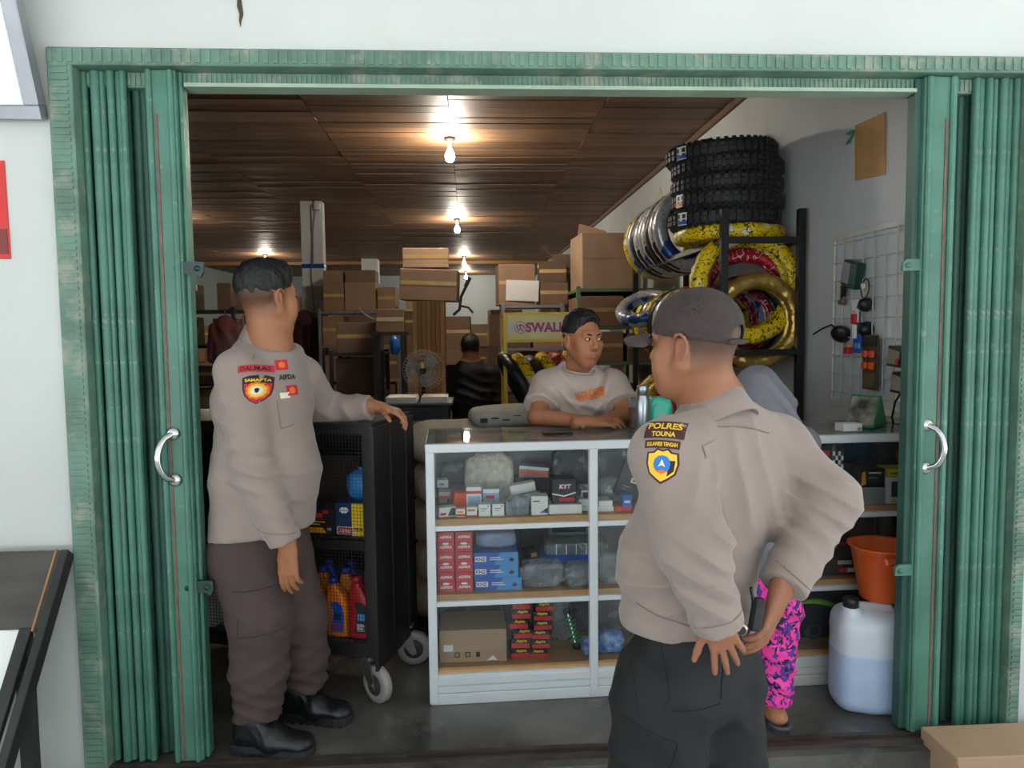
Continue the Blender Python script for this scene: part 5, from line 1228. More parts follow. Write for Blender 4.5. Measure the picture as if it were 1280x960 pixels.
for (px, py, mm, w, hh) in ((360, 455, m_bred, .05, .035), (375, 487, m_bred, .05, .035)):
    bo = A(px, py, 2.56); badge('chest_badge', mm, p1, org, B1, bo, nv2, xd2, [(-w/2, -hh/2), (w/2, -hh/2), (w/2, hh/2), (-w/2, hh/2)]); badge('chest_badge_emblem', m_bor, p1, org, B1, bo, nv2, xd2, [(.014*math.cos(i*.785), .012*math.sin(i*.785)) for i in range(8)], .003)
bo = A(369, 470, 2.56); badge_text('name_lettering', m_bbk, p1, org, B1, bo, nv2, xd2, 'AIPDA', .07, (0, 0), .002, 0, .018)
badge('name_tag', m_bwh, p1, org, B1, A(360, 494, 2.56), nv2, xd2, [(-.02, -.01), (.02, -.01), (.02, .01), (-.02, .01)])
stitch('pocket_seam', m_seam, p1, org, B1, [A(357, 500, 2.5), A(362, 536, 2.5), A(388, 530, 2.5)], nv2); stitch('shoulder_seam', m_seam, p1, org, B1, [A(315, 446, 2.5), A(314, 426, 2.5)], (0, -.6, .8))
bo = A(336, 424, 2.58); badge('collar_tab', m_bred, p1, org, B1, bo, (.3, -.9, .3), (1, 0, -.5), [(.026*math.cos(i*.785), .013*math.sin(i*.785)) for i in range(8)], .012); badge('collar_chevron', m_bwh, p1, org, B1, bo, (.3, -.9, .3), (1, 0, -.5), [(-.016, -.004), (-.006, .006), (.004, -.001), (.014, .006), (.016, -.004), (.0, -.007)], .0135)
for yy in (6,): 
    stitch('cuff_seam', m_seam, p1, org, B1, [RW+(RE-RW)*.2+[-.07, -.03, 0], RW+(RE-RW)*.2+[.06, -.03, -.01]], (0, -1, 0))
stitch('pocket_flap', M('trouser_seam', C(58, 46, 44), .9), p1, org, BT, [A(286, 745, 2.45), A(352, 741, 2.45), A(366, 728, 2.45)], (0, -1, 0), .002)
stitch('pocket_edge', M('trouser_seam'), p1, org, BT, [A(296, 778, 2.45), A(294, 800, 2.45), A(360, 792, 2.45)], (0, -1, 0), .0016)

# ---------------------------------------------------------------- officer in the cap, hands on the back of his hips
org = np.array([*A(868, 900, 1.76)[:2], -.15])
p2 = thing('person', 'person in a dark cap and police shirt with both hands behind the hips', 'person', org)
fb = nrm((-.52, .86, 0)); lf = np.cross((0, 0, 1.), fb)
H = Head(A(869, 432, 1.74), (-.70, .71), -.03, 1.0)
neck, chest, belly, pel = A(893, 508, 1.76), A(893, 600, 1.76), A(868, 705, 1.76), A(862, 800, 1.76)
LS, LE, LW = A(836, 570, 1.645), A(866, 680, 1.535), A(898, 784, 1.555)
RS, RE, RW = A(968, 560, 1.84), A(1032, 624, 1.75), A(978, 735, 1.63)
S = Field(*bounds([H.c+[.0, 0, .15], H.c-[.1, .1, 0], LS, LE, LW-[0, 0, .1], RS, RE, RW-[.06, .05, .1], pel], .09), .004)
sculpt_head(S, H, True, .012)
S.ell(H((0, .04, -.085)), (.06, .045, .035), H.R, .03)
S.seg(H((0, -.02, -.04)), neck-[0, 0, .04], .062, .072, .03); S.seg(neck, belly, .08, .1, .03); S.seg(belly, pel, .1, .1, .03)
S.chain([neck-[0, 0, .06], LS, LE, LW], [.05, .05, .04, .028], .02); S.chain([neck-[0, 0, .06], RS, RE, RW], [.05, .05, .04, .028], .02)
hand(S, LW-nrm(LW-LE)*.04, (.32, .02, -.90), (.1, .98, .1), -1, (.10, .14, .2, .28), .16, .90, .1, (.75, .6, -.05))
hand(S, RW+nrm(RW-RE)*.02, (-.35, -.1, -.93), (-.75, .6, .1), 1, (.25, .32, .4, .45), .10, .95, .2)
b2, _ = S.build('body', SKIN, p2, org, hair_tone(H, (144, 94, 70), (44, 36, 33), -.075, -.01, True, .03), relax=1)
# cap
S = Field(H.c-.2, H.c+.2, .004)
S.ell(H((0, -.008, .040)), (.089, .110, .098), H.R, .01)
I = S.twin(); I.ell(H((0, -.008, .040)), (.083, .104, .092), H.R, .01); S.F = np.maximum(S.F, -I.F)
S.cut(H((0, 0, .018)), -H.R[:, 2]+H.R[:, 1]*.16)
S.ell(H((0, -.118, .022)), (.030, .03, .020), H.R, .004, 'c')
m_cap = M('dark_cap_mesh', C(66, 56, 54), .85, var=.1, vs=30, bump=.6, bs=260)
S.build('cap_crown', m_cap, p2, org)
g = G(); n_ = 16; V = []
for i in range(n_+1):
    a = math.pi*(i/n_)-math.pi/2; sx = math.sin(a)
    for q, (rr_, dz) in enumerate(((0, 0), (.5, .006), (1, .002))):
        x = .086*sx*(1-.06*rr_); y = .058+.045*math.cos(a)+rr_*(.030+.052*math.cos(a)**.7 if math.cos(a) > 0 else 0); z = .026-.022*sx*sx+dz-.006*rr_
        for t in (0, .005): V.append(H((x, y, z+t))-org)
st = 6
for i in range(n_):
    a, b = i*st, (i+1)*st
    for k in (0, 2): g.add([V[a+k], V[a+k+2], V[b+k+2], V[b+k]], [(0, 1, 2, 3)], 0, True); g.add([V[a+k+1], V[b+k+1], V[b+k+3], V[a+k+3]], [(0, 1, 2, 3)], 0, True)
    g.add([V[a+4], V[a+5], V[b+5], V[b+4]], [(0, 1, 2, 3)], 0)
g.build('cap_brim', M('cap_brim_cloth', C(72, 60, 58), .85, var=.06), p2, org*0)
g = G(); g.tube([H((x, -.112+.035*(x/.05)**2*.4, .006))-org for x in (-.04, -.02, 0, .02, .04)], .007, 6); g.build('cap_strap', m_cap, p2)
# shirt
T = Field(*bounds([neck+[0, 0, .03], LS, LE, LW, RS, RE, RW, pel-[0, 0, .05], belly+fb*.2, belly-fb*.2], .12), .006)
hem = A(862, 803, 1.63)
T.loft([(neck-[0, 0, .03], .08, .074), (neck-[0, 0, .065], .165, .10), (chest, .195, .13), (belly+fb*.02, .18, .145), (pel-[0, 0, .10]+fb*.015, .180, .155)], lf, .03)
T.seg(neck-[0, 0, .09], RS-[0, 0, .0], .095, .088, .04); T.seg(neck-[0, 0, .08], LS, .09, .085, .04); T.seg(chest-[0, 0, .06], RS-[0, 0, .08], .10, .085, .05)
T.ell(belly+fb*.065, (.12, .12, .16), None, .05)
T.cut(hem, np.array([.05, 0, -1.])); T.cut(neck+[0, 0, -.012], np.array([0, 0, 1.])+fb*.5, neck-.13, neck+.2)
U = T.twin(); U.chain([LS-[0, 0, .01], LE, LW], [.084, .080, .056], .03); U.ell(LS, (.086, .086, .08), None, .03); U.cut(LW, LW-LE); T.merge(U, .016)
U = T.twin(); U.chain([RS-[0, 0, .01], RE, RW], [.082, .078, .055], .03); U.ell(RS, (.086, .086, .08), None, .03); U.cut(RW, RW-RE); T.merge(U, .02); T.seg(chest-[0, 0, .07], RS+(RE-RS)*.55-[0, .0, .09], .09, .06, .04)
T.fold(LE+[.02, -.06, 0], .09, (.6, 0, 1), .06, .007, .5); T.fold(LE+[.03, -.03, -.10], .07, (.5, 0, 1), .05, .007, 1.4); T.fold(LS+[.03, -.05, -.06], .09, (1, 0, -.6), .07, .005, .2)
T.fold(chest+[.05, -.12, .04], .14, (1, 0, .25), .075, .005, .9); T.fold(RE+[-.03, -.05, -.01], .09, (.5, 0, 1), .05, .007, .3); T.fold((RE+RW)/2, .09, (.9, 0, .7), .06, .005, 1); T.fold(belly+[-.1, -.05, -.02], .13, (-.3, 0, 1), .075, .006, 2.2); T.fold(pel+[-.05, -.05, .05], .1, (.4, 0, 1), .06, .004, 1)
T.fold(RS+[-.02, -.06, -.12], .10, (1, 0, .4), .06, .005, 2)
T.noise(.0012, 40, 8)
s2_, B2 = T.build('uniform_shirt', m_shirt, p2, org)
collar('collar', m_shirt, p2, org, A(887, 517, 1.755), nrm(np.array([0, 0, 1.])+fb*.5), fb, .092, .052)
# trousers and boots
S = Field(*bounds([pel+[0, 0, .1], [*org[:2], -.1], pel+[.12, .1, 0], pel-[.12, .1, 0]], .17), .008)
lh, rh = pel+lf*.09-[0, 0, .10], pel-lf*.09-[0, 0, .10]
lk, rk_ = np.array([*(org[:2]+lf[:2]*.12+fb[:2]*.02), .34]), np.array([*(org[:2]-lf[:2]*.10+fb[:2]*.0), .34]); la, ra = np.array([*(org[:2]+lf[:2]*.13), -.02]), np.array([*(org[:2]-lf[:2]*.11), -.02])
S.loft([(pel+[0, 0, .02], .15, .12), (pel-[0, 0, .08], .168, .14)], lf, .03)
for a_, b_, c_ in ((lh, lk, la), (rh, rk_, ra)): S.chain([a_, b_, (b_+c_)/2, c_], [.128, .112, .10, .085], .03); S.fold(c_+[0, 0, .08], .11, (.2, 0, 1), .05, .006); S.fold(b_+[0, 0, .22], .14, (.6, 0, 1), .11, .007, 1)
S.seg(lk+lf*.075-fb*.03+[0, 0, .06], lk+lf*.08-fb*.03+[0, 0, -.06], .075, .07, .02)
S.cut((0, 0, -.035), (0, 0, -1)); S.noise(.001, 45, 4)
_, BT = S.build('uniform_trousers', m_trouk, p2, org)
mts = M('black_trouser_seam', C(24, 23, 27), .9)
for P in ([A(783, 905, 1.6), A(846, 926, 1.6)], [A(846, 926, 1.6), A(835, 962, 1.6)], [A(840, 886, 1.6), A(905, 886, 1.6)], [A(834, 812, 1.6), A(836, 872, 1.6), A(830, 880, 1.6)], [A(797, 810, 1.6), A(799, 895, 1.6)], [A(913, 835, 1.6), A(906, 880, 1.6)]): stitch('trouser_seam', mts, p2, org, BT, P, (0, -1, 0), .0014)
for a_ in (la, ra): boot(p2, org, [*(a_[:2]-fb[:2]*.02), -.15], [*(a_[:2]+fb[:2]*.2), -.15])
# badges on the left sleeve
nv = nrm((-.45, -.88, .12)); xd = nrm((.88, -.45, 0))
m_bpl = M('badge_plum', C(72, 34, 40), .75, var=.05); m_bbl = M('badge_blue', C(48, 120, 200), .6, var=.05)
bo = A(826, 537, 1.56); arcband('shoulder_tab', m_bpl, p2, org, B2, bo, nv, xd, .088, .036, 1.6); badge_text('shoulder_lettering', m_bye, p2, org, B2, bo, nv, xd, 'POLRES', .074, (0, .008), .0034, 1.6, .013); badge_text('shoulder_lettering', m_bye, p2, org, B2, bo, nv, xd, 'TOUNA', .052, (0, -.009), .0034, 1.6, .011)
bo = A(826, 555, 1.56); arcband('arm_tab', m_bpl, p2, org, B2, bo, nv, xd, .076, .017, 1.8); badge_text('arm_tab_lettering', m_bye, p2, org, B2, bo, nv, xd, 'SULAWESI TENGAH', .066, (0, 0), .0034, 1.8, .009)
bo = A(828, 580, 1.56); sh = [(-.034, .024), (-.02, .026), (-.012, .034), (0, .030), (.012, .034), (.02, .026), (.034, .024), (.036, .0), (.03, -.022), (.014, -.034), (0, -.042), (-.014, -.034), (-.03, -.022), (-.036, 0)]
badge('arm_badge', m_bpl, p2, org, B2, bo, nv, xd, [(x*1.0, y*1.0) for x, y in sh]); badge('arm_badge_field', m_bye, p2, org, B2, bo, nv, xd, [(x*.88, y*.88) for x, y in sh], .003); badge('arm_badge_half', m_bbk, p2, org, B2, bo+xd*.018-[0, 0, .006], nv, xd, [(-.006, -.020), (.008, -.008), (.010, .014), (-.002, .014)], .0036)
badge('arm_badge_disc', m_bbl, p2, org, B2, bo, nv, xd, [(.019*math.cos(i*.52), .019*math.sin(i*.52)) for i in range(12)], .0042); badge('arm_badge_emblem', m_bwh, p2, org, B2, bo, nv, xd, [(-.008, -.006), (.0, .011), (.008, -.006), (0, -.002)], .005)
badge('arm_badge_scroll', m_bor, p2, org, B2, bo-[0, 0, .015], nv, xd, [(-.014, .0), (0, -.006), (.014, .0), (0, .003)], .005)
for P, n_ in (([A(905, 529, 1.6), A(945, 528, 1.6), A(986, 531, 1.6)], (0, -1, .3)), ([A(792, 770, 1.6), A(862, 788, 1.6)], (-.3, -1, 0))): stitch('shirt_seam', m_seam, p2, org, B2, P, n_)
ba = A(893, 560, 1.58); badge('shoulder_loop', m_shirt, p2, org, B2, ba, (0, -1, .2), (1, 0, .3), [(-.025, -.016), (.018, -.012), (.018, .014), (-.025, .012)], .004); g = G(); g.lathe([(0, .004), (.008, .003), (.009, 0)], 12, rot=rotm(R(90)))
for W_, E_, nn in ((LW, LE, (0, -1, 0)), (RW, RE, (0, -1, 0))):
    c_ = W_+(E_-W_)*.16; dd = nrm(np.cross(nrm(W_-E_), (0, 1, 0))); stitch('cuff_seam', m_seam, p2, org, B2, [c_-dd*.055, c_, c_+dd*.055], nn)
# watch and the handset held behind his back
g = G(); wc = A(926, 787, 1.565); g.lathe([(0, .006), (.014, .005), (.016, 0), (.016, -.004)], 16, rot=rotm(R(90))); w_ = g.build('wrist_watch', M('watch_gold', C(190, 176, 140), .25, .9), p2, wc-org)
g = G(); g.lathe([(0, .0065), (.010, .0062)], 14, rot=rotm(R(90))); g.build('watch_dial', INK, w_)
rd = thing('handset', 'small black handset held in the hand behind the police shirt', 'radio', A(946, 768, 1.585), 0); g = G(); g.box((0, 0, 0), (.028, .022, .075), rotm(0, .15), bev=.006); g.build('body', mk, rd); g = G(); g.tube([(-.008, 0, .03), (-.014, 0, .062)], .004, 8); g.build('antenna', mk, rd)
# ---------------------------------------------------------------- shopkeeper leaning on the display case
m_tee = M('taupe_tshirt', C(190, 172, 163), .85, var=.05, vs=6, bump=.1, bs=200)
org = np.array([*A(725, 600, 3.74)[:2], 0.])
p3 = thing('person', 'person in a taupe t-shirt with orange print leaning on the display case', 'person', org)
H = Head(A(727, 424, 3.36), (.45, -.89), -.08, 1.0)
neck, chest, pel = A(721, 466, 3.44), A(723, 498, 3.50), np.array([*org[:2], .92])
RS, RE, RW = A(686, 483, 3.48), A(671, 521, 3.34), A(733, 530, 3.20)      # his right arm, towards the cart
LS, LE, LW = A(763, 482, 3.50), A(783, 517, 3.36), A(757, 526, 3.24)
CT = 1.0405
for q in (RW, LW): q[2] = CT+.030
RE[2] = CT+.042; LE[2] = CT+.042
S = Field(*bounds([H.c+[0, 0, .15], H.c-[.1, .1, 0], RS, RE, RW-[0, .1, 0], LW, LE, LS, pel-[0, 0, .05], pel+[.1, .1, 0]], .08), .0042)
sculpt_head(S, H, True, -.006)
S.seg(H((0, -.022, -.05)), neck-[0, 0, .03], .054, .06, .02); S.loft([(neck-[0, 0, .03], .09, .07), (chest, .15, .10), (pel, .14, .10)], (1, 0, 0), .03)
S.chain([neck-[0, 0, .05], RS, RE, RW], [.05, .048, .041, .027], .015); S.chain([neck-[0, 0, .05], LS, LE, LW], [.05, .048, .041, .027], .015)
hand(S, RW+nrm(RW-RE)*.02, (.93, -.1, .02), (.1, .4, -.9), 1, (.28, .35, .45, .55), .03, .95, .3, (.8, .4, .3))
hand(S, LW+nrm(LW-LE)*.02, (-.9, -.3, .12), (-.1, .1, -1), -1, (.35, .45, .5, .55), .03, .92, .3, (.8, .4, .3))
S.cut((0, 0, CT+.001), (0, 0, -1), (-.5, 2.6, .9), (1.5, 3.29, 1.2))
tone = hair_tone(H, (166, 108, 78), (34, 28, 28), -.01, .02, True, .03)
def tone3(V):
    c = tone(V); L = H.loc(V); m = (np.abs(L[:, 0]) < .023) & (L[:, 1] > .088) & (L[:, 2] > -.0495) & (L[:, 2] < -.041); c[m] = c[m]*.62+lin(50, 36, 32)*.38; return c
S.build('body', SKIN, p3, org, tone3)
face_parts(H, p3, org)
S = Field(H.c-.15, H.c+.17, .004)
S.ell(H((0, -.014, .046)), (.0800, .0995, .0820), H.R, .01); S.ell(H((0, -.008, .078)), (.064, .080, .062), H.R, .02); S.ell(H((.006, .034, .098)), (.046, .044, .036), H.R, .03)
S.cut(H((0, .066, .062)), H.R[:, 1]-H.R[:, 2]*.25); S.cut(H((0, .03, .02)), H.R[:, 1]*.8-H.R[:, 2]*.6)
for i in range(7): S.fold(H((-.05+.017*i, .05, .10)), .04, H.R[:, 0]+H.R[:, 1]*.3, .016, .0018, i)
S.noise(.0018, 120, 6); S.build('hair', HAIR, p3, org)
T = Field(*bounds([neck+[0, 0, .03], RS, RE, LS, LE, pel-[0, 0, .1], pel+[0, .12, 0], chest-[0, .15, 0]], .12), .006)
T.loft([(neck-[0, 0, .005], .082, .072), (neck-[0, -.01, .05], .165, .10), (chest, .185, .125), (pel+[0, -.10, .10], .175, .135), (pel-[0, 0, .1], .17, .13)], (1, 0, 0), .03)
T.ell(H((0, -.01, -.11)), (.066, .066, .05), H.R, .008, 'c')
for s_, e_ in ((RS, RE), (LS, LE)):
    U = T.twin(); m_ = s_+(e_-s_)*.72; U.chain([s_, m_], [.080, .084], .03); U.ell(s_, (.082, .082, .075), None, .03); U.cut(m_, m_-s_); T.merge(U, .02)
T.fold(chest+[-.07, -.1, .03], .13, (.7, 0, .7), .06, .005, .5); T.fold(chest+[.08, -.1, .02], .11, (-.8, 0, .6), .06, .004, 1); T.fold(RS+[-.02, -.05, -.06], .07, (.5, 0, 1), .05, .005, 2); T.fold(chest+[-.02, -.1, -.07], .1, (.2, 0, 1), .06, .005)
T.cut((0, 0, pel[2]-.04), (0, 0, -1)); T.noise(.0012, 40, 9)
_, B3 = T.build('tshirt', m_tee, p3, org)
g = G(); n_ = 28; cN = H((0, -.016, -.128)); pts = [cN+H.R[:, 0]*.073*math.cos(i*2*math.pi/n_)+H.R[:, 1]*.073*math.sin(i*2*math.pi/n_)-np.array([0, 0, .012*(1+math.sin(i*2*math.pi/n_))]) for i in range(n_)]
g.tube([p-org for p in pts], .006, 6, closed=True); g.build('neckband', M('tshirt_rib', C(176, 160, 152), .9), p3)
m_org = M('orange_shirt_print', C(242, 126, 46), .7, var=.1)
bo = A(741, 491, 3.32); badge_text('shirt_print', m_org, p3, org, B3, bo, (.05, -1, .1), (1, 0, .22), 'WONDERER', .15, (0, 0), .002, 0, .036); badge_text('shirt_print', m_org, p3, org, B3, bo-[0, 0, .012], (.05, -1, .1), (1, 0, .22), 'WANDA', .13, (.0, -.004), .003, 0, .03)
S = Field((org[0]-.26, org[1]-.22, 0), (org[0]+.26, org[1]+.22, 1.05), .01)
S.loft([(pel+[0, 0, .04], .16, .12), (pel-[0, 0, .06], .165, .125)], (1, 0, 0), .03)
for s in (-1, 1): S.chain([pel+[s*.09, 0, -.08], np.array([org[0]+s*.11, org[1], .5]), np.array([org[0]+s*.12, org[1]+.02, .06])], [.105, .09, .075], .03); S.seg((org[0]+s*.12, org[1]+.03, .045), (org[0]+s*.13, org[1]-.1, .04), .04, .035, .02)
S.build('dark_trousers', m_trouk, p3, org)
g = G(); hk = RW+nrm(RW-RE)*.02; g.tube([hk+np.array([.072+.0, -.03+.0105*math.cos(a), .004+.0105*math.sin(a)])-org for a in [i*.628 for i in range(10)]], .0018, 5, closed=True); g.build('ring', M('ring_gold', C(190, 160, 90), .2, 1.), p3)

# ---------------------------------------------------------------- woman in grey headscarf bending over the counter
m_hij = M('grey_headscarf', C(118, 117, 126), .85, var=.05, vs=6, bump=.08, bs=150)
m_pat = M('pink_purple_print', C(235, 60, 160), .8, var=.1, vs=9)
nt = m_pat.node_tree; N = nt.nodes; L_ = nt.links; b_ = N['Principled BSDF']; tc = N.new('ShaderNodeTexCoord'); cr = None
src = (232, 62, 158)
for i, (cc, sc, lo, hi) in enumerate(((C(84, 50, 140), 26, .50, .52), (C(30, 24, 56), 34, .55, .57), (C(245, 70, 165), 30, .56, .58))):
    nz = N.new('ShaderNodeTexNoise'); nz.inputs['Scale'].default_value = sc; nz.inputs['Detail'].default_value = 1.5; nz.inputs['Distortion'].default_value = 1.2
    mp = N.new('ShaderNodeMapping'); mp.inputs['Location'].default_value = (i*3., i*1.7, 0); L_.new(tc.outputs['Object'], mp.inputs[0]); L_.new(mp.outputs[0], nz.inputs['Vector'])
    r_ = N.new('ShaderNodeMapRange'); r_.inputs[1].default_value = lo; r_.inputs[2].default_value = hi; L_.new(nz.outputs['Fac'], r_.inputs[0])
    x_ = N.new('ShaderNodeMix'); x_.data_type = 'RGBA'; L_.new(r_.outputs[0], x_.inputs[0]); L_.new(b_.inputs['Base Color'].links[0].from_socket, x_.inputs[6]); x_.inputs[7].default_value = cc; L_.new(x_.outputs[2], b_.inputs['Base Color'])
org = np.array([*atz(955, 905, 0)[:2], 0.])
p4 = thing('person', 'person in grey headscarf and pink patterned trousers bending over the counter', 'person', org)
H = Head(A(946, 496, 2.86), (-.25, .97), -.75, 1.0)
pel = np.array([org[0]+.02, org[1]+.02, .82]); sho = A(962, 556, 2.74); neck = A(955, 532, 2.80)
ft1, ft2 = np.array([org[0]+.04, org[1], 0]), np.array([org[0]-.16, org[1]+.08, 0])
S = Field(*bounds([H.c+[.1, .12, .13], [*ft1[:2], 0], [*ft2[:2], 0], ft1-[0, .1, 0], ft1+[0, .2, 0], pel, sho+[.2, 0, 0]], .10), .0055)
sculpt_head(S, H, True); S.seg(H((0, -.02, -.05)), neck, .052, .058, .02); S.loft([(neck, .09, .07), (sho, .14, .08), ((sho+pel)/2, .12, .09), (pel, .13, .09)], (1, 0, 0), .03)
for f_, s in ((ft1, 1), (ft2, -1)):
    S.chain([pel+[s*.07, 0, -.05], (pel+f_)/2+[s*.03, .02, 0], f_+[0, 0, .075]], [.07, .05, .033], .02)
    S.seg(f_+[0, -.03, .04], f_+[-.01, .09, .032], .031, .026, .02, (1, 0, 0), 1.15); S.seg(f_+[-.01, .09, .03], f_+[-.015, .15, .026], .025, .014, .015, (1, 0, 0), 1.9)
el = [A(1000, 580, 2.80), A(915, 575, 2.82)]; hw = [np.array([el[0][0]-.06, 3.02, 1.075]), np.array([el[1][0]+.05, 3.02, 1.075])]
for s, e_, w_ in ((1, el[0], hw[0]), (-1, el[1], hw[1])):
    S.chain([sho+[s*.13, 0, 0], e_, w_], [.045, .038, .026], .02); hand(S, w_+nrm(w_-e_)*.02, (-.3*s, .95, -.05), (0, .05, -1), s, (.2, .25, .3, .35), .05, .88)
S.build('body', SKIN, p4, org, hair_tone(H, (170, 116, 86), (60, 50, 46), .3, .4))
S = Field(*bounds([H.c+[.13, .1, .14], H.c-[.13, .15, .1], sho+[.24, .1, 0], sho-[.24, .12, .22]], .06), .007)
S.ell(H.c+[0, -.01, .015], (.092, .118, .112), None, .02); S.ell(H.c+[.01, -.06, -.045], (.105, .11, .10), None, .05)
S.loft([(H.c-[0, .07, .06], .11, .09), (sho+[-.03, -.01, .02], .155, .11), (sho+[-.03, -.05, -.10], .17, .12)], (1, 0, 0), .05)
S.ell(H((0, .105, -.01)), (.058, .05, .075), H.R, .01, 'c')
S.fold(H.c+[.06, -.1, -.06], .13, (1, -.1, .8), .045, .006, .3); S.fold(sho+[.1, -.1, .0], .13, (1, 0, .5), .05, .006, 1); S.cut(sho-[0, .05, .13], (0, -.3, -1)); S.noise(.0012, 40, 12)
S.build('headscarf', m_hij, p4, org)
S = Field(*bounds([sho+[.26, .1, .1], pel-[.24, .2, .2], el[0]+[.06, 0, 0], hw[0], hw[1]], .1), .008)
S.loft([(sho, .17, .105), ((sho+pel)/2, .155, .125), (pel+[0, 0, .05], .165, .14), (pel-[0, 0, .14], .18, .15)], (1, 0, 0), .04); S.cut((0, 0, A(965, 713, 2.62)[2]), (0, 0, -1))
for s, e_, w_ in ((1, el[0], hw[0]), (-1, el[1], hw[1])):
    U = S.twin(); U.chain([sho+[s*.12, 0, 0], e_, w_], [.075, .065, .048], .03); U.cut(w_-nrm(w_-e_)*.02, w_-e_); S.merge(U, .025)
S.fold(pel+[.06, -.1, .05], .15, (1, 0, .3), .06, .006); S.fold((sho+pel)/2, .15, (.3, 0, 1), .07, .006, 2); S.noise(.0012, 40, 13)
S.build('tunic', M('grey_tunic', C(106, 107, 116), .85, var=.06, bump=.08, bs=150), p4, org)
S = Field(*bounds([pel+[.15, .1, .05], [*ft1[:2], .05], [*ft2[:2], .05]], .13), .007)
S.loft([(pel, .155, .125), (pel-[0, 0, .1], .165, .13)], (1, 0, 0), .03)
for f_, s in ((ft1, 1), (ft2, -1)): S.chain([pel+[s*.075, 0, -.1], (pel+f_)/2+[s*.03, .02, 0], f_+[0, 0, .07]], [.105, .082, .062], .03); S.fold((pel+f_)/2+[s*.03, -.03, 0], .15, (.5, 0, 1), .08, .006, s); S.fold(f_+[0, 0, .2], .12, (.4, 0, 1), .07, .005, s)
S.cut((0, 0, .085), (0, 0, -1)); S.build('patterned_trousers', m_pat, p4, org)
for f_ in (ft1, ft2):
    g = G(); out = [(-.03, -.075), (.03, -.075), (.040, -.03), (.035, .05), (.044, .12), (.03, .18), (-.01, .19), (-.042, .16), (-.048, .10), (-.036, .04), (-.04, -.03)]
    g.prism(out, .018, Matrix.Translation((f_[0]-org[0]-.005, f_[1]-org[1], 0))); sn = g.build('sandal', M('grey_rubber_sandal', C(66, 70, 76), .6), p4)
    g = G(); g.tube([(f_[0]-org[0]-.005+.04*math.cos(a), f_[1]-org[1]+.085, .018+.045*math.sin(a)) for a in [math.pi*i/8 for i in range(9)]], .009, 6); g.build('strap', M('grey_rubber_sandal'), sn); g = G(); g.tube([(f_[0]-org[0]-.003+.036*math.cos(a), f_[1]-org[1]-.05+.04*math.sin(a), .026) for a in [math.pi+math.pi*i/8 for i in range(9)]], .008, 6); g.build('heel_rim', M('grey_rubber_sandal'), sn)

# ---------------------------------------------------------------- man in black far inside, seen from behind
org = np.array([*A(592, 500, 6.75)[:2], 0.])
p5 = thing('person', 'person all in black seen from behind, sitting deep inside the shop', 'person', org)
H = Head(A(588, 434, 6.75), (.1, 1), -.1, 1.0); neck = H.c-[0, .02, .14]; hip = np.array([org[0], org[1]+.05, .52])
S = Field(*bounds([H.c+[0, .1, .14], hip-[.3, .1, .1], hip+[.3, .3, 0]], .06), .008)
sculpt_head(S, H, False); S.seg(H((0, -.02, -.05)), neck, .055, .06, .02); S.loft([(neck, .09, .07), (neck-[0, 0, .15], .15, .09), (hip, .13, .1)], (1, 0, 0), .03)
W5 = []
for s in (-1, 1):
    sh_, e_, w_ = neck+[s*.19, 0, -.09], neck+[s*.25, .0, -.36], neck+[s*.22, .16, -.42]; W5.append((sh_, e_, w_)); S.chain([neck-[0, 0, .06], sh_, e_, w_], [.05, .05, .04, .027], .02); hand(S, w_, (0, 1, -.1), (0, 0, -1), s, (.3, .3, .3, .3))
S.build('body', SKIN, p5, org, hair_tone(H, (176, 122, 92), (30, 26, 26), -.06, -.04, False, .06))
S = Field(H.c-.15, H.c+.15, .006); S.ell(H((0, -.014, .030)), (.085, .103, .098), H.R, .01); S.cut(H((0, 0, -.035)), -H.R[:, 2]); S.noise(.002, 100, 1); S.build('hair', HAIR, p5, org)
S = Field(*bounds([neck, hip-[.3, .12, .1], hip+[.3, .3, 0]], .1), .01)
S.loft([(neck-[0, 0, .02], .085, .075), (neck-[0, 0, .08], .19, .10), (neck-[0, 0, .3], .19, .12), (hip-[0, 0, .05], .18, .135)], (1, 0, 0), .03)
for a_, b_, c_ in W5: S.chain([a_, b_, c_-nrm(c_-b_)*.02], [.078, .065, .05], .03)
m_bk = M('black_jacket_cloth', C(26, 27, 31), .8, var=.1)
S.fold(neck-[0, .1, .3], .2, (.3, 0, 1), .09, .006); S.build('black_jacket', m_bk, p5, org)
S = Field(*bounds([hip-[.3, .15, .5], hip+[.3, .6, .1]], .06), .012)
S.loft([(hip, .17, .13), (hip-[0, 0, .03], .175, .13)], (1, 0, 0), .03)
for s in (-1, 1): S.chain([hip+[s*.09, .03, -.02], hip+[s*.12, .42, -.02], hip+[s*.12, .42, -.46]], [.09, .075, .06], .03); S.seg(hip+[s*.12, .42, -.48], hip+[s*.12, .55, -.485], .04, .035, .02)
S.build('black_trousers', m_bk, p5, org)
st_ = thing('stool', 'low dark stool under the person in black', 'stool', (hip[0], hip[1], 0)); g = G(); g.box((0, .02, .385), (.36, .36, .035), bev=.006); g.build('seat', m_dsh, st_)
for sx in (-1, 1):
    for sy in (-1, 1): g = G(); g.box((sx*.15, .02+sy*.15, .185), (.035, .035, .37), bev=.003); g.build('leg', m_dsh, st_)
# ================================================================= GOODS IN THE CASES
z1, z2, z3 = ZC['s1']+.0005, ZC['s2']+.0005, ZC['b']+.0005
gs = 'goods in the long display case'
Y0 = 2.90
def it(label, x0, x1, hpx, Y, z, d, m, prints=(), rz=0., name='part_box', cat='box', roll=0., py=620, group=None): return item(name, label, cat, x0, x1, hpx, Y, z, d, m, prints, rz, group, py, roll)
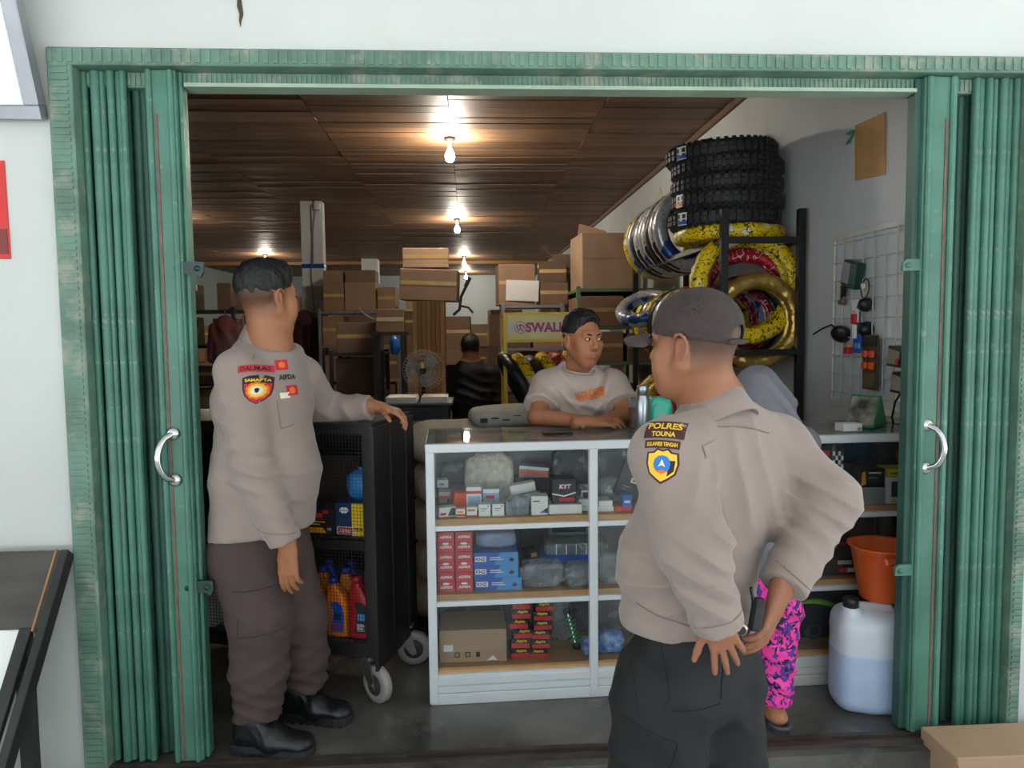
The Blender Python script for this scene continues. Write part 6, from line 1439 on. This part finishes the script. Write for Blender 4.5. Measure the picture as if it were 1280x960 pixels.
# -- upper shelf
it('white box with dark print lying at the front corner of the top shelf', 546, 568, 12, 2.91, z1, .05, 'w', (('p', ((.5, .1), (.95, .1), (.95, .9), (.7, .9)), 'd'), ('r', .06, .2, .4, .45, 'm')), .3)
it('small tan and red packet box at the front of the top shelf', 570, 581, 10, 2.905, z1, .03, 'w', (('r', 0, .1, 1, .35, 'r'), ('r', .1, .5, .8, .75, 'a')))
it('small white packet box beside the tan packet', 583, 596, 12, 2.905, z1, .03, 'w', (('r', .1, .55, .8, .8, 'u'), ('r', 0, 0, 1, .15, 'm')))
for k in range(2): it(('small square white box beside the blue labelled box, nearer the tan packet', 'small square white box nearer the black carton')[k], 598+17*k, 613+17*k, 15, 2.905, z1, .045, 'w', (('r', .2, .6, .75, .68, 'g'), ('r', .2, .42, .6, .47, 'g'), ('e', .8, .85, .07, .07, 'm')))
it('red carton tilted against the white boxes on the top shelf', 563, 581, 20, 3.02, z1, .08, 'o', (('r', .2, .6, .7, .66, 'm'),), .25, roll=.12)
it('white and grey long carton with red line near the glass end', 550, 580, 19, 3.13, z1+.0, .1, 'g', (('r', 0, .55, 1, .8, 'w'), ('r', 0, .4, 1, .55, 'o'), ('r', .35, .05, .75, .35, 'd'), ('r', .6, .08, .74, .3, 'w')), -.1)
it('white packet lying on the grey long carton', 545, 559, 10, 3.15, z1+.066, .06, 'w', (('r', .2, .3, .6, .6, 'g'),), .2)
it('tall white box with a red top stripe on the top shelf', 583, 602, 30, 3.0, z1, .06, 'w', (('r', 0, .72, 1, .84, 'r'), ('r', .1, .2, .9, .62, 'l')))
it('pale blue and white box beside the tall white box', 604, 624, 27, 3.0, z1, .06, 'l', (('r', 0, .82, 1, 1, 'w'), ('r', .15, .55, .7, .7, 'r'), ('r', .1, .15, .9, .3, 'c')))
bx = item('plastic_case', 'clear blue grey plastic case at the front of the top shelf', 'case', 632, 661, 20, 2.91, z1, .09, glassmat('clear_blue_plastic', (.72, .78, .86, 1), 1.4, .05, 1., .3, (.55, .62, .72, 1)), (('r', .5, .1, .52, .9, 'g'), ('r', .1, .45, .9, .48, 'd')))
it('flat tan block under the long white boxes', 641, 672, 17, 3.06, z1, .1, 'u')
it('long white box lying across the tan block', 638, 670, 12, 3.03, z1+.053, .05, 'w', (), .1, roll=-.16)
it('second long white box leaning below the first', 646, 678, 11, 2.97, z1+.02, .04, 'w', (), -.05, roll=-.2)
it('white box with black and blue print on the top shelf', 664, 685, 24, 2.905, z1, .06, 'w', (('p', ((.5, .1), (.98, .1), (.98, .4)), 'k'), ('r', .55, .12, .85, .2, 'c'), ('r', .1, .7, .5, .76, 'd')))
it('flat white carton under the black carton', 686, 728, 12, 2.91, z1, .13, 'w')
it('black carton with white chevron and red lettering', 690, 720, 31, 2.93, z1+.0375, .09, 'd', (('r', .28, .62, .62, .78, 'm'), ('p', ((0, .38), (.5, .28), (1, .42), (1, .48), (.5, .34), (0, .44)), 'w'), ('r', .3, .1, .95, .24, 'r'), ('t', 'KYT', .55, .7, .5, 'w', .2)))
it('silver and red carton at the back of the top shelf', 650, 687, 15, 3.16, z1+.09, .09, 'g', (('r', 0, .3, 1, .6, 'o'), ('r', 0, .75, 1, 1, 'w')), -.12, roll=.08)
it('dark carton carrying the silver and red carton', 645, 690, 29, 3.15, z1, .1, 'd')
it('red and silver carton end at the back of the top shelf', 688, 702, 11, 3.14, z1, .09, 'r', (('r', 0, .5, 1, .9, 'g'),), .4)
it('small black and white box on the white boxes beside the mullion', 727, 739, 11, 2.99, z1+.04, .04, 'w', (('r', .08, .1, .92, .8, 'd'),))
it('white box stack at the mullion, upper box', 722, 741, 8, 2.95, z1+.0225, .08, 'w', (), .1); it('white box stack at the mullion, lower box', 721, 742, 7, 2.95, z1, .09, 'w', (), -.05)
for k in range(2): it(('lower white box right beyond the mullion', 'upper white box right beyond the mullion')[k], 747, 767-2*k, 7, 2.93, z1+.0225*k, .08, 'w', (), .08*k)
it('blue carton with red foot behind the officer shirt', 778, 790, 21, 2.93, z1, .05, 'b', (('r', 0, 0, 1, .25, 'r'), ('r', .2, .5, .8, .65, 'w')))
it('black packet with white label tilted beyond the mullion', 766, 796, 44, 3.02, z1+.02, .025, 'k', (('r', .5, .45, .9, .6, 'w'), ('t', 'SHIM', .7, .52, .3, 'k'), ('r', .2, .2, .5, .23, 'e'), ('r', .2, .3, .6, .32, 'g')), .0, roll=.35)
# crumpled paper bag
def crumple(name, label, cat, c, w, d, hh, m, seed, amp=.012, n=22, flat=.55, group=None, rz=0.):
    q = np.random.default_rng(seed); V = []; F = []; k = 12
    D = q.normal(size=(7, 3)); D /= np.linalg.norm(D, axis=1)[:, None]; fr_ = q.uniform(30, 90, 7); ph = q.uniform(0, 6, 7)
    for j in range(k+1):
        v = -math.pi/2+math.pi*j/k
        for i in range(n):
            u = 2*math.pi*i/n; f = lambda a, e: math.copysign(abs(a)**e, a)
            p = np.array([w/2*f(math.cos(v), flat)*f(math.cos(u), flat), d/2*f(math.cos(v), flat)*f(math.sin(u), flat), hh/2*f(math.sin(v), flat)])
            s = sum(abs(math.sin(fr_[t]*float(p@D[t])+ph[t])) for t in range(7))/7-.6
            p *= 1+s*amp/min(w, d, hh)*2.2; p[2] = max(p[2], -hh/2)+hh/2; V.append(p)
    for j in range(k): F += [(j*n+i, j*n+(i+1) % n, (j+1)*n+(i+1) % n, (j+1)*n+i) for i in range(n)]
    g = G(); g.add(V, F, 0, False); o = g.build(name, m, None, c, (0, 0, rz)); return tag(o, label, cat, group)
m_news = M('newsprint_bag', C(226, 216, 200), .8, var=.2, vs=40, col2=C(186, 178, 168)); m_cling = glassmat('clear_plastic_bag', (.78, .80, .83, 1), 1.45, .12, 2.2, .28, (.62, .65, .70, 1)); m_cling2 = glassmat('dark_plastic_bag', (.5, .52, .54, 1), 1.45, .15, 2., .3, (.30, .32, .34, 1))
def lump(label, x0, x1, hpx, Y, z, d, m, seed, name='plastic_bag', cat='bag', amp=.012, py=620):
    a, b = at(x0, py, Y), at(x1, py, Y); zc = zc_of((a+b)/2); c = (a+b)/2
    return crumple(name, label, cat, (c[0], Y+d/2, z), abs(b[0]-a[0]), d, hpx*zc/FPX, m, seed, amp)
lump('crumpled newsprint paper bag standing on the top shelf', 581, 644, 62, 3.12, z1, .07, m_news, 3, 'paper_bag', 'paper bag', .01)
lump('clear round blister of parts left of the mullion', 722, 739, 20, 3.06, z1+.02, .05, m_cling, 4); lump('clear bag of orange tipped parts beyond the mullion', 750, 780, 32, 3.05, z1, .08, m_cling, 5)
it('orange clip lying in front of the clear bag beyond the mullion', 768, 781, 6, 2.93, z1, .03, 'o', (), .5)
lump('dark plastic bag at the back of the top shelf', 690, 738, 60, 3.2, z1, .07, m_cling2, 6); lump('grey plastic bag at the back end of the top shelf', 548, 582, 45, 3.22, z1, .05, m_cling2, 7); lump('dark plastic bag behind the black packet', 746, 800, 65, 3.2, z1, .08, m_cling2, 8)
# -- middle shelf: two columns of red boxes, blue boxes
hb_ = 12.6*2.93/FPX
for c in range(2):
    for r in range(6):
        it('red part box with white lettering, %s column, %s from the bottom' % (('outer', 'inner')[c], ('lowest', 'second', 'third', 'fourth', 'fifth', 'sixth')[r]), 545+23*c, 566.5+23*c, 12.6, 2.90, z2+r*(hb_+.0008), .15, 'm', (('t', 'ASPIRA', .5, .5, .72, 'w', .25), ('r', .0, .02, 1, .07, 'r'))+((('e', .5, .86, .2, .12, 'w'),) if r % 2 == 0 else ()), 0, group='red part boxes stacked in two columns')
hk_ = 16*2.93/FPX
for r in range(3): it('blue carton lettered KNZ, %s of three' % ('lowest', 'middle', 'topmost')[r], 592-1*(r > 0), 651-4*(r > 0), 16, 2.905, z2+r*(hk_+.0008), .14, 'b', (('p', ((.45, 0), (1, 0), (1, 1), (.6, 1)), 'c'), ('r', .03, .3, .28, .72, 'w'), ('t', 'KNZ', .155, .51, .21, 'n'), ('r', .36, .56, .6, .64, 'w'), ('r', .36, .42, .66, .48, 'w'), ('p', ((.78, .35), (.86, .25), (.92, .45), (.84, .62)), 'd')), group='blue cartons lettered KNZ')
lump('blue chain bag lying on the blue cartons', 594, 645, 22, 2.95, z2+3*(hk_+.0008), .1, M('blue_chain_bag', C(110, 150, 190), .4, var=.4, vs=30, col2=C(150, 130, 150)), 10, amp=.008)
it('small black box tilted behind the silver bags', 657, 673, 18, 3.02, z2+.06, .07, 'k', (('r', .4, .5, .85, .8, 'u'),), .2, roll=-.2)
it('black tray under the small tilted box', 655, 676, 20, 3.02, z2, .1, 'd')
o = item('plastic_case', 'clear compartment case lying on the blue flat carton', 'case', 682, 760, 15, 3.0, z2+.105, .13, glassmat('clear_case_plastic', (.86, .9, .9, 1), 1.45, .05, 1.2, .22, (.75, .8, .82, 1)), tuple(('r', .16*i, .05, .16*i+.012, .95, 'w') for i in range(1, 6)))
it('blue flat carton under the clear compartment case', 674, 756, 16, 2.99, z2+.053, .15, 'b', (('r', .02, .4, .3, .6, 'n'),)); it('dark flat carton under the blue flat carton', 676, 752, 16, 3.03, z2, .14, 'd')
it('black carton at the back of the middle shelf', 690, 732, 12, 3.15, z2+.16, .1, 'k'); it('grey carton under the black carton at the back', 686, 736, 50, 3.17, z2, .09, 'g')
lump('silver plastic bag of parts in front of the blue flat carton', 650, 707, 34, 2.90, z2, .08, m_cling, 11, amp=.016); lump('silver plastic bag beside the mullion on the middle shelf', 706, 740, 30, 2.90, z2, .08, m_cling, 12, amp=.016); lump('tall silver bag beyond the mullion on the middle shelf', 748, 775, 42, 2.91, z2, .08, m_cling, 13, amp=.016)
g = G(); g.lathe([(0, 0), (.022, 0), (.022, .035), (.021, .036), (.021, .10), (.019, .115), (0, .118)], 18); o = g.build('spray_can', PR['m'], None, (at(777, 700, 2.98)[0], 3.0, z2)); tag(o, 'red can with grey foot behind the officer shirt', 'can'); g = G(); g.lathe([(.0225, .0), (.0225, .035)], 18); g.build('grey_foot', PR['g'], o)
lump('grey wrapped bundle at the back of the middle shelf', 594, 652, 74, 3.16, z2, .1, m_cling2, 14, amp=.016)
# -- bottom shelf
o = it('brown carton with handling marks on the bottom shelf', 546, 631, 42, 2.91, z3, .2, CARD[3], (('r', .06, .35, .2, .55, 'w'), ('r', .22, .16, .30, .32, 'd'), ('r', .235, .19, .285, .29, 'u'), ('r', .38, .16, .46, .32, 'd'), ('r', .395, .19, .445, .29, 'u'), ('r', .54, .16, .60, .32, 'd'), ('p', ((.7, .05), (.86, .05), (.8, .2)), 'w')), name='carton', cat='carton')
hs = 12*2.95/FPX
for r in range(6):
    it('red and black box with yellow script in the pile nearer the brown carton, %s layer' % ('lowest', 'second', 'third', 'fourth', 'fifth', 'top')[r], 636+(r % 3)*2, 659+(r % 3)*2, 12, 2.93+.004*r, z3+r*(hs+.0008), .1, 'k', (('r', 0, .05, 1, .55, 'r'), ('t', 'Aspira', .55, .78, .6, 'y', .3)), .05*((-1)**r), group='red and black script boxes')
    it('red and black box with yellow script in the pile nearer the spring, %s layer' % ('lowest', 'second', 'third', 'fourth', 'fifth', 'top')[r], 661.5+(r*1.3), 684+(r*1.3), 11.5, 2.925, z3+r*(hs+.0008), .1, 'k', (('r', 0, .05, 1, .5, 'r'), ('t', 'Aspira', .45, .76, .6, 'y', .3)), -.04*((-1)**r), group='red and black script boxes')
sp = thing('shock_absorber', 'green spring shock absorber leaning on the bottom shelf', 'shock absorber', (at(722, 820, 2.99)[0], 3.0, z3))
tilt = Matrix.Rotation(R(-14), 3, 'Y') @ Matrix.Rotation(R(-20), 3, 'X')
g = G(); g.tube([tilt @ Vector((.02*math.cos(t*.6), .02*math.sin(t*.6), .03+.0016*t)) for t in range(62)], .0045, 6); g.build('spring', M('green_spring', C(70, 170, 110), .35), sp)
g = G(); g.tube([tilt @ Vector((0, 0, .012)), tilt @ Vector((0, 0, .15))], .009, 10); g.build('damper', m_chrome, sp)
for zz_ in (.012, .155):
    g = G(); g.lathe([(0, -.012), (.015, -.012), (.017, 0), (.015, .012), (0, .012)], 14, tuple(tilt @ Vector((0, 0, zz_))), rot=rotm(R(90))); g.build('end_eye', mk, sp)
lump('grey plastic bag behind the red and black boxes', 688, 715, 66, 3.06, z3, .09, m_cling, 20, amp=.016); lump('dark plastic bag at the back of the bottom shelf', 712, 745, 72, 3.14, z3, .1, m_cling2, 21, amp=.016); lump('big grey plastic bag beyond the mullion on the bottom shelf', 747, 800, 62, 3.08, z3, .12, m_cling2, 22, amp=.018)
m_bnet = M('blue_white_print_bag', C(40, 110, 200), .4, var=.3, vs=40, col2=C(170, 200, 230))
lump('blue printed bag left of the mullion on the bottom shelf', 728, 741, 20, 2.93, z3, .06, m_bnet, 23); lump('blue printed bag beyond the mullion on the bottom shelf', 747, 781, 28, 2.93, z3, .08, m_bnet, 24)
lump('grey plastic sheet bundle above the brown carton', 550, 632, 34, 3.14, z3+.0, .12, m_cling2, 25); lump('dark plastic bundle behind the brown carton', 560, 628, 70, 3.2, z3, .06, m_cling2, 26)
# -- older case
def ib(label, x0, x1, hpx, Y, z, d, m, prints=(), rz=0., **k): return it(label, x0, x1, hpx, Y, z, d, m, prints, rz, **k)
chk = tuple(('r', .62+.095*i, .08*j+.1, .62+.095*(i+1), .08*(j+1)+.1, 'w') for i in range(4) for j in range(10) if (i+j) % 2)
ib('black carton with checkered edge and red patch in the older case', 1018, 1053, 68, 3.04, z1, .1, 'k', chk+(('r', .1, .82, .5, .92, 'r'),))
ib('dark blue carton at the back of the older case', 1064, 1090, 80, 3.22, z1, .08, 'n', (('r', .3, .82, .7, .9, 'r'),)); ib('orange lettered dark carton at the back of the older case', 1062, 1092, 40, 3.12, z1, .08, 'd', (('r', .1, .8, .9, .95, 'o'),))
ib('black carton with an orange figure in the older case', 1074, 1106, 24, 2.95, z1+.068, .09, 'k', (('p', ((.05, .1), (.25, .2), (.2, .9), (.08, .8)), 'a'), ('r', .35, .75, .85, .82, 'w'), ('r', .35, .5, .7, .56, 'g')))
ib('red, white and grey carton at the front of the older case', 1056, 1106, 21, 2.94, z1, .1, 'w', (('r', 0, 0, .28, 1, 'm'), ('p', ((.5, 0), (1, 0), (1, 1), (.4, 1)), 'g'), ('r', .05, .3, .22, .38, 'w')))
ib('white and black carton with a dark window beside the gate', 1107, 1140, 33, 2.95, z1, .09, 'w', (('r', .2, .25, .9, .85, 'd'), ('r', .2, .05, .9, .16, 'y')))
ib('yellow carton on the white and black carton', 1108, 1138, 11, 2.97, z1+.1055, .09, 'y', (('r', .1, .4, .7, .55, 'd'),))
ib('black carton with a red disc in the older case', 1096, 1142, 62, 3.12, z1, .08, 'd', (('e', .62, .78, .16, .14, 'm'), ('r', .55, .76, .7, .8, 'w')))
ib('black carton with white lettering on the middle shelf of the older case', 1030, 1076, 22, 2.96, z2, .12, 'k', (('t', 'SERIES', .6, .75, .4, 'w'), ('r', .45, .18, .68, .42, 'm'), ('r', .68, .18, 1, .42, 'w')))
ib('large black carton at the back of the middle shelf of the older case', 1030, 1095, 66, 3.16, z2, .12, 'd', (('r', .1, .3, .5, .34, 'm'),))
g = G(); g.lathe([(0, 0), (.035, 0), (.06, .03), (.065, .07), (.05, .11), (0, .125)], 20); o = g.build('lamp_cover', M('dark_maroon_plastic', C(64, 34, 34), .3), None, (at(1040, 690, 2.97)[0], 3.06, z2+.0675)); tag(o, 'dark maroon rounded lamp cover on the black lettered carton', 'lamp cover')
ib('black carton with white paw mark on the bottom shelf of the older case', 1004, 1060, 42, 3.03, z3, .12, 'd', (('t', 'BKR', .78, .48, .3, 'w'), ('r', .7, .62, .85, .66, 'w')))
ib('white box panel on the bottom shelf of the older case', 988, 1001, 46, 2.95, z3, .05, 'w'); ib('brown block at the back of the bottom shelf', 1010, 1060, 66, 3.18, z3, .1, M('brown_card2', C(96, 76, 58), .7))
g = G(); pts = [np.array([at(998+62*t/8, 700, 2.98)[0], 2.98, z3+.165+.025*math.sin(math.pi*(t/8)**.8)-.004*t]) for t in range(9)]; g.tube(pts, [.004, .008, .011, .012, .012, .011, .009, .007, .004], 8); tag(g.build('hose', M('lime_green_plastic', C(130, 190, 50), .4)), 'lime green curved strip lying on the dark carton in the older case', 'hose')
g = G(); cc = at(1018, 790, 2.97)
for k in range(4): g.tube([(cc[0]+(.035-.003*k)*math.cos(a*.4)+.004*k, 2.985+.004*k, z3+.045+(.03-.002*k)*math.sin(a*.4)) for a in range(16)], .004, 6, closed=True)
tag(g.build('cable_coil', M('grey_blue_cable', C(70, 84, 96), .5)), 'coil of grey cable in front of the dark carton in the older case', 'cable')

# ================================================================= ON THE COUNTERS
CT = 1.0405
bp = at(803, 535, 3.02); t = thing('steel_flask', 'silver steel flask standing on the glass counter', 'flask', (bp[0], 3.02, CT)); m_st = M('brushed_steel', C(176, 182, 188), .28, .85, var=.08)
g = G(); g.lathe([(0, 0), (.028, 0), (.031, .004), (.031, .125), (.028, .142), (.022, .155), (.022, .16)], 28); g.build('body', m_st, t); g = G(); g.lathe([(.0, .2), (.02, .2), (.023, .196), (.023, .158), (0, .158)], 24); g.build('lid', m_st, t)
c_ = at(794, 530, 3.2); t = thing('plastic_cup', 'plastic cup of orange drink behind the steel flask', 'cup', (c_[0], 3.2, CT)); g = G(); g.lathe([(0, 0), (.026, 0), (.036, .13), (.037, .13)], 20); g.build('cup', glassmat('cup_plastic', (.9, .9, .9, 1), 1.4, .02, 1., .15), t); g = G(); g.lathe([(0, .003), (.024, .003), (.032, .09), (0, .09)], 18); g.build('drink', M('orange_drink', C(226, 92, 30), .3), t)
lump('mint green plastic bag on the counter before the capped officer', 812, 842, 42, 3.06, CT, .09, M('mint_plastic', C(70, 196, 168), .35, var=.15, bump=.3, bs=30), 31, amp=.014)
p_ = at(695, 539, 3.1); ph = thing('mobile_phone', 'dark phone lying on the glass counter before the shopkeeper', 'phone', (p_[0], 3.06, CT), .1); g = G(); g.box((0, 0, .004), (.12, .06, .008), bev=.003); g.build('body', mk, ph); g = G(); g.box((.055, 0, .0045), (.008, .05, .009), bev=.003); g.build('cap', m_chrome, ph)
tc_ = at(1085, 540, 3.12); t = thing('tent_calendar', 'green tent desk calendar with photo pages on the older case', 'calendar', (tc_[0]-.01, 3.12, CT), R(-50))
m_gcal = M('calendar_green', C(40, 140, 86), .5, var=.04)
for s in (-1, 1):
    g = G(); g.box((0, s*.037, .068), (.12, .004, .15), rotm(s*.49)); pn = g.build('board', m_gcal, t)
    if s < 0:
        g = G(); g.box((0, s*.041, .070), (.11, .002, .13), rotm(s*.49)); g.build('page', M('calendar_page', C(176, 170, 160), .5, var=.5, vs=14, col2=C(70, 66, 62)), pn)
for sx in (-1, 1): g = G(); g.prism([(-.072, 0), (.072, 0), (0, .135)], .003, frame((sx*.058, 0, .002), (0, 1, 0), (1, 0, 0))); g.build('end_panel', m_gcal, t)
wb_ = at(1062, 537, 2.98); goods('white_box', 'small white box lying beside the green tent calendar', 'box', (wb_[0], 2.99, CT), .085, .06, .032, 'w', (('r', .75, .1, .95, .5, 'g'),), .1)

# ================================================================= JERRYCAN AND BASIN
jc = atz(1088, 905, 0); JX, JY = 1.525, 2.73
jt = thing('jerrycan', 'white translucent jerrycan half full of water beside the gate', 'jerrycan', (JX, JY, 0), R(-14)); m_jer = M('jerrycan_plastic', C(206, 214, 222), .35, var=.04); m_jer.node_tree.nodes['Principled BSDF'].inputs['Transmission Weight'].default_value = .0
S = Field((-.16, -.15, -.02), (.16, .15, .48), .006)
S.seg((-.07, -.05, .05), (-.07, -.05, .325), .055, .055, .04); S.seg((.07, -.05, .05), (.07, -.05, .325), .055, .055, .04); S.seg((-.07, .05, .05), (-.07, .05, .325), .055, .055, .04); S.seg((.07, .05, .05), (.07, .05, .325), .055, .055, .04); S.seg((0, 0, .05), (0, 0, .325), .07, .07, .06); S.seg((-.08, 0, .05), (-.08, 0, .325), .05, .05, .04); S.seg((.08, 0, .05), (.08, 0, .325), .05, .05, .04); S.seg((0, -.06, .05), (0, -.06, .325), .05, .05, .04); S.seg((0, .06, .05), (0, .06, .325), .05, .05, .04)
S.seg((-.03, 0, .385), (.07, 0, .385), .02, .02, .02); S.seg((-.075, -.045, .37), (-.075, -.045, .40), .036, .034, .015)
S.cut((0, 0, 0), (0, 0, -1)); S.cut((-.075, -.045, .405), (0, 0, 1), (-.16, -.1, .37), (-.035, .02, .48))
S.build('body', m_jer, jt, (0, 0, 0))
g = G(); g.lathe([(0, .437), (.026, .437), (.029, .433), (.029, .403), (0, .403)], 20, (-.075, -.045, 0)); g.build('screw_cap', mk, jt)
S.F -= .0015; S.cut((0, 0, .235), (0, 0, 1)); S.cut((0, 0, .006), (0, 0, -1)); S.build('water_fill', M('water_tint', C(176, 196, 224), .25, var=.03), jt, (0, 0, 0))
bt_ = thing('basin', 'orange plastic dipper basin standing on the jerrycan', 'basin', (JX+.075, JY+.045, .4045)); m_orb = M('orange_plastic', C(222, 96, 32), .35, var=.08)
g = G(); g.lathe([(0, 0), (.07, 0), (.078, .008), (.115, .205), (.128, .212), (.128, .218), (.112, .214), (.074, .014), (0, .010)], 32); g.build('bowl', m_orb, bt_); g = G(); g.box((-.04, -.125, .185), (.05, .02, .03), rotm(-.3, 0, .3), bev=.005); g.build('lug', m_orb, bt_)

# ================================================================= OUTSIDE THE GATE
# tilted sign board hung on the wall
sb = thing('sign_board', 'white sign board in a grey aluminium frame tilted out from the wall', 'sign', (-1.325, 2.475, 2.15)); m_sal = M('sign_aluminium', C(150, 152, 158), .4, .5, var=.1)
tl = Matrix.Rotation(R(18), 4, 'X')
for nm, c, d in (('frame_bar', (-.6, 0, .02), (1.2, .05, .045)), ('frame_bar', (-.022, 0, .4), (.045, .05, .72)), ('frame_bar', (-1.18, 0, .4), (.045, .05, .72)), ('frame_bar', (-.6, 0, .78), (1.2, .05, .045))):
    g = G(); g.box(c, d, bev=.004); g.xf(tl); g.build(nm, m_sal, sb)
g = G(); g.box((-.6, .0, .4), (1.12, .02, .72)); g.xf(tl); g.build('panel', M('sign_white', C(232, 232, 230), .5, var=.02), sb)
g = G(); g.box((-.6, -.02, .42), (.04, .5, .04)); g.build('bracket', m_sal, sb, (0, .02, -.05))
# poster
po = at(4, 262, 2.49); g = G(); g.box((-.16, 0, 0), (.32, .004, .31), bev=.001); o = g.build('poster', M('poster_red', C(200, 44, 40), .5, var=.06), None, (at(9.5, 262, 2.497)[0], 2.497, po[2]), (0, -.01, 0)); tag(o, 'red printed poster on the exterior wall', 'poster')
g = G(); g.box((-.04, -.003, -.10), (.07, .002, .08)); g.box((-.20, -.003, -.10), (.2, .002, .08)); 
for i in range(4): g.box((-.12, -.003, .10-.042*i), (.2-.02*i, .002, .012))
g.build('printed_band', [M('poster_dark', C(120, 40, 40), .5)], o)
g = G()
for i in range(4): g.box((-.10, -.0045, .115-.042*i), (.16-.02*i, .002, .008))
g.build('printed_lines', PR['y'], o)
# sloping black stand with a pale panel
ln = thing('display_stand', 'black framed sloping stand with dark board and white panel beside the gate', 'stand', (-1.325, 2.46, .77)); ang = math.atan2(.39, .52); tl = Matrix.Rotation(-ang, 4, 'X')
m_stk = M('stand_black', C(38, 37, 37), .5, var=.25, vs=8); m_brd = M('stand_dark_board', C(74, 70, 66), .6, var=.25, vs=4, stretch=(1, 1, 4))
for nm, c, d, m_ in (('upper_board', (-.36, 0, -.125), (.72, .018, .25), m_brd), ('white_panel', (-.425, .004, -.36), (.72, .012, .22), PR['w']), ('side_rail', (-.047, -.003, -.55), (.036, .022, .60), m_stk), ('lower_rail', (-.425, -.001, -.61), (.72, .02, .28), m_stk)):
    g = G(); g.box(c, d, bev=.002); g.xf(tl); g.build(nm, m_, ln)
g = G(); g.box((-.0, .012, -.49), (.026, .05, .98), bev=.003); g.xf(tl); g.build('side_frame', m_stk, ln); g = G(); g.box((-.024, -.004, -.13), (.006, .022, .26)); g.xf(tl); g.build('edge_strip', M('raw_wood_edge', C(150, 116, 80), .7), ln)
q = G(); q.box((-.12, -.44, -.75), (.04, .04, .34)); q.build('leg', m_stk, ln); q = G(); q.box((-.7, -.44, -.75), (.04, .04, .34)); q.build('leg', m_stk, ln); q = G(); q.box((-.12, -.05, -.52), (.04, .04, .80)); q.build('leg', m_stk, ln); q = G(); q.box((-.7, -.05, -.52), (.04, .04, .80)); q.build('leg', m_stk, ln)
# carton outside at the right
a_ = at(1197, 940, 2.26)[0]; ob = goods('carton', 'closed cardboard carton on the pavement by the gate', 'carton', (a_+.22, 2.36, -.15), .44, .2, .205, CARD[3], (('p', ((0, .55), (.0, .92), (.06, .6)), 'r'),), 0., bev=.004)
# hanging jackets by the column
def jacket(label, c, m, hgt, w, seed):
    S = Field(np.array(c)-[w, .14, hgt+.05], np.array(c)+[w, .14, .1], .015)
    S.loft([(np.array(c)+[0, 0, .0], .06, .05), (np.array(c)-[0, 0, .08], w*.62, .08), (np.array(c)-[0, 0, hgt], w*.7, .09)], (1, 0, 0), .04)
    for s in (-1, 1): S.seg(np.array(c)+[s*w*.55, 0, -.1], np.array(c)+[s*w*.78, 0, -hgt*.8], .065, .05, .03)
    S.fold(np.array(c)-[0, .06, hgt*.5], .3, (1, 0, .3), .14, .005, seed); t = thing('jacket', label, 'jacket', c); S.build('cloth', m, t, np.array(c)); g = G(); g.tube([(0, 0, .02), (0, 0, .09), (.02, 0, .11), (.03, 0, .09)], .006, 6); g.build('hook', m_zinc, t)
jacket('dark red rain jacket hanging beside the white column', tuple(at(380, 392, 9.36)), M('maroon_cloth', C(66, 28, 32), .7, var=.3), .9, .26, 1)
jacket('red and grey rain jacket hanging on the left aisle shelf', (at(281, 388, 7.86)[0], 7.86, 1.62), M('red_grey_cloth', C(128, 56, 60), .55, var=.4, vs=3, col2=C(112, 98, 98)), .5, .2, 2)
# wire from the column to the ledge
g = G(); P0, P1 = np.array([-1.3, 8.8, 1.78]), np.array([-.62, 6.6, 1.70])
g.tube([P0+(P1-P0)*t/12-np.array([0, 0, .14*math.sin(math.pi*t/12)]) for t in range(13)], .009, 6); tag(g.build('cable', M('pale_cable', C(190, 186, 176), .5)), 'pale cable sagging from the grey shelf to the carton ledge', 'cable')

# cartons closing the middle aisle, with a spare handlebar on top
zz_ = 0
for i, (w_, h_, k_) in enumerate(((.62, .42, 2), (.60, .40, 1), (.58, .40, 4), (.55, .36, 2))):
    carton((.03, 12.2, zz_), w_, .5, h_, '%s carton of the stack closing the middle aisle' % ('lowest', 'second', 'third', 'topmost')[i], 'cartons in the middle aisle', .04*(-1)**i, k_); zz_ += h_
zz_ = 0
for i, (h_, k_) in enumerate(((.45, 4), (.42, 2), (.40, 1), (.36, 2))):
    carton((-.13, 8.3, zz_), .28, .4, h_, '%s carton of the narrow stack behind the person in black' % ('lowest', 'second', 'third', 'topmost')[i], 'cartons behind the person in black', .03*(-1)**i, k_); zz_ += h_
hb2 = thing('handlebar', 'black spare handlebar standing on the narrow carton stack', 'handlebar', (-.13, 8.3, zz_+.02))
g = G(); g.tube([(-.05, 0, 0), (.02, 0, .06), (.04, 0, .2), (.10, 0, .32), (.14, -.02, .40)], .016, 8); g.build('bar', mk, hb2); g = G(); g.tube([(.09, 0, .31), (.14, -.02, .41)], .022, 8); g.build('grip', m_rubber, hb2); g = G(); g.tube([(.03, 0, .1), (.12, -.03, .08), (.17, -.03, .02)], .012, 8); g.build('lever', mk, hb2)
